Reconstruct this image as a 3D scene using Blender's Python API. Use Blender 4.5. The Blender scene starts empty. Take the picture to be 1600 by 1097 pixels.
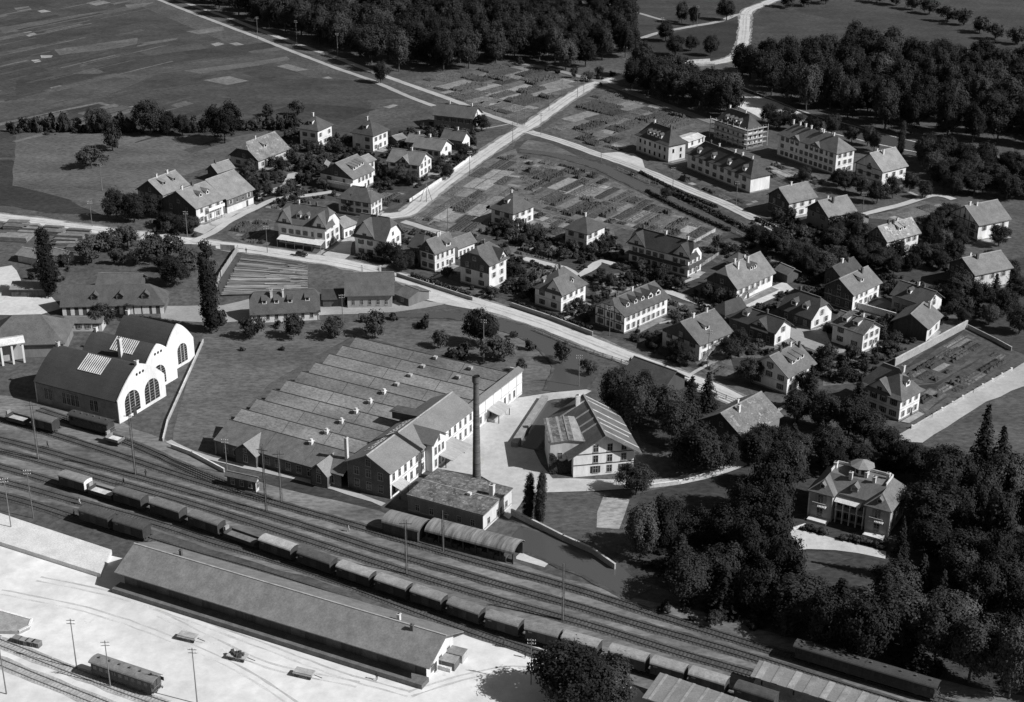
import bpy, bmesh, math, random
from mathutils import Vector, Matrix, noise
from mathutils.geometry import tessellate_polygon
RND = random.Random(11)
SC = bpy.context.scene
COL = SC.collection
rad = math.radians
# ---------------------------------------------------------------- camera, sky, sun, exposure
cam_d = bpy.data.cameras.new('camera'); CAM = bpy.data.objects.new('camera', cam_d); COL.objects.link(CAM)
SC.camera = CAM
cam_d.sensor_width = 36; cam_d.lens = 54.0; cam_d.clip_start = 1; cam_d.clip_end = 9000
_p, _r = rad(24.0), rad(0.2)
_fw = Vector((0, math.cos(_p), -math.sin(_p))); _u0 = Vector((0, math.sin(_p), math.cos(_p))); _r0 = Vector((1, 0, 0))
_rt = _r0*math.cos(_r)+_u0*math.sin(_r); _up = _u0*math.cos(_r)-_r0*math.sin(_r)
_m = Matrix((_rt, _up, -_fw)).transposed().to_4x4(); _m.translation = (0, 0, 170)
CAM.matrix_world = _m
SUN_EL, SUN_AZ = rad(39), rad(-21)          # sun stands to the right and slightly in front
SDIR = Vector((math.cos(SUN_AZ)*math.cos(SUN_EL), math.sin(SUN_AZ)*math.cos(SUN_EL), math.sin(SUN_EL)))
W = bpy.data.worlds.new('World'); SC.world = W; W.use_nodes = True
nt = W.node_tree; nt.nodes.clear()
sky = nt.nodes.new('ShaderNodeTexSky'); sky.sky_type = 'NISHITA'; sky.sun_disc = False
sky.sun_elevation = SUN_EL; sky.sun_rotation = math.pi/2-SUN_AZ
bw = nt.nodes.new('ShaderNodeRGBToBW'); bg = nt.nodes.new('ShaderNodeBackground'); wo = nt.nodes.new('ShaderNodeOutputWorld')
bg.inputs['Strength'].default_value = 0.05   # black and white picture: the sky light is grey
nt.links.new(sky.outputs[0], bw.inputs[0]); nt.links.new(bw.outputs[0], bg.inputs[0]); nt.links.new(bg.outputs[0], wo.inputs[0])
sd = bpy.data.lights.new('sun', 'SUN'); sd.energy = 5.0; sd.angle = rad(0.5); sd.color = (1, 1, 1)
so = bpy.data.objects.new('sun', sd); COL.objects.link(so); so.rotation_euler = SDIR.to_track_quat('Z', 'Y').to_euler(); so.location = (200, 100, 300)
SC.cycles.max_bounces = 4; SC.cycles.diffuse_bounces = 2; SC.cycles.glossy_bounces = 2
vs = SC.view_settings; vs.view_transform = 'Standard'; vs.look = 'None'; vs.gamma = 1; vs.use_curve_mapping = False; vs.exposure = 0.05
# ---------------------------------------------------------------- surveyed plan (metres; camera foot at the origin, y away)
BARRELS = [('barrel_a', (-22.6, 285.7), 1.109, 5.2, 9.2, 2.7, 1.2, 0.2, 'short barrel-roofed shed with pale roof beside the tracks'), ('barrel_b', (-7.78, 279.62), 1.1227, 5.4, 21.07, 2.7, 1.3, 0.22, 'long barrel-roofed shed with streaky roof ending at the canal')]
ENGINE_HALLS = ([((-103.96, 350.93), -0.4649, 26.5, 18.0), ((-99.54, 362.5), -0.4649, 20.5, 13.5), ((-95.48, 374.78), -0.4649, 17, 12.0)], 5.8, 12.3)
WING = {'c': (-23.31, 319.02), 'a': 1.0737, 'U': 37.62, 'V': 12.4, 'U2': 62.7, 'ze': 6.6, 'zr': 9.76}
SAW = [(4.6, 49.7, 5.4, 18.4), (10.9, 49.2, 11.2, 16.0), (17.0, 49.6, 17.3, 14.3), (23.2, 49.6, 23.5, 14.2), (29.4, 49.5, 29.2, 13.3), (35.6, 49.3, 36.1, 13.0), (41.6, 49.5, 42.3, 12.4), (47.8, 49.9, 47.6, 9.8), (53.8, 49.7, 52.6, 5.3), (60.5, 50.4, 59.4, 1.7)]
STACK = ((-7.9, 306.2), 27.6)
VILLA = ((75.58, 293.53), 1.0341, 12.47, 18.56)
TRACKS = {'t_train': [(-129.2, 319.2), (-115.3, 313.0), (-99.1, 304.6), (-73.9, 291.1), (-48.7, 276.2), (-31.0, 265.7), (-16.3, 257.2), (-1.0, 248.3), (12.9, 241.8), (22.2, 237.2), (36.3, 230.1), (48.1, 223.6)], 't_top': [(-137.5, 344.7), (-115.2, 333.5), (-93.5, 321.1), (-73.1, 309.0), (-45.7, 294.6), (-33.1, 288.1), (-11.9, 276.4), (9.6, 265.5), (20.6, 259.3), (37.3, 249.4), (59.7, 237.0), (80.5, 225.6)], 't_b': [(-133.8, 333.4), (-112.4, 323.5), (-91.6, 312.9), (-71.9, 302.8), (-44.9, 288.3), (-26.8, 277.9), (-5.0, 266.6), (12.9, 257.6), (25.1, 251.0), (42.5, 242.0), (58.9, 232.5), (71.3, 225.6)], 't_c': [(-131.9, 327.3), (-110.7, 317.7), (-90.3, 307.4), (-70.9, 297.6), (-44.2, 282.7), (-23.6, 270.9), (-2.4, 259.6), (16.3, 250.3), (31.6, 241.9), (52.8, 231.1)], 't_low': [(-126.8, 312.0), (-110.0, 304.8), (-93.5, 296.8), (-76.1, 288.6), (-63.8, 281.8), (-50.6, 275.2), (-36.4, 267.1), (-20.1, 256.7), (-4.7, 247.0), (6.2, 240.8)], 't_low2': [(-124.6, 305.3), (-109.7, 299.0), (-94.8, 291.2), (-80.6, 283.8), (-66.9, 276.8), (-52.5, 269.9), (-38.4, 262.4), (-25.0, 254.9)], 't_shed': [(-118.4, 344.8), (-105.0, 336.4), (-91.9, 327.0), (-79.2, 317.3), (-67.2, 308.5), (-54.1, 299.4)], 't_shed2': [(-111.4, 339.5), (-99.3, 332.3), (-86.4, 323.1), (-73.8, 312.4), (-60.4, 302.8)], 't_sw': [(-105.9, 248.5), (-97.2, 244.3), (-88.6, 239.6), (-78.8, 234.2), (-69.4, 229.1), (-61.6, 225.2)], 't_sw2': [(-104.1, 242.8), (-95.4, 238.1), (-86.8, 233.2), (-77.2, 227.9), (-70.5, 224.2)]}
BALLAST = [(-152.4, 359.5), (-119.9, 350.3), (-96.0, 337.9), (-82.8, 327.7), (-63.1, 310.3), (-29.5, 294.5), (0.2, 273.5), (20.8, 262.8), (49.7, 249.4), (96.3, 224.8), (92.3, 212.4), (33.1, 212.1), (3.8, 243.9), (-12.3, 251.2), (-30.7, 262.4), (-53.0, 273.1), (-83.4, 289.9), (-115.0, 302.5), (-136.0, 312.8)]
YARD = [(-133.3, 289.6), (-111.4, 290.6), (-84.2, 276.0), (-66.6, 268.1), (-18.7, 235.6), (-12.0, 245.9), (-4.8, 251.3), (6.3, 242.8), (23.6, 230.9), (30.9, 212.0), (-118.5, 207.9)]
RAMP = [(-121.9, 297.2), (-83.6, 276.5), (-83.7, 267.3), (-117.8, 284.6)]
ROADS = [('main_road', [(-211.5, 502.6), (-187.1, 495.4), (-168.0, 489.6), (-158.7, 487.1), (-146.6, 482.1), (-135.1, 478.4), (-122.6, 474.2), (-105.7, 468.2), (-94.7, 464.7), (-81.7, 460.1), (-68.8, 455.0), (-56.1, 450.0), (-47.7, 445.6), (-35.2, 437.5), (-23.0, 427.0), (-11.3, 417.0), (-0.0, 408.3), (10.8, 399.0), (21.2, 388.3), (31.9, 377.2), (40.6, 369.1), (49.8, 360.4), (57.0, 351.7), (63.7, 342.6)], 6.2, 0.52), ('side_road', [(-44.4, 493.6), (-36.7, 495.7), (-31.4, 509.4), (-25.5, 527.5), (-19.1, 544.5), (-12.4, 562.3), (-0.3, 592.1), (7.5, 608.1), (15.7, 628.9), (24.5, 651.0), (35.2, 673.4), (44.3, 682.8), (58.4, 697.4), (71.1, 707.5), (93.2, 715.4), (104.5, 725.9), (110.4, 740.7), (117.8, 780.8), (124.3, 823.3), (129.0, 840.2), (137.1, 852.5), (151.5, 876.2)], 5.6, 0.5), ('lane_right', [(6.4, 597.7), (19.8, 583.4), (31.6, 567.9), (41.8, 555.6), (51.5, 542.1), (63.6, 522.6), (73.2, 508.5), (79.4, 496.9), (85.3, 485.8), (90.1, 475.7)], 4.6, 0.46), ('branch_lane', [(-36.7, 488.4), (-27.4, 480.2), (-21.1, 474.6)], 3, 0.42), ('wood_lane', [(39.8, 679.3), (55.2, 654.7), (69.6, 631.7), (81.0, 613.9), (84.3, 608.1)], 4.5, 0.2), ('wood_lane_left', [(39.8, 679.3), (28.7, 690.9), (17.3, 703.0), (-0.5, 716.6)], 3.5, 0.25), ('hill_track', [(123.2, 828.3), (117.8, 823.2), (108.1, 808.5), (91.6, 795.6), (75.1, 781.6), (62.5, 765.2), (54.4, 748.1)], 3.5, 0.35), ('field_path_far', [(28.7, 890.9), (45.5, 865.2), (56.9, 845.9), (83.5, 804.9)], 2.5, 0.3), ('farm_track', [(-227.6, 917.7), (-185.4, 859.3), (-151.1, 814.6), (-132.0, 787.4), (-118.5, 768.8), (-101.2, 745.7), (-82.8, 722.5), (-65.2, 697.5), (-56.1, 685.5), (-36.5, 660.0), (-20.5, 638.7), (-12.9, 626.0), (-0.3, 609.9), (5.4, 603.3)], 3.2, 0.4), ('farm_track_two', [(-229.1, 907.6), (-191.0, 852.1), (-151.7, 798.5), (-129.0, 768.0), (-109.2, 740.1), (-85.4, 707.7), (-65.4, 682.5), (-61.1, 676.7), (-46.0, 653.3), (-33.4, 636.5)], 2.8, 0.36), ('house_lane', [(45.8, 426.1), (49.3, 422.6), (53.5, 418.1), (57.9, 412.2)], 3, 0.48), ('garden_lane', [(3.5, 453.4), (9.9, 448.9), (15.8, 445.1), (20.5, 439.1), (23.2, 442.4), (28.0, 451.4), (31.4, 448.6)], 3, 0.46), ('east_lane', [(116.8, 495.3), (127.6, 502.8), (134.0, 507.0), (143.7, 514.9), (150.2, 518.5), (154.6, 513.6)], 2.8, 0.46), ('mill_path', [(29.3, 307.3), (38.2, 308.9), (43.5, 311.1), (49.1, 314.5), (54.1, 318.3)], 3.5, 0.45), ('farm_lane', [(-103.5, 467.6), (-98.8, 475.7), (-94.6, 488.5), (-88.1, 501.9), (-82.8, 511.0), (-72.2, 515.3), (-63.7, 519.8)], 3, 0.46), ('factory_kerb_path', [(-82.5, 327.7), (-75.6, 321.8), (-67.2, 317.4), (-56.1, 312.5), (-43.6, 306.8), (-34.4, 301.6), (-28.3, 297.6)], 1.6, 0.4)]
PATCHES = [('factory_yard', [(-21.5, 315.9), (-15.3, 328.2), (-9.5, 341.4), (-4.0, 350.1), (1.3, 352.4), (9.9, 355.1), (19.0, 357.1), (20.6, 356.3), (17.2, 352.5), (10.6, 351.7), (8.1, 349.8), (0.8, 325.7), (5.1, 323.7), (9.2, 309.9), (19.2, 309.4), (29.4, 308.8), (30.6, 305.3), (18.9, 304.0), (8.8, 303.3), (3.3, 303.0), (1.8, 297.5), (-0.6, 291.3), (-1.8, 293.0), (0.1, 303.3), (-7.0, 310.4), (-16.2, 313.7)], 0.47), ('inn_yard', [(-59.8, 456.2), (-54.3, 471.8), (-51.4, 485.7), (-45.8, 495.6), (-43.4, 492.3), (-49.2, 484.4), (-51.8, 471.8), (-51.1, 456.3), (-53.9, 448.3)], 0.46), ('east_road', [(91.7, 329.0), (94.5, 333.1), (118.5, 356.7), (147.2, 384.6), (145.9, 369.9), (120.3, 351.1), (106.8, 336.6), (98.5, 328.4)], 0.4), ('corner_yard', [(32.8, 567.9), (40.3, 569.7), (46.3, 568.1), (49.3, 559.8), (49.3, 550.0), (43.8, 550.0), (38.3, 558.0)], 0.5), ('villa_drive', [(60.2, 288.2), (65.5, 286.1), (71.1, 282.7), (78.7, 278.3), (78.0, 275.8), (72.9, 278.0), (68.4, 279.3), (62.7, 279.2), (58.9, 278.2), (61.0, 281.0), (60.2, 284.7)], 0.5), ('mill_yard_west', [(-171.9, 437.2), (-154.9, 445.6), (-148.1, 432.1), (-145.8, 422.8), (-136.1, 420.9), (-130.6, 411.0), (-135.8, 406.1), (-161.0, 405.0)], 0.55), ('saw_yard', [(-84.7, 413.4), (-75.5, 419.9), (-52.5, 416.6), (-30.2, 418.8), (-18.7, 415.4), (-26.0, 412.0), (-36.9, 408.0), (-51.5, 406.9), (-72.9, 402.9), (-82.5, 400.5), (-100.2, 402.7), (-101.5, 413.2)], 0.3), ('log_yard', [(-85.9, 454.8), (-63.7, 446.5), (-60.1, 423.6), (-86.1, 421.3), (-89.1, 432.7)], 0.07), ('road_widening', [(-31.2, 435.4), (-19.2, 427.1), (-7.5, 414.1), (-11.2, 411.1), (-20.6, 415.9), (-30.3, 420.8)], 0.5), ('farm_yard', [(-105.7, 478.7), (-99.0, 495.0), (-90.6, 515.1), (-82.8, 526.9), (-82.3, 540.6), (-78.0, 543.8), (-79.3, 526.9), (-89.5, 510.9), (-95.2, 491.7), (-100.8, 475.0)], 0.42), ('canal_bank_yard', [(1.8, 277.5), (4.2, 277.6), (8.4, 274.6), (6.8, 272.1), (4.1, 273.5), (0.8, 275.0)], 0.5), ('plot_road_side', [(74.5, 401.9), (88.2, 397.4), (87.9, 386.3), (92.5, 382.8), (86.6, 379.4), (79.1, 386.2), (77.3, 391.5)], 0.3), ('terrace_yard', [(65.5, 416.2), (82.4, 434.3), (84.3, 428.0), (70.8, 413.8), (66.5, 409.9)], 0.55), ('river_gravel', [(84.4, 679.9), (98.5, 666.4), (113.4, 644.7), (122.4, 622.3), (118.8, 612.4), (102.7, 618.1), (94.9, 639.2), (84.3, 666.2)], 0.6), ('courtyard', [(100.4, 413.1), (109.1, 423.1), (112.1, 415.2), (106.2, 405.5), (100.6, 409.2)], 0.12)]
WATERS = [('factory_canal', [(-44.0, 406.0), (-29.4, 406.9), (-18.4, 406.7), (-11.0, 404.9), (-3.6, 399.8), (5.3, 393.5), (11.9, 384.7), (16.0, 375.4), (16.8, 368.9), (15.0, 361.7), (13.5, 355.5)], [2, 2.5, 3, 4, 5, 6, 7, 10, 11, 11, 10], 0.0), ('mill_race', [(11.1, 349.9), (7.1, 337.3), (3.0, 325.0)], [6.2, 6.2, 6.2], 0.0), ('lower_canal', [(0.1, 284.3), (6.9, 280.7), (12.9, 275.6), (18.0, 271.6), (22.3, 265.8), (25.8, 261.6)], [7, 9, 9, 9, 8, 6], 0.0), ('village_stream', [(2.7, 571.0), (16.8, 565.2), (33.1, 549.8), (45.7, 527.6), (57.5, 506.9), (70.4, 485.7), (75.6, 476.8)], [3, 4, 5, 5.5, 5.5, 4.5, 3], 0.0), ('river', [(68.3, 692.7), (83.5, 684.6), (95.6, 666.3), (106.4, 643.6), (118.7, 619.3), (133.9, 602.1), (150.4, 584.1), (171.0, 567.1), (198.9, 547.0), (227.7, 523.0)], [14, 14, 14, 15, 16, 14, 12, 12, 14, 14], 0.0)]
FIELDS = [([(26.6, 953.9), (142.5, 956.2), (106.1, 724.7), (77.7, 713.9), (56.0, 726.5), (50.8, 767.9)], 0.045), ([(145.3, 956.2), (112.9, 740.8), (117.6, 699.5), (159.6, 717.7), (191.6, 700.6), (256.3, 657.4), (354.7, 772.7), (365.9, 971.5)], 0.05), ([(-40.5, 455.3), (-21.0, 472.1), (-0.1, 454.5), (32.2, 454.8), (60.5, 455.1), (82.0, 492.3), (152.7, 506.6), (128.7, 414.3), (100.8, 365.6), (80.4, 346.4), (58.2, 361.3), (31.8, 388.0), (-0.1, 417.1), (-21.6, 437.6)], 0.052), ([(-87.4, 497.1), (-101.9, 548.2), (-83.5, 586.6), (-41.8, 605.6), (-13.1, 596.6), (-23.4, 533.6), (-43.5, 494.3), (-67.6, 514.7)], 0.052), ([(135.3, 445.7), (180.4, 463.3), (148.0, 365.9), (137.3, 383.6), (128.9, 400.1), (128.2, 418.3)], 0.045), ([(28.1, 385.7), (49.9, 361.2), (63.7, 342.6), (98.7, 329.1), (128.5, 326.0), (99.2, 226.6), (71.3, 235.7), (23.8, 268.7), (29.0, 303.5), (48.9, 312.6), (30.9, 328.6)], 0.045), ([(-86.1, 393.6), (-43.7, 402.2), (-11.0, 402.5), (5.3, 391.3), (14.5, 370.9), (10.2, 356.2), (1.3, 353.1), (0.0, 365.5), (-44.1, 393.1), (-63.0, 360.3), (-71.3, 327.8), (-81.7, 328.4), (-86.0, 376.2)], 0.1), ([(-282.2, 769.8), (-198.7, 854.2), (-193.3, 849.8), (-250.7, 783.4), (-277.4, 755.4)], 0.085), ([(-272.7, 741.4), (-241.5, 768.6), (-204.1, 801.6), (-186.6, 813.9), (-234.9, 745.5), (-264.9, 718.2)], 0.045), ([(-222.1, 738.8), (-187.7, 765.8), (-184.6, 748.0), (-216.6, 727.1)], 0.095), ([(-184.9, 753.3), (-167.7, 766.1), (-167.6, 761.4), (-184.0, 745.6)], 0.12), ([(-166.6, 780.9), (-149.9, 792.7), (-147.4, 783.1), (-159.5, 773.6)], 0.14), ([(-287.9, 812.2), (-255.1, 846.5), (-248.2, 887.9), (-300.3, 850.2)], 0.045), ([(-235.2, 851.3), (-230.3, 860.3), (-222.5, 853.7), (-228.3, 844.8)], 0.16), ([(-213.0, 847.3), (-198.7, 854.2), (-201.6, 843.1), (-209.3, 838.7)], 0.12), ([(-174.4, 713.1), (-170.4, 715.4), (-167.3, 710.6), (-170.0, 708.3)], 0.42), ([(-257.4, 831.4), (-254.4, 834.5), (-248.4, 828.6), (-252.6, 825.2)], 0.24), ([(-248.9, 775.9), (-245.5, 779.7), (-240.2, 772.3), (-242.8, 767.5)], 0.2), ([(-270.9, 837.6), (-264.6, 842.9), (-260.2, 833.5), (-266.7, 829.1)], 0.15), ([(-225.8, 726.9), (-219.7, 727.0), (-219.1, 722.1), (-223.4, 721.4)], 0.25), ([(-227.5, 717.1), (-224.0, 718.1), (-220.7, 713.0), (-223.7, 710.4)], 0.28), ([(-205.5, 681.9), (-203.3, 681.9), (-202.0, 678.4), (-203.4, 678.4)], 0.32), ([(-204.7, 666.0), (-201.2, 670.3), (-195.6, 665.2), (-200.6, 661.2)], 0.14), ([(-149.1, 752.0), (-145.9, 756.3), (-142.1, 752.2), (-145.6, 747.5)], 0.25), ([(-140.4, 753.9), (-136.3, 755.8), (-128.6, 747.1), (-132.1, 744.3)], 0.2), ([(-151.1, 733.1), (-147.6, 734.8), (-145.1, 729.8), (-148.9, 727.4)], 0.28), ([(-179.9, 734.3), (-155.3, 755.5), (-145.7, 733.2), (-166.1, 716.4)], 0.07), ([(-215.0, 651.9), (-185.5, 690.5), (-124.3, 739.6), (-113.1, 748.1), (-119.9, 757.1), (-147.6, 743.4), (-175.6, 725.4), (-190.2, 709.6), (-206.2, 696.9), (-222.9, 678.7)], 0.04), ([(-234.3, 626.7), (-214.2, 649.2), (-184.9, 688.1), (-123.4, 733.5), (-106.8, 742.3), (-95.1, 728.9), (-160.9, 691.5), (-178.8, 645.7), (-204.3, 615.8), (-223.8, 595.3)], 0.068), ([(-218.2, 597.7), (-176.4, 641.7), (-163.9, 632.2), (-160.6, 635.4), (-160.0, 633.3), (-163.9, 629.7), (-176.0, 638.6), (-216.7, 593.1)], 0.13), ([(-196.0, 619.1), (-176.1, 637.8), (-166.0, 629.6), (-184.1, 614.4)], 0.04), ([(-151.1, 697.7), (-120.8, 716.4), (-107.8, 726.4), (-105.4, 719.9), (-119.4, 707.5), (-142.6, 691.7)], 0.1), ([(-139.0, 679.9), (-128.7, 687.4), (-118.6, 678.7), (-126.7, 671.3)], 0.13), ([(-201.0, 690.9), (-201.0, 711.1), (-186.0, 692.6), (-192.8, 690.4)], 0.09), ([(-100.6, 628.5), (-90.8, 641.6), (-57.4, 631.6), (-68.6, 615.1)], 0.038), ([(-55.0, 634.7), (-51.2, 638.9), (-48.4, 637.7), (-52.1, 632.2)], 0.22), ([(-109.8, 706.1), (-106.0, 710.9), (-94.1, 700.1), (-99.7, 696.9)], 0.15), ([(-86.5, 685.0), (-83.8, 687.2), (-81.7, 684.2), (-83.9, 681.2)], 0.22), ([(-124.6, 693.5), (-111.5, 704.5), (-98.0, 692.4), (-111.6, 680.3)], 0.045), ([(-125.2, 654.5), (-94.4, 686.4), (-64.6, 678.0), (-41.4, 650.2), (-81.9, 641.7), (-107.7, 630.9)], 0.05), ([(-217.4, 558.1), (-187.9, 556.4), (-169.3, 532.9), (-148.6, 502.4), (-138.9, 494.0), (-157.7, 495.5), (-171.7, 502.1), (-199.3, 505.3)], 0.035), ([(42.6, 797.9), (82.9, 801.7), (106.7, 805.3), (123.2, 828.3), (148.5, 904.7), (37.2, 922.6)], 0.045), ([(63.0, 759.5), (91.8, 791.0), (119.8, 815.1), (110.7, 747.6), (103.8, 729.9), (78.3, 720.3), (64.2, 733.3)], 0.032), ([(117.0, 754.7), (125.5, 815.2), (140.7, 852.6), (172.2, 832.5), (213.9, 728.9), (225.0, 703.5), (189.2, 703.0), (161.7, 728.1), (136.7, 725.1)], 0.05), ([(210.3, 745.0), (223.6, 748.0), (229.3, 729.1), (219.4, 721.1)], 0.12), ([(152.8, 840.6), (187.8, 858.7), (253.0, 756.8), (236.9, 703.7)], 0.045), ([(37.7, 665.5), (36.0, 691.0), (46.7, 698.5), (54.4, 703.5), (50.5, 688.9)], 0.09), ([(-178.8, 525.8), (-198.5, 596.1), (-111.5, 588.0), (-97.7, 597.3), (-97.4, 562.2), (-108.1, 553.8), (-127.0, 530.1), (-133.4, 498.0)], 0.1), ([(-0.3, 570.9), (1.2, 583.1), (12.4, 592.3), (29.1, 567.9), (42.6, 549.9), (64.9, 514.0), (77.4, 490.3), (74.6, 485.7), (57.8, 509.7), (45.9, 529.8), (33.3, 553.0), (16.9, 567.7)], 0.05), ([(2.7, 574.4), (6.0, 586.8), (14.7, 581.5), (25.3, 563.6), (19.3, 565.2)], 0.11), ([(61.6, 465.1), (77.6, 483.8), (92.1, 450.9), (86.7, 442.5), (79.2, 445.1), (76.3, 459.3), (66.4, 453.5)], 0.045), ([(1.6, 301.8), (18.9, 304.0), (24.3, 302.9), (19.5, 287.9), (17.1, 281.3), (12.2, 277.4), (5.7, 289.2)], 0.085), ([(20.2, 301.7), (26.3, 300.5), (23.0, 287.7), (18.1, 288.2)], 0.3), ([(98.3, 327.4), (106.6, 335.9), (119.8, 349.6), (145.2, 367.9), (140.0, 332.8), (120.4, 319.4), (105.3, 319.3)], 0.075), ([(99.1, 365.5), (126.5, 399.1), (131.6, 386.6), (110.1, 362.5), (103.2, 361.6)], 0.04), ([(103.6, 359.7), (110.2, 361.7), (131.3, 383.2), (134.5, 377.3), (104.5, 346.6)], 0.04), ([(-61.6, 310.3), (-50.1, 311.9), (-29.8, 298.7), (-28.1, 294.5), (-45.8, 301.5)], 0.05), ([(57.6, 276.9), (62.4, 278.5), (67.6, 278.5), (71.1, 276.0), (62.3, 271.4), (55.8, 270.9)], 0.06)]
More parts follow.
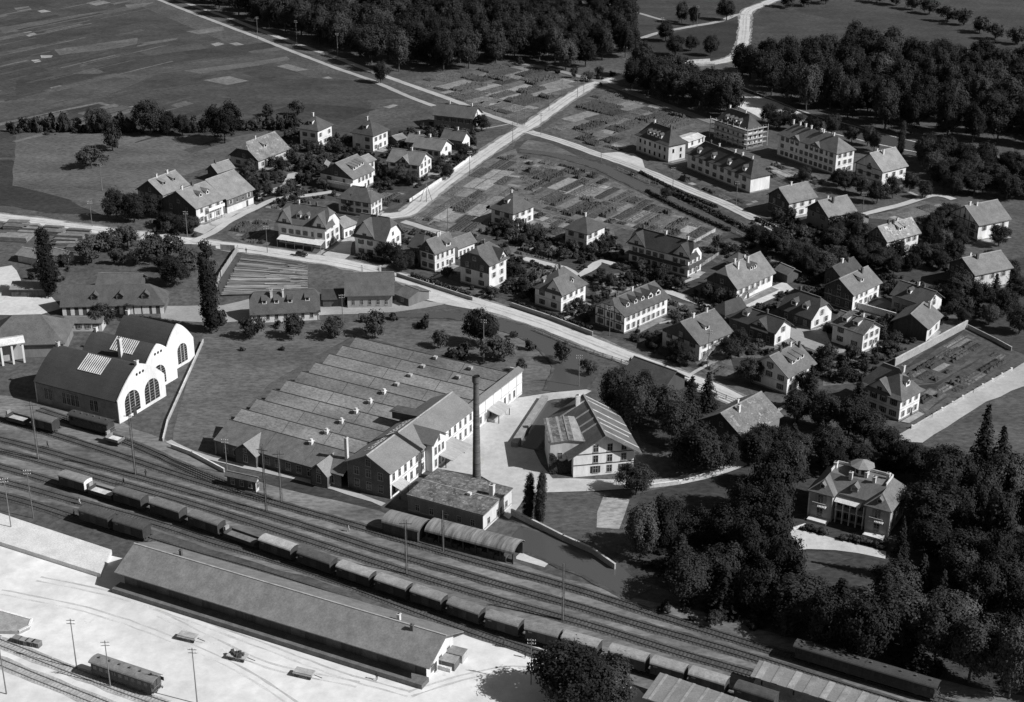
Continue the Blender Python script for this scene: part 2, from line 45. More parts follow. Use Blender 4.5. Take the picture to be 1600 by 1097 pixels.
ALLOTMENTS = [([(-34.7, 491.1), (-23.0, 523.1), (-9.9, 557.4), (1.2, 574.4), (2.6, 549.5), (3.9, 520.5), (-6.6, 489.4), (-13.5, 466.1), (-21.1, 474.6)], (-26.4, 499.1), (-18.3, 517.4), 0.42, (9, 14), (3, 6)), ([(1.2, 567.5), (16.6, 556.1), (32.6, 540.4), (45.1, 519.5), (56.7, 499.4), (69.5, 478.7), (59.1, 457.4), (51.6, 468.0), (39.0, 480.2), (32.9, 485.3), (21.4, 489.7), (10.8, 499.5), (2.5, 520.5)], (21.7, 499.7), (30.0, 512.2), 0.33, (8, 15), (2.6, 5)), ([(-2.2, 472.3), (2.5, 520.5), (10.8, 499.5), (21.4, 489.7), (32.9, 485.3), (33.8, 464.8), (31.3, 456.0), (20.2, 457.0), (7.8, 444.4), (-0.1, 454.5)], (10.1, 461.6), (17.6, 472.5), 0.3, (6, 10), (2.5, 4.5)), ([(-46.0, 673.4), (-32.8, 697.3), (-3.5, 715.3), (17.3, 701.7), (32.6, 678.0), (19.0, 652.0), (3.6, 612.9), (-3.0, 614.7), (-19.4, 639.8), (-33.8, 655.6)], (-22.3, 642.9), (-4.1, 662.7), 0.38, (12, 20), (5, 9)), ([(12.0, 599.7), (38.0, 666.6), (51.0, 653.5), (69.1, 625.6), (79.7, 607.1), (69.7, 593.0), (56.2, 599.3), (47.2, 599.2), (45.3, 571.5), (37.6, 566.3), (24.8, 583.4)], (20.1, 594.2), (36.3, 611.4), 0.3, (10, 18), (5, 9)), ([(43.5, 545.2), (54.9, 527.7), (75.2, 489.6), (71.5, 486.3), (58.0, 511.8), (46.1, 532.9)], (46.1, 532.1), (54.1, 545.3), 0.25, (6, 8), (3, 5)), ([(52.2, 550.0), (64.1, 539.2), (80.5, 512.8), (89.9, 515.7), (81.3, 499.6), (73.7, 512.7), (64.2, 528.6)], (64.6, 532.3), (73.2, 517.7), 0.25, (6, 11), (2.5, 4)), ([(89.2, 542.6), (100.2, 560.4), (115.8, 533.7), (107.8, 521.7), (98.7, 521.6), (94.4, 533.4)], (96.5, 544.2), (103.6, 530.5), 0.4, (6, 10), (2.5, 4)), ([(117.4, 494.0), (131.8, 502.2), (143.0, 512.0), (153.9, 506.6), (145.7, 487.7), (135.5, 481.2), (129.2, 490.8)], (129.2, 490.8), (139.5, 497.6), 0.4, (7, 12), (4, 7)), ([(100.8, 365.6), (126.7, 396.4), (132.2, 387.5), (110.4, 362.5), (103.9, 360.9)], (105.8, 365.6), (122.2, 383.1), 0.12, (6, 11), (1.6, 3)), ([(102.9, 346.6), (110.5, 360.9), (132.2, 384.5), (134.8, 377.3), (115.4, 357.1)], (108.9, 357.8), (125.2, 374.7), 0.14, (6, 11), (1.6, 3)), ([(101.8, 352.1), (107.7, 359.3), (111.7, 355.5), (103.3, 344.4)], (103.8, 350.2), (108.7, 355.5), 0.3, (5, 8), (1.8, 3)), ([(84.9, 379.4), (95.3, 379.4), (91.7, 362.3), (80.9, 359.9)], (84.7, 369.4), (91.3, 376.9), 0.35, (5, 9), (2.5, 4)), ([(62.2, 391.3), (75.6, 386.1), (85.5, 382.8), (83.4, 371.5), (75.1, 377.6), (67.3, 377.5), (58.7, 377.5)], (66.2, 381.8), (73.5, 389.6), 0.3, (5, 8), (2.5, 4)), ([(-5.9, 432.4), (6.9, 446.7), (20.4, 435.9), (25.3, 418.3), (31.0, 403.9), (23.5, 400.1), (11.1, 410.4), (-0.1, 421.1)], (-0.1, 433.5), (6.8, 442.2), 0.15, (5, 9), (2.5, 4)), ([(23.4, 438.0), (34.4, 441.9), (45.9, 427.7), (47.0, 418.5), (38.3, 427.6), (25.4, 420.3)], (28.9, 431.2), (36.2, 439.2), 0.3, (5, 8), (2, 3.5)), ([(45.1, 418.5), (53.3, 416.1), (50.9, 401.7), (45.8, 406.4)], (46.1, 408.7), (51.3, 414.6), 0.4, (5, 8), (2, 3)), ([(48.9, 375.3), (58.7, 377.5), (58.8, 365.2), (51.9, 363.6)], (50.6, 367.1), (55.6, 373.3), 0.35, (4, 7), (2, 3)), ([(-87.4, 497.1), (-75.7, 525.5), (-63.7, 519.8), (-55.4, 528.7), (-45.5, 520.0), (-36.5, 520.1), (-38.7, 502.4), (-46.1, 498.9), (-63.2, 515.4), (-78.7, 497.2)], (-53.9, 512.7), (-46.1, 527.3), 0.22, (5, 9), (2.5, 4)), ([(-59.3, 570.2), (-46.8, 548.9), (-47.5, 533.3), (-55.1, 525.7), (-60.2, 530.9)], (-54.3, 542.5), (-49.4, 554.5), 0.25, (5, 8), (2.5, 4)), ([(-27.0, 562.2), (-14.7, 579.4), (-13.0, 569.1), (-25.9, 536.6), (-34.6, 526.0), (-41.5, 527.4)], (-28.5, 542.8), (-20.8, 558.9), 0.3, (5, 8), (2, 4)), ([(-94.9, 477.6), (-86.8, 493.1), (-79.6, 488.6), (-76.8, 465.5), (-84.0, 461.8)], (-87.3, 469.6), (-83.0, 482.1), 0.3, (6, 9), (2.5, 4)), ([(-90.7, 558.1), (-80.9, 566.6), (-66.3, 566.7), (-61.6, 556.8), (-71.2, 545.4), (-81.7, 536.0)], (-80.7, 546.1), (-72.8, 560.0), 0.22, (5, 9), (2.5, 5)), ([(-37.5, 484.5), (-28.7, 479.5), (-23.1, 472.1), (-28.9, 464.2), (-33.3, 468.3)], (-33.6, 473.2), (-29.4, 480.8), 0.35, (5, 8), (2.5, 4)), ([(72.7, 455.2), (81.6, 461.2), (89.3, 446.3), (83.8, 443.0), (78.2, 445.1)], (77.6, 447.9), (84.8, 455.4), 0.2, (4, 7), (2, 3)), ([(59.6, 456.3), (70.9, 473.1), (75.0, 465.2), (63.9, 449.5)], (60.3, 453.4), (70.0, 465.8), 0.08, (10, 18), (4, 8)), ([(82.2, 493.6), (89.3, 490.4), (96.2, 468.5), (90.5, 465.4), (84.1, 477.6)], (84.6, 480.7), (90.8, 473.3), 0.2, (4, 7), (2, 3)), ([(116.5, 434.6), (124.3, 434.7), (113.9, 423.2), (111.5, 425.2)], (115.0, 428.3), (119.9, 432.6), 0.3, (4, 6), (2, 3))]
TREES = [('b', -112.1, 580.0, 17, 14), ('b', -143.5, 591.2, 14, 11), ('b', -136.7, 590.4, 10, 8), ('b', -130.9, 590.5, 9, 7), ('f', -153.6, 569.9, 10, 7), ('f', -155.9, 546.8, 8, 9), ('b', -132.7, 488.7, 11, 8), ('b', -126.6, 487.5, 10, 8), ('b', -121.9, 491.4, 8, 7), ('b', -113.9, 479.9, 6, 6), ('b', -108.5, 476.2, 6, 7), ('b', -105.2, 478.7, 5, 5), ('f', -131.2, 448.7, 8, 9), ('f', -127.7, 459.0, 7, 7), ('f', -122.9, 462.0, 7, 7), ('f', -112.3, 448.9, 9, 9), ('f', -106.8, 451.2, 8, 7), ('f', -116.8, 446.6, 5, 5), ('f', -122.7, 446.5, 5, 5), ('b', -101.4, 429.4, 9, 9), ('f', -98.6, 440.1, 7, 8), ('f', -107.2, 440.6, 5, 6), ('p', -84.0, 394.5, 29, 6.0), ('p', -135.9, 419.8, 23, 5.5), ('p', 3.6, 291.3, 12.5, 2.7), ('p', 6.0, 289.7, 13.2, 3.2), ('p', 147.3, 565.1, 15, 3.5), ('u', -82.1, 400.0, 4, 3.5), ('b', -8.4, 385.4, 11, 9), ('f', -19.6, 384.0, 5, 5), ('f', -3.6, 375.7, 7, 8), ('u', -14.3, 376.0, 5, 7), ('f', 13.4, 374.2, 6, 5), ('u', 5.2, 382.5, 3.2, 3), ('u', 0.5, 391.7, 1.8, 2.2), ('f', 2.5, 367.9, 4, 2.6), ('f', 20.2, 366.5, 4.2, 4), ('u', -24.9, 398.2, 3.5, 4), ('f', -72.4, 390.1, 6, 6.5), ('f', -60.5, 390.7, 6.5, 6.5), ('f', -49.2, 390.8, 5.5, 6), ('f', -38.0, 390.9, 7.5, 6.5), ('u', -66.1, 397.4, 2, 2.4), ('u', -42.2, 401.8, 2, 2.4), ('u', -33.6, 403.3, 2, 2.6), ('u', -73.1, 381.4, 1.2, 1.6), ('u', -62.7, 381.9, 1.2, 1.6), ('f', -114.9, 399.7, 6, 7), ('f', -117.2, 397.9, 5, 5), ('b', 29.0, 334.6, 14, 10), ('b', 25.9, 344.1, 12, 8), ('b', 32.2, 340.6, 12, 9), ('b', 37.6, 334.7, 11, 9), ('c', 43.9, 338.9, 13, 9), ('b', 39.8, 325.3, 12, 10), ('c', 49.0, 346.1, 11, 7), ('b', 43.7, 312.6, 12, 12), ('b', 40.3, 315.1, 9, 8), ('b', 28.0, 302.6, 7.5, 7.5), ('b', 49.1, 314.2, 9, 7), ('b', 57.4, 318.3, 8, 8), ('b', 62.7, 320.6, 8, 8), ('b', 67.3, 318.4, 7, 7), ('b', 74.0, 312.8, 7, 7), ('c', 74.3, 346.3, 13, 8), ('b', 70.3, 339.1, 8, 7), ('b', 76.7, 335.0, 10, 8), ('b', 81.5, 331.6, 10, 9), ('b', 84.7, 328.3, 9, 8), ('b', 87.6, 320.8, 8, 7), ('b', 90.8, 313.6, 8, 7), ('c', 85.7, 341.0, 13, 8), ('c', 108.0, 311.5, 19, 9), ('c', 110.8, 307.0, 16, 9), ('c', 79.0, 267.9, 15, 6.5), ('c', 97.1, 309.3, 10, 6), ('b', 92.7, 309.3, 8, 7), ('b', 94.7, 295.3, 15, 10), ('b', 95.4, 287.1, 12, 9), ('b', 101.2, 298.2, 13, 9), ('b', 98.4, 306.9, 10, 8), ('c', 55.7, 256.1, 14, 8), ('b', 56.8, 291.7, 17, 10), ('b', 51.8, 281.5, 14, 9), ('b', 61.5, 303.7, 13, 9), ('b', 100.9, 302.5, 9, 8), ('c', 70.7, 361.4, 7, 5), ('b', 61.9, 361.3, 7, 7), ('b', 59.0, 377.5, 6, 6.5), ('b', 62.1, 383.9, 6, 5), ('b', 44.0, 377.3, 6, 5), ('b', 75.2, 355.6, 6, 5), ('b', 9.4, 226.9, 11.5, 12), ('b', 17.4, 225.4, 9.5, 10), ('b', 13.3, 223.9, 12, 11), ('b', 141.9, 408.7, 8, 7), ('b', 149.2, 420.5, 7, 7), ('b', 135.2, 401.1, 6, 6), ('b', 141.8, 394.7, 8, 7), ('b', 151.0, 435.0, 7, 6), ('b', 128.3, 402.4, 5, 5), ('b', 147.8, 445.8, 6, 6), ('c', 141.7, 419.4, 9, 7), ('b', 136.4, 415.4, 8, 7), ('b', 131.8, 419.3, 9, 8), ('b', 126.8, 414.3, 7, 7), ('b', 156.6, 466.1, 7, 7), ('b', -59.0, 675.5, 10, 7), ('f', -100.9, 619.4, 5, 5), ('f', -89.0, 621.5, 6, 5.5), ('b', -31.7, 444.1, 6, 5), ('b', -37.0, 448.5, 7, 6), ('b', -33.9, 441.3, 6, 5), ('b', -40.3, 452.4, 6, 5), ('f', -54.4, 498.8, 7, 6), ('b', -12.6, 598.4, 7, 6), ('b', -23.5, 535.1, 6, 5), ('b', -40.6, 531.1, 6, 5), ('b', -35.8, 527.4, 5, 5), ('b', -45.4, 533.3, 5, 4), ('b', -18.4, 560.6, 6, 5), ('b', 53.7, 513.9, 4, 4), ('b', 105.2, 532.8, 6, 6), ('b', 118.1, 521.8, 8, 7), ('b', 123.0, 518.2, 7, 7), ('b', 126.7, 509.1, 8, 7), ('b', 133.5, 514.8, 8, 6), ('b', 140.9, 522.0, 7, 6), ('b', 144.8, 514.9, 6, 5), ('b', 117.2, 529.2, 6, 6), ('u', -199.5, 595.1, 4.5, 4.0), ('u', -195.9, 596.1, 5.0, 5.0), ('u', -192.4, 597.1, 5.5, 6.0), ('u', -189.3, 595.3, 6.0, 4.5), ('u', -185.7, 596.2, 6.5, 5.5), ('u', -183.4, 597.2, 7.0, 4.0), ('u', -179.1, 595.4, 7.5, 5.0), ('u', -175.5, 596.4, 4.5, 6.0), ('u', -173.2, 597.3, 5.0, 4.5), ('u', -168.9, 595.5, 5.5, 5.5), ('u', -166.6, 596.5, 6.0, 4.0), ('u', -163.0, 597.4, 6.5, 5.0), ('u', -158.7, 595.6, 7.0, 6.0), ('u', -156.4, 596.6, 7.5, 4.5), ('u', -152.8, 597.6, 4.5, 5.5), ('b', -166.2, 594.6, 10, 8), ('b', -163.4, 593.7, 10, 7), ('u', -157.0, 594.7, 6, 5), ('u', -154.2, 594.8, 6, 5), ('u', -128.1, 596.0, 6, 5), ('u', -124.3, 596.1, 6, 5), ('u', -106.9, 599.1, 4.0, 5), ('u', -104.0, 600.1, 4.4, 5), ('u', -101.0, 601.0, 4.8, 5), ('u', -98.1, 602.0, 5.2, 5), ('u', -94.6, 599.2, 5.6, 5), ('u', -91.6, 600.2, 6.0, 5), ('u', -88.7, 601.2, 6.4, 5), ('u', -85.7, 602.2, 4.0, 5), ('u', 64.3, 287.4, 1.3, 2.4), ('u', 65.6, 286.6, 1.3, 2.4), ('u', 67.1, 285.8, 1.3, 2.4), ('u', 72.5, 283.2, 1.3, 2.4), ('u', 74.0, 282.4, 1.3, 2.4), ('u', 75.7, 281.9, 1.3, 2.4), ('u', 77.3, 281.1, 1.3, 2.4), ('u', 78.8, 280.4, 1.3, 2.4), ('u', 71.3, 283.7, 1.3, 2.4), ('f', 149.5, 845.8, 8, 9), ('f', 159.9, 849.4, 8, 9), ('f', 173.2, 856.7, 8, 9), ('f', 217.6, 841.8, 8, 9), ('f', 224.1, 830.0, 8, 9), ('f', 228.8, 810.5, 8, 9), ('f', 234.7, 801.1, 8, 9), ('f', 238.0, 782.7, 8, 9), ('f', 241.9, 768.1, 8, 9), ('f', 211.6, 853.8, 8, 9), ('f', 249.8, 756.7, 8, 9), ('f', 202.5, 860.7, 8, 9), ('b', 88.2, 805.0, 11, 7), ('b', 93.6, 798.8, 10, 6), ('b', 112.6, 811.8, 12, 9), ('b', 75.9, 761.1, 10, 8), ('b', 77.7, 729.5, 10, 8), ('b', 86.5, 740.4, 8, 6), ('b', 94.5, 729.8, 10, 8)]
WOODS = [('north_wood', [(-189.0, 872.0), (-134.1, 801.3), (-87.5, 740.4), (-63.0, 706.8), (-47.1, 689.8), (-29.9, 697.4), (-12.4, 707.5), (8.6, 718.0), (18.1, 739.3), (16.0, 797.5), (-0.7, 873.5), (-41.3, 986.2), (-124.6, 1008.1), (-180.4, 949.9)], 10.5, 'b', (15, 21), (11, 14)), ('bridge_wood', [(10.2, 723.2), (23.1, 698.1), (30.3, 693.4), (37.1, 713.3), (47.7, 716.0), (58.1, 734.5), (58.9, 768.1), (64.3, 822.3), (56.6, 865.4), (31.5, 864.9), (18.7, 767.4)], 10, 'b', (12, 18), (9, 12)), ('bank_wood', [(51.8, 665.7), (57.6, 686.6), (69.6, 675.0), (81.1, 649.6), (91.8, 636.1), (92.2, 618.9), (85.0, 613.9), (75.0, 631.7), (63.0, 648.3)], 7.5, 'b', (13, 18), (9, 12)), ('river_wood', [(101.8, 692.0), (118.9, 708.2), (129.8, 702.1), (160.4, 721.6), (192.8, 705.5), (239.3, 674.0), (248.9, 606.4), (206.2, 570.0), (175.8, 585.3), (149.0, 600.5), (132.0, 619.4), (118.1, 639.5), (108.1, 655.4)], 9.5, 'b', (14, 20), (9, 13)), ('bank_wood_two', [(103.4, 614.2), (111.0, 612.3), (118.8, 604.8), (129.1, 591.0), (145.0, 571.0), (138.9, 565.8), (133.7, 576.0), (124.0, 591.0), (103.3, 604.6)], 7, 'b', (6, 10), (5, 8)), ('east_wood', [(148.9, 551.2), (155.3, 562.7), (195.9, 537.6), (187.0, 509.7), (170.3, 513.7), (157.2, 515.0), (149.5, 529.5)], 7, 'b', (8, 13), (7, 10)), ('park_west', [(24.5, 270.0), (27.8, 278.2), (35.6, 282.7), (45.4, 284.6), (51.4, 293.6), (56.6, 295.1), (56.8, 282.8), (55.9, 271.4), (52.8, 249.5), (44.1, 253.8), (33.4, 260.5)], 6.6, 'b', (8, 15), (6, 11)), ('park_east', [(55.2, 252.7), (63.5, 256.8), (76.2, 257.3), (83.3, 267.9), (90.9, 291.1), (109.5, 302.6), (120.6, 301.2), (101.5, 226.7), (81.2, 228.4), (71.3, 235.7), (53.9, 245.2)], 7.0, 'b', (8, 15), (6, 11)), ('park_north', [(53.0, 321.5), (61.2, 325.5), (69.4, 328.9), (76.5, 325.6), (94.6, 318.6), (94.2, 310.5), (88.3, 310.5), (81.8, 314.4), (67.7, 310.3), (59.0, 311.2)], 7.5, 'b', (6, 9), (6, 8)), ('park_edge', [(92.6, 298.1), (101.7, 305.5), (121.6, 304.1), (121.6, 295.5), (108.3, 298.2), (96.2, 295.3)], 8, 'b', (7, 10), (6, 9)), ('village_trees_a', [(78.6, 461.1), (85.3, 465.3), (99.1, 445.3), (106.7, 453.9), (110.2, 451.0), (95.1, 434.4), (87.2, 445.2)], 5.5, 'b', (5, 8), (5, 7)), ('village_trees_b', [(105.2, 477.8), (115.4, 481.0), (112.0, 459.7), (125.6, 448.4), (135.8, 457.0), (134.9, 445.7), (116.5, 434.6), (108.2, 451.0), (101.8, 459.6)], 6, 'b', (5, 8), (5, 7)), ('village_trees_c', [(134.3, 471.9), (145.7, 487.7), (147.1, 469.0), (138.3, 451.3), (132.4, 459.9)], 6, 'b', (6, 9), (5, 8)), ('lane_trees', [(70.4, 477.4), (74.8, 471.3), (91.1, 445.3), (96.6, 442.6), (93.6, 448.1), (79.0, 471.3)], 5, 'b', (4, 6), (4, 6))]
SHRUBS = [([(-81.8, 519.6), (-68.3, 562.5), (-58.6, 562.6), (-42.1, 534.9), (-45.5, 520.0), (-59.1, 519.8), (-71.0, 505.5), (-81.5, 501.9)], 4.2), ([(-99.6, 545.9), (-86.5, 554.1), (-80.4, 562.4), (-72.6, 558.3), (-73.6, 527.0), (-88.1, 501.9), (-93.1, 526.8)], 4.0), ([(-91.3, 588.3), (-61.0, 588.6), (-40.2, 580.0), (-49.5, 571.2), (-66.3, 566.7), (-85.8, 566.5)], 4.0), ([(-46.7, 567.0), (-41.6, 602.7), (-32.8, 607.6), (-15.8, 603.1), (-14.0, 580.3), (-20.5, 550.8), (-28.3, 538.9), (-36.9, 527.4), (-46.1, 527.3)], 5), ([(-42.5, 455.2), (-27.8, 444.1), (-15.4, 429.2), (-5.7, 418.0), (-7.7, 428.2), (-19.7, 438.7), (-32.4, 455.3)], 3.6), ([(-5.8, 425.6), (5.6, 420.7), (14.7, 408.5), (25.2, 396.9), (28.5, 392.4), (18.6, 413.3), (5.7, 433.6), (-0.1, 438.9)], 3.2), ([(-2.2, 476.7), (6.1, 473.6), (14.2, 460.5), (26.2, 455.9), (32.3, 456.0), (31.6, 444.7), (17.9, 450.1), (6.0, 455.7)], 4), ([(25.1, 433.8), (34.2, 439.2), (40.5, 431.3), (30.3, 422.4), (24.4, 418.3)], 4), ([(39.5, 444.8), (52.0, 431.4), (49.6, 426.2), (38.7, 433.9)], 3.2), ([(59.8, 431.5), (65.5, 416.2), (63.3, 413.7), (56.4, 418.6)], 4), ([(23.7, 403.8), (31.2, 392.4), (40.7, 379.4), (47.6, 371.2), (41.4, 377.3), (35.5, 390.2), (32.0, 391.1)], 3.4), ([(62.4, 392.7), (71.0, 390.5), (78.7, 384.0), (86.0, 395.1), (89.3, 384.1), (81.3, 369.4), (69.0, 377.5)], 4.2), ([(84.6, 377.7), (94.9, 377.8), (92.0, 363.5), (81.6, 361.5)], 4.2), ([(99.5, 395.2), (109.7, 404.6), (105.0, 384.2), (98.4, 377.8)], 4), ([(114.1, 424.2), (128.1, 419.3), (138.0, 414.4), (139.0, 404.8), (128.0, 404.7), (125.5, 409.5)], 5), ([(81.7, 490.3), (94.7, 490.5), (105.8, 480.9), (113.4, 487.4), (107.6, 468.6), (93.1, 468.4)], 4.2), ([(16.6, 473.8), (33.2, 470.9), (35.3, 456.0), (26.3, 458.8), (18.2, 458.8)], 3.6), ([(62.0, 459.2), (67.8, 465.2), (73.2, 459.3), (68.4, 453.5)], 3.5), ([(-122.5, 488.2), (-98.2, 472.6), (-103.8, 468.8), (-117.6, 475.5)], 3.5), ([(-148.9, 432.1), (-136.6, 429.6), (-134.4, 443.1), (-143.0, 445.7)], 4), ([(-109.8, 549.7), (-97.7, 534.3), (-90.8, 519.5), (-90.8, 505.3), (-99.9, 519.4)], 4.5), ([(-0.5, 712.8), (28.7, 688.5), (46.3, 691.2), (39.4, 671.2), (20.1, 694.4)], 6), ([(21.1, 267.5), (30.8, 259.3), (49.7, 249.4), (54.1, 246.3), (52.5, 244.1), (30.4, 254.8)], 4.5), ([(-12.8, 479.7), (-2.3, 481.1), (10.3, 472.5), (6.0, 460.4), (-4.3, 472.3)], 3.2)]
POLES = [((-145.4, 520.3), 10, 'w'), ((-139.4, 482.2), 9, 'w'), ((-105.8, 471.9), 9, 'w'), ((-77.7, 457.8), 9, 'w'), ((-47.5, 490.3), 11, 'w'), ((-29.9, 508.7), 9, 't'), ((-21.2, 476.5), 10, 'w'), ((-15.7, 540.6), 9, 'w'), ((-0.0, 579.6), 9, 'w'), ((4.9, 607.1), 8, 'w'), ((11.2, 593.2), 9, 'w'), ((1.8, 607.1), 8, 'w'), ((15.2, 629.9), 8, 'w'), ((27.9, 652.1), 8, 'w'), ((21.3, 654.2), 8, 'w'), ((31.0, 659.8), 8, 'w'), ((33.3, 557.9), 8, 'w'), ((57.2, 524.8), 8, 'w'), ((77.3, 505.7), 9, 'w'), ((117.6, 490.7), 10, 'w'), ((51.9, 371.2), 11, 'w'), ((-47.9, 400.3), 9, 'w'), ((-7.5, 373.2), 13, 'w'), ((17.3, 359.4), 9, 'w'), ((27.1, 392.4), 9, 'w'), ((-126.7, 759.4), 12, 'w'), ((-106.3, 751.2), 12, 'w'), ((-83.2, 723.1), 12, 'w'), ((-7.0, 621.6), 8, 'w'), ((120.8, 783.9), 9, 'w'), ((74.9, 771.2), 10, 'w'), ((95.3, 795.7), 11, 'w'), ((-110.9, 318.4), 15, 'c'), ((-86.5, 311.1), 16, 'c'), ((-54.0, 294.8), 16, 'c'), ((-21.4, 268.9), 13, 'c'), ((10.1, 252.5), 13, 'c'), ((-14.3, 277.9), 10, 'c'), ((-104.3, 291.2), 12, 'w'), ((-107.4, 285.7), 13, 'w'), ((-80.5, 236.2), 11, 'w'), ((-73.0, 230.8), 10, 'w'), ((-56.2, 225.8), 12, 'w'), ((3.7, 231.8), 10, 'w'), ((-51.2, 298.6), 13, 'c'), ((39.9, 361.1), 3, 'n'), ((-65.5, 311.8), 9, 'w'), ((-91.2, 228.4), 13, 'w')]
FENCES = [('garden_wall', [(102.1, 372.8), (128.3, 399.1)], 2.2, 0.3, 0.3, 'w', 'long plastered garden wall between barn and kitchen garden'), ('garden_wall', [(128.5, 398.7), (133.7, 388.8), (136.2, 383.2)], 1.1, 0.2, 0.25, 'w', 'garden wall along the upper edge of the kitchen garden'), ('garden_wall', [(98.0, 335.9), (104.3, 342.2), (118.4, 356.4), (132.3, 369.8)], 0.6, 0.22, 0.3, 'p', 'low roadside wall with white posts below the kitchen garden'), ('garden_wall', [(100.3, 412.6), (109.7, 404.6)], 2.0, 0.25, 0.7, 'w', 'white courtyard wall below the stepped pale roof'), ('board_fence', [(-92.9, 460.0), (-87.2, 458.9), (-88.8, 435.3), (-88.4, 426.4)], 2.0, 0.12, 0.3, 'w', 'tall board fence between orchard and log field'), ('board_fence', [(-115.0, 463.3), (-92.9, 460.0)], 1.5, 0.12, 0.25, 'w', 'board fence along the orchard by the main road'), ('factory_wall', [(-84.9, 386.9), (-84.8, 370.0), (-84.7, 352.5), (-84.6, 337.9), (-83.6, 327.7)], 0.9, 0.2, 0.36, 'w', 'pale boundary wall on the left of the factory meadow'), ('factory_wall', [(-80.9, 324.4), (-75.3, 320.6), (-66.4, 312.4)], 1.0, 0.25, 0.5, 'w', 'pale wall running from the meadow corner to the tracks'), ('road_wall', [(-35.2, 437.5), (-23.1, 427.5), (-11.7, 418.0)], 1.1, 0.25, 0.25, 'w', 'low garden wall on the main road below the wood-topped house'), ('road_wall', [(-0.0, 413.2), (10.9, 403.7), (22.3, 392.3)], 1.3, 0.3, 0.22, 'w', 'curving hedge-backed wall below the house with the curved gable'), ('road_wall', [(-35.8, 508.7), (-25.7, 533.6), (-16.0, 560.6)], 1.0, 0.25, 0.6, 'w', 'white wall along the upper side of the diagonal road'), ('bridge_rail', [(6.4, 395.3), (17.5, 383.9), (31.6, 372.2)], 1.1, 0.12, 0.3, 'r', 'wooden railing between the canal and the main road'), ('bridge_rail', [(40.5, 367.1), (48.0, 359.2), (56.7, 349.9)], 1.1, 0.12, 0.3, 'r', 'wooden railing along the lane above the mill trees'), ('stream_rail', [(38.9, 546.7), (49.3, 529.9)], 1.2, 0.1, 0.3, 'r', 'rail fence on the stream bank below the pale yard'), ('meadow_fence', [(73.6, 477.4), (80.2, 465.3), (91.9, 449.7)], 1.2, 0.1, 0.3, 'r', 'rail fence along the village stream meadow'), ('canal_wall', [(0.1, 293.3), (4.3, 289.2), (11.0, 282.5), (16.9, 277.4), (21.3, 271.2)], 1.4, 0.35, 0.35, 'w', 'retaining wall on the upper bank of the lower canal'), ('canal_wall', [(8.2, 350.6), (0.8, 326.0)], 1.2, 1.6, 0.2, 'w', 'broad sluice wall on the yard side of the mill race'), ('lane_wall', [(30.6, 305.6), (38.0, 307.4), (49.0, 313.3)], 0.9, 0.25, 0.5, 'w', 'low pale wall along the path to the park'), ('villa_wall', [(60.9, 287.4), (63.7, 289.0)], 0.5, 0.3, 0.6, 'w', 'short white kerb beside the villa drive'), ('garden_fence', [(54.0, 460.9), (67.0, 479.3)], 1.2, 0.1, 0.35, 'w', 'plank fence between allotment meadows, upper one'), ('garden_fence', [(57.4, 444.9), (70.9, 465.2)], 1.2, 0.1, 0.22, 'w', 'plank fence between allotment meadows, lower one'), ('garden_fence', [(-92.2, 506.7), (-86.0, 517.3), (-75.7, 525.5)], 1.0, 0.1, 0.4, 'w', 'garden fence along the farm lane'), ('garden_fence', [(-80.0, 506.8), (-74.7, 521.1)], 1.3, 0.15, 0.6, 'w', 'white wall section behind the inn garden')]
PEOPLE = [(-24.6, 233.0), (-1.4, 243.4), (2.7, 240.1), (-84.3, 457.1), (-23.2, 539.7), (-95.5, 291.8), (-95.7, 297.1), (-88.0, 306.2), (-110.3, 324.2), (-57.8, 304.3), (68.2, 521.2), (-54.3, 474.3), (-83.9, 310.2), (-89.0, 289.1), (-35.0, 285.9)]
LOGFIELD = [(-85.4, 452.5), (-63.4, 445.4), (-60.7, 423.6), (-86.1, 420.3)]
TIMBER = [((-164.4, 483.2), 7, 3, 1.6), ((-163.5, 479.4), 8, 3, 1.5), ((-161.2, 468.3), 10, 3.5, 1.8), ((-160.5, 471.3), 9, 3, 1.2), ((-159.4, 480.7), 6, 1.6, 1.4), ((-157.5, 476.9), 7, 1.8, 1.5), ((-157.6, 473.8), 8, 1.8, 1.3), ((-150.9, 478.9), 7, 1.6, 1.3), ((-150.1, 474.5), 7, 3, 1.5), ((-146.4, 477.0), 5, 1.5, 1.0), ((-142.1, 475.8), 8, 1.6, 1.4), ((-141.7, 472.7), 8, 1.6, 1.3), ((-143.3, 470.3), 9, 2, 1.5), ((-144.2, 467.2), 8, 1.6, 1.2), ((-139.8, 460.1), 4, 2.5, 1.4), ((-142.3, 464.2), 8, 1.6, 1.1)]
PASSENGER = [(-76.6, 234.8), (-63.7, 228.5)]
CARTS = [(-61.6, 245.6), (-51.1, 239.4), (-38.0, 234.1)]
CAR = ((-68.5, 455.6), (-64.2, 453.9))
WAGONPX = [(-98.5, 303.7), (-91.4, 300.0), (-84.1, 296.6), (-74.7, 291.6), (-65.3, 286.3), (-57.0, 280.8), (-48.5, 276.2), (-39.8, 271.0), (-31.5, 265.7), (-23.8, 260.8), (-16.4, 256.8), (-8.8, 252.6), (-1.3, 248.3), (6.3, 244.9), (13.2, 241.4), (21.8, 237.2), (28.9, 233.5), (35.8, 230.1), (43.9, 226.0)]
SIDING = [(-92.5, 282.4), (-84.3, 277.5)]
SHEDTRAIN = [(-120.9, 337.0), (-113.3, 333.6), (-104.7, 335.0), (-96.9, 327.6)]
PLATFORMS = [[(23.2, 223.0), (27.0, 230.2), (48.0, 218.1), (44.4, 212.3)], [(43.2, 229.4), (45.5, 234.1), (69.8, 220.7), (66.7, 216.3)]]
PLATCARS = [(57.0, 233.1), (67.3, 227.4)]
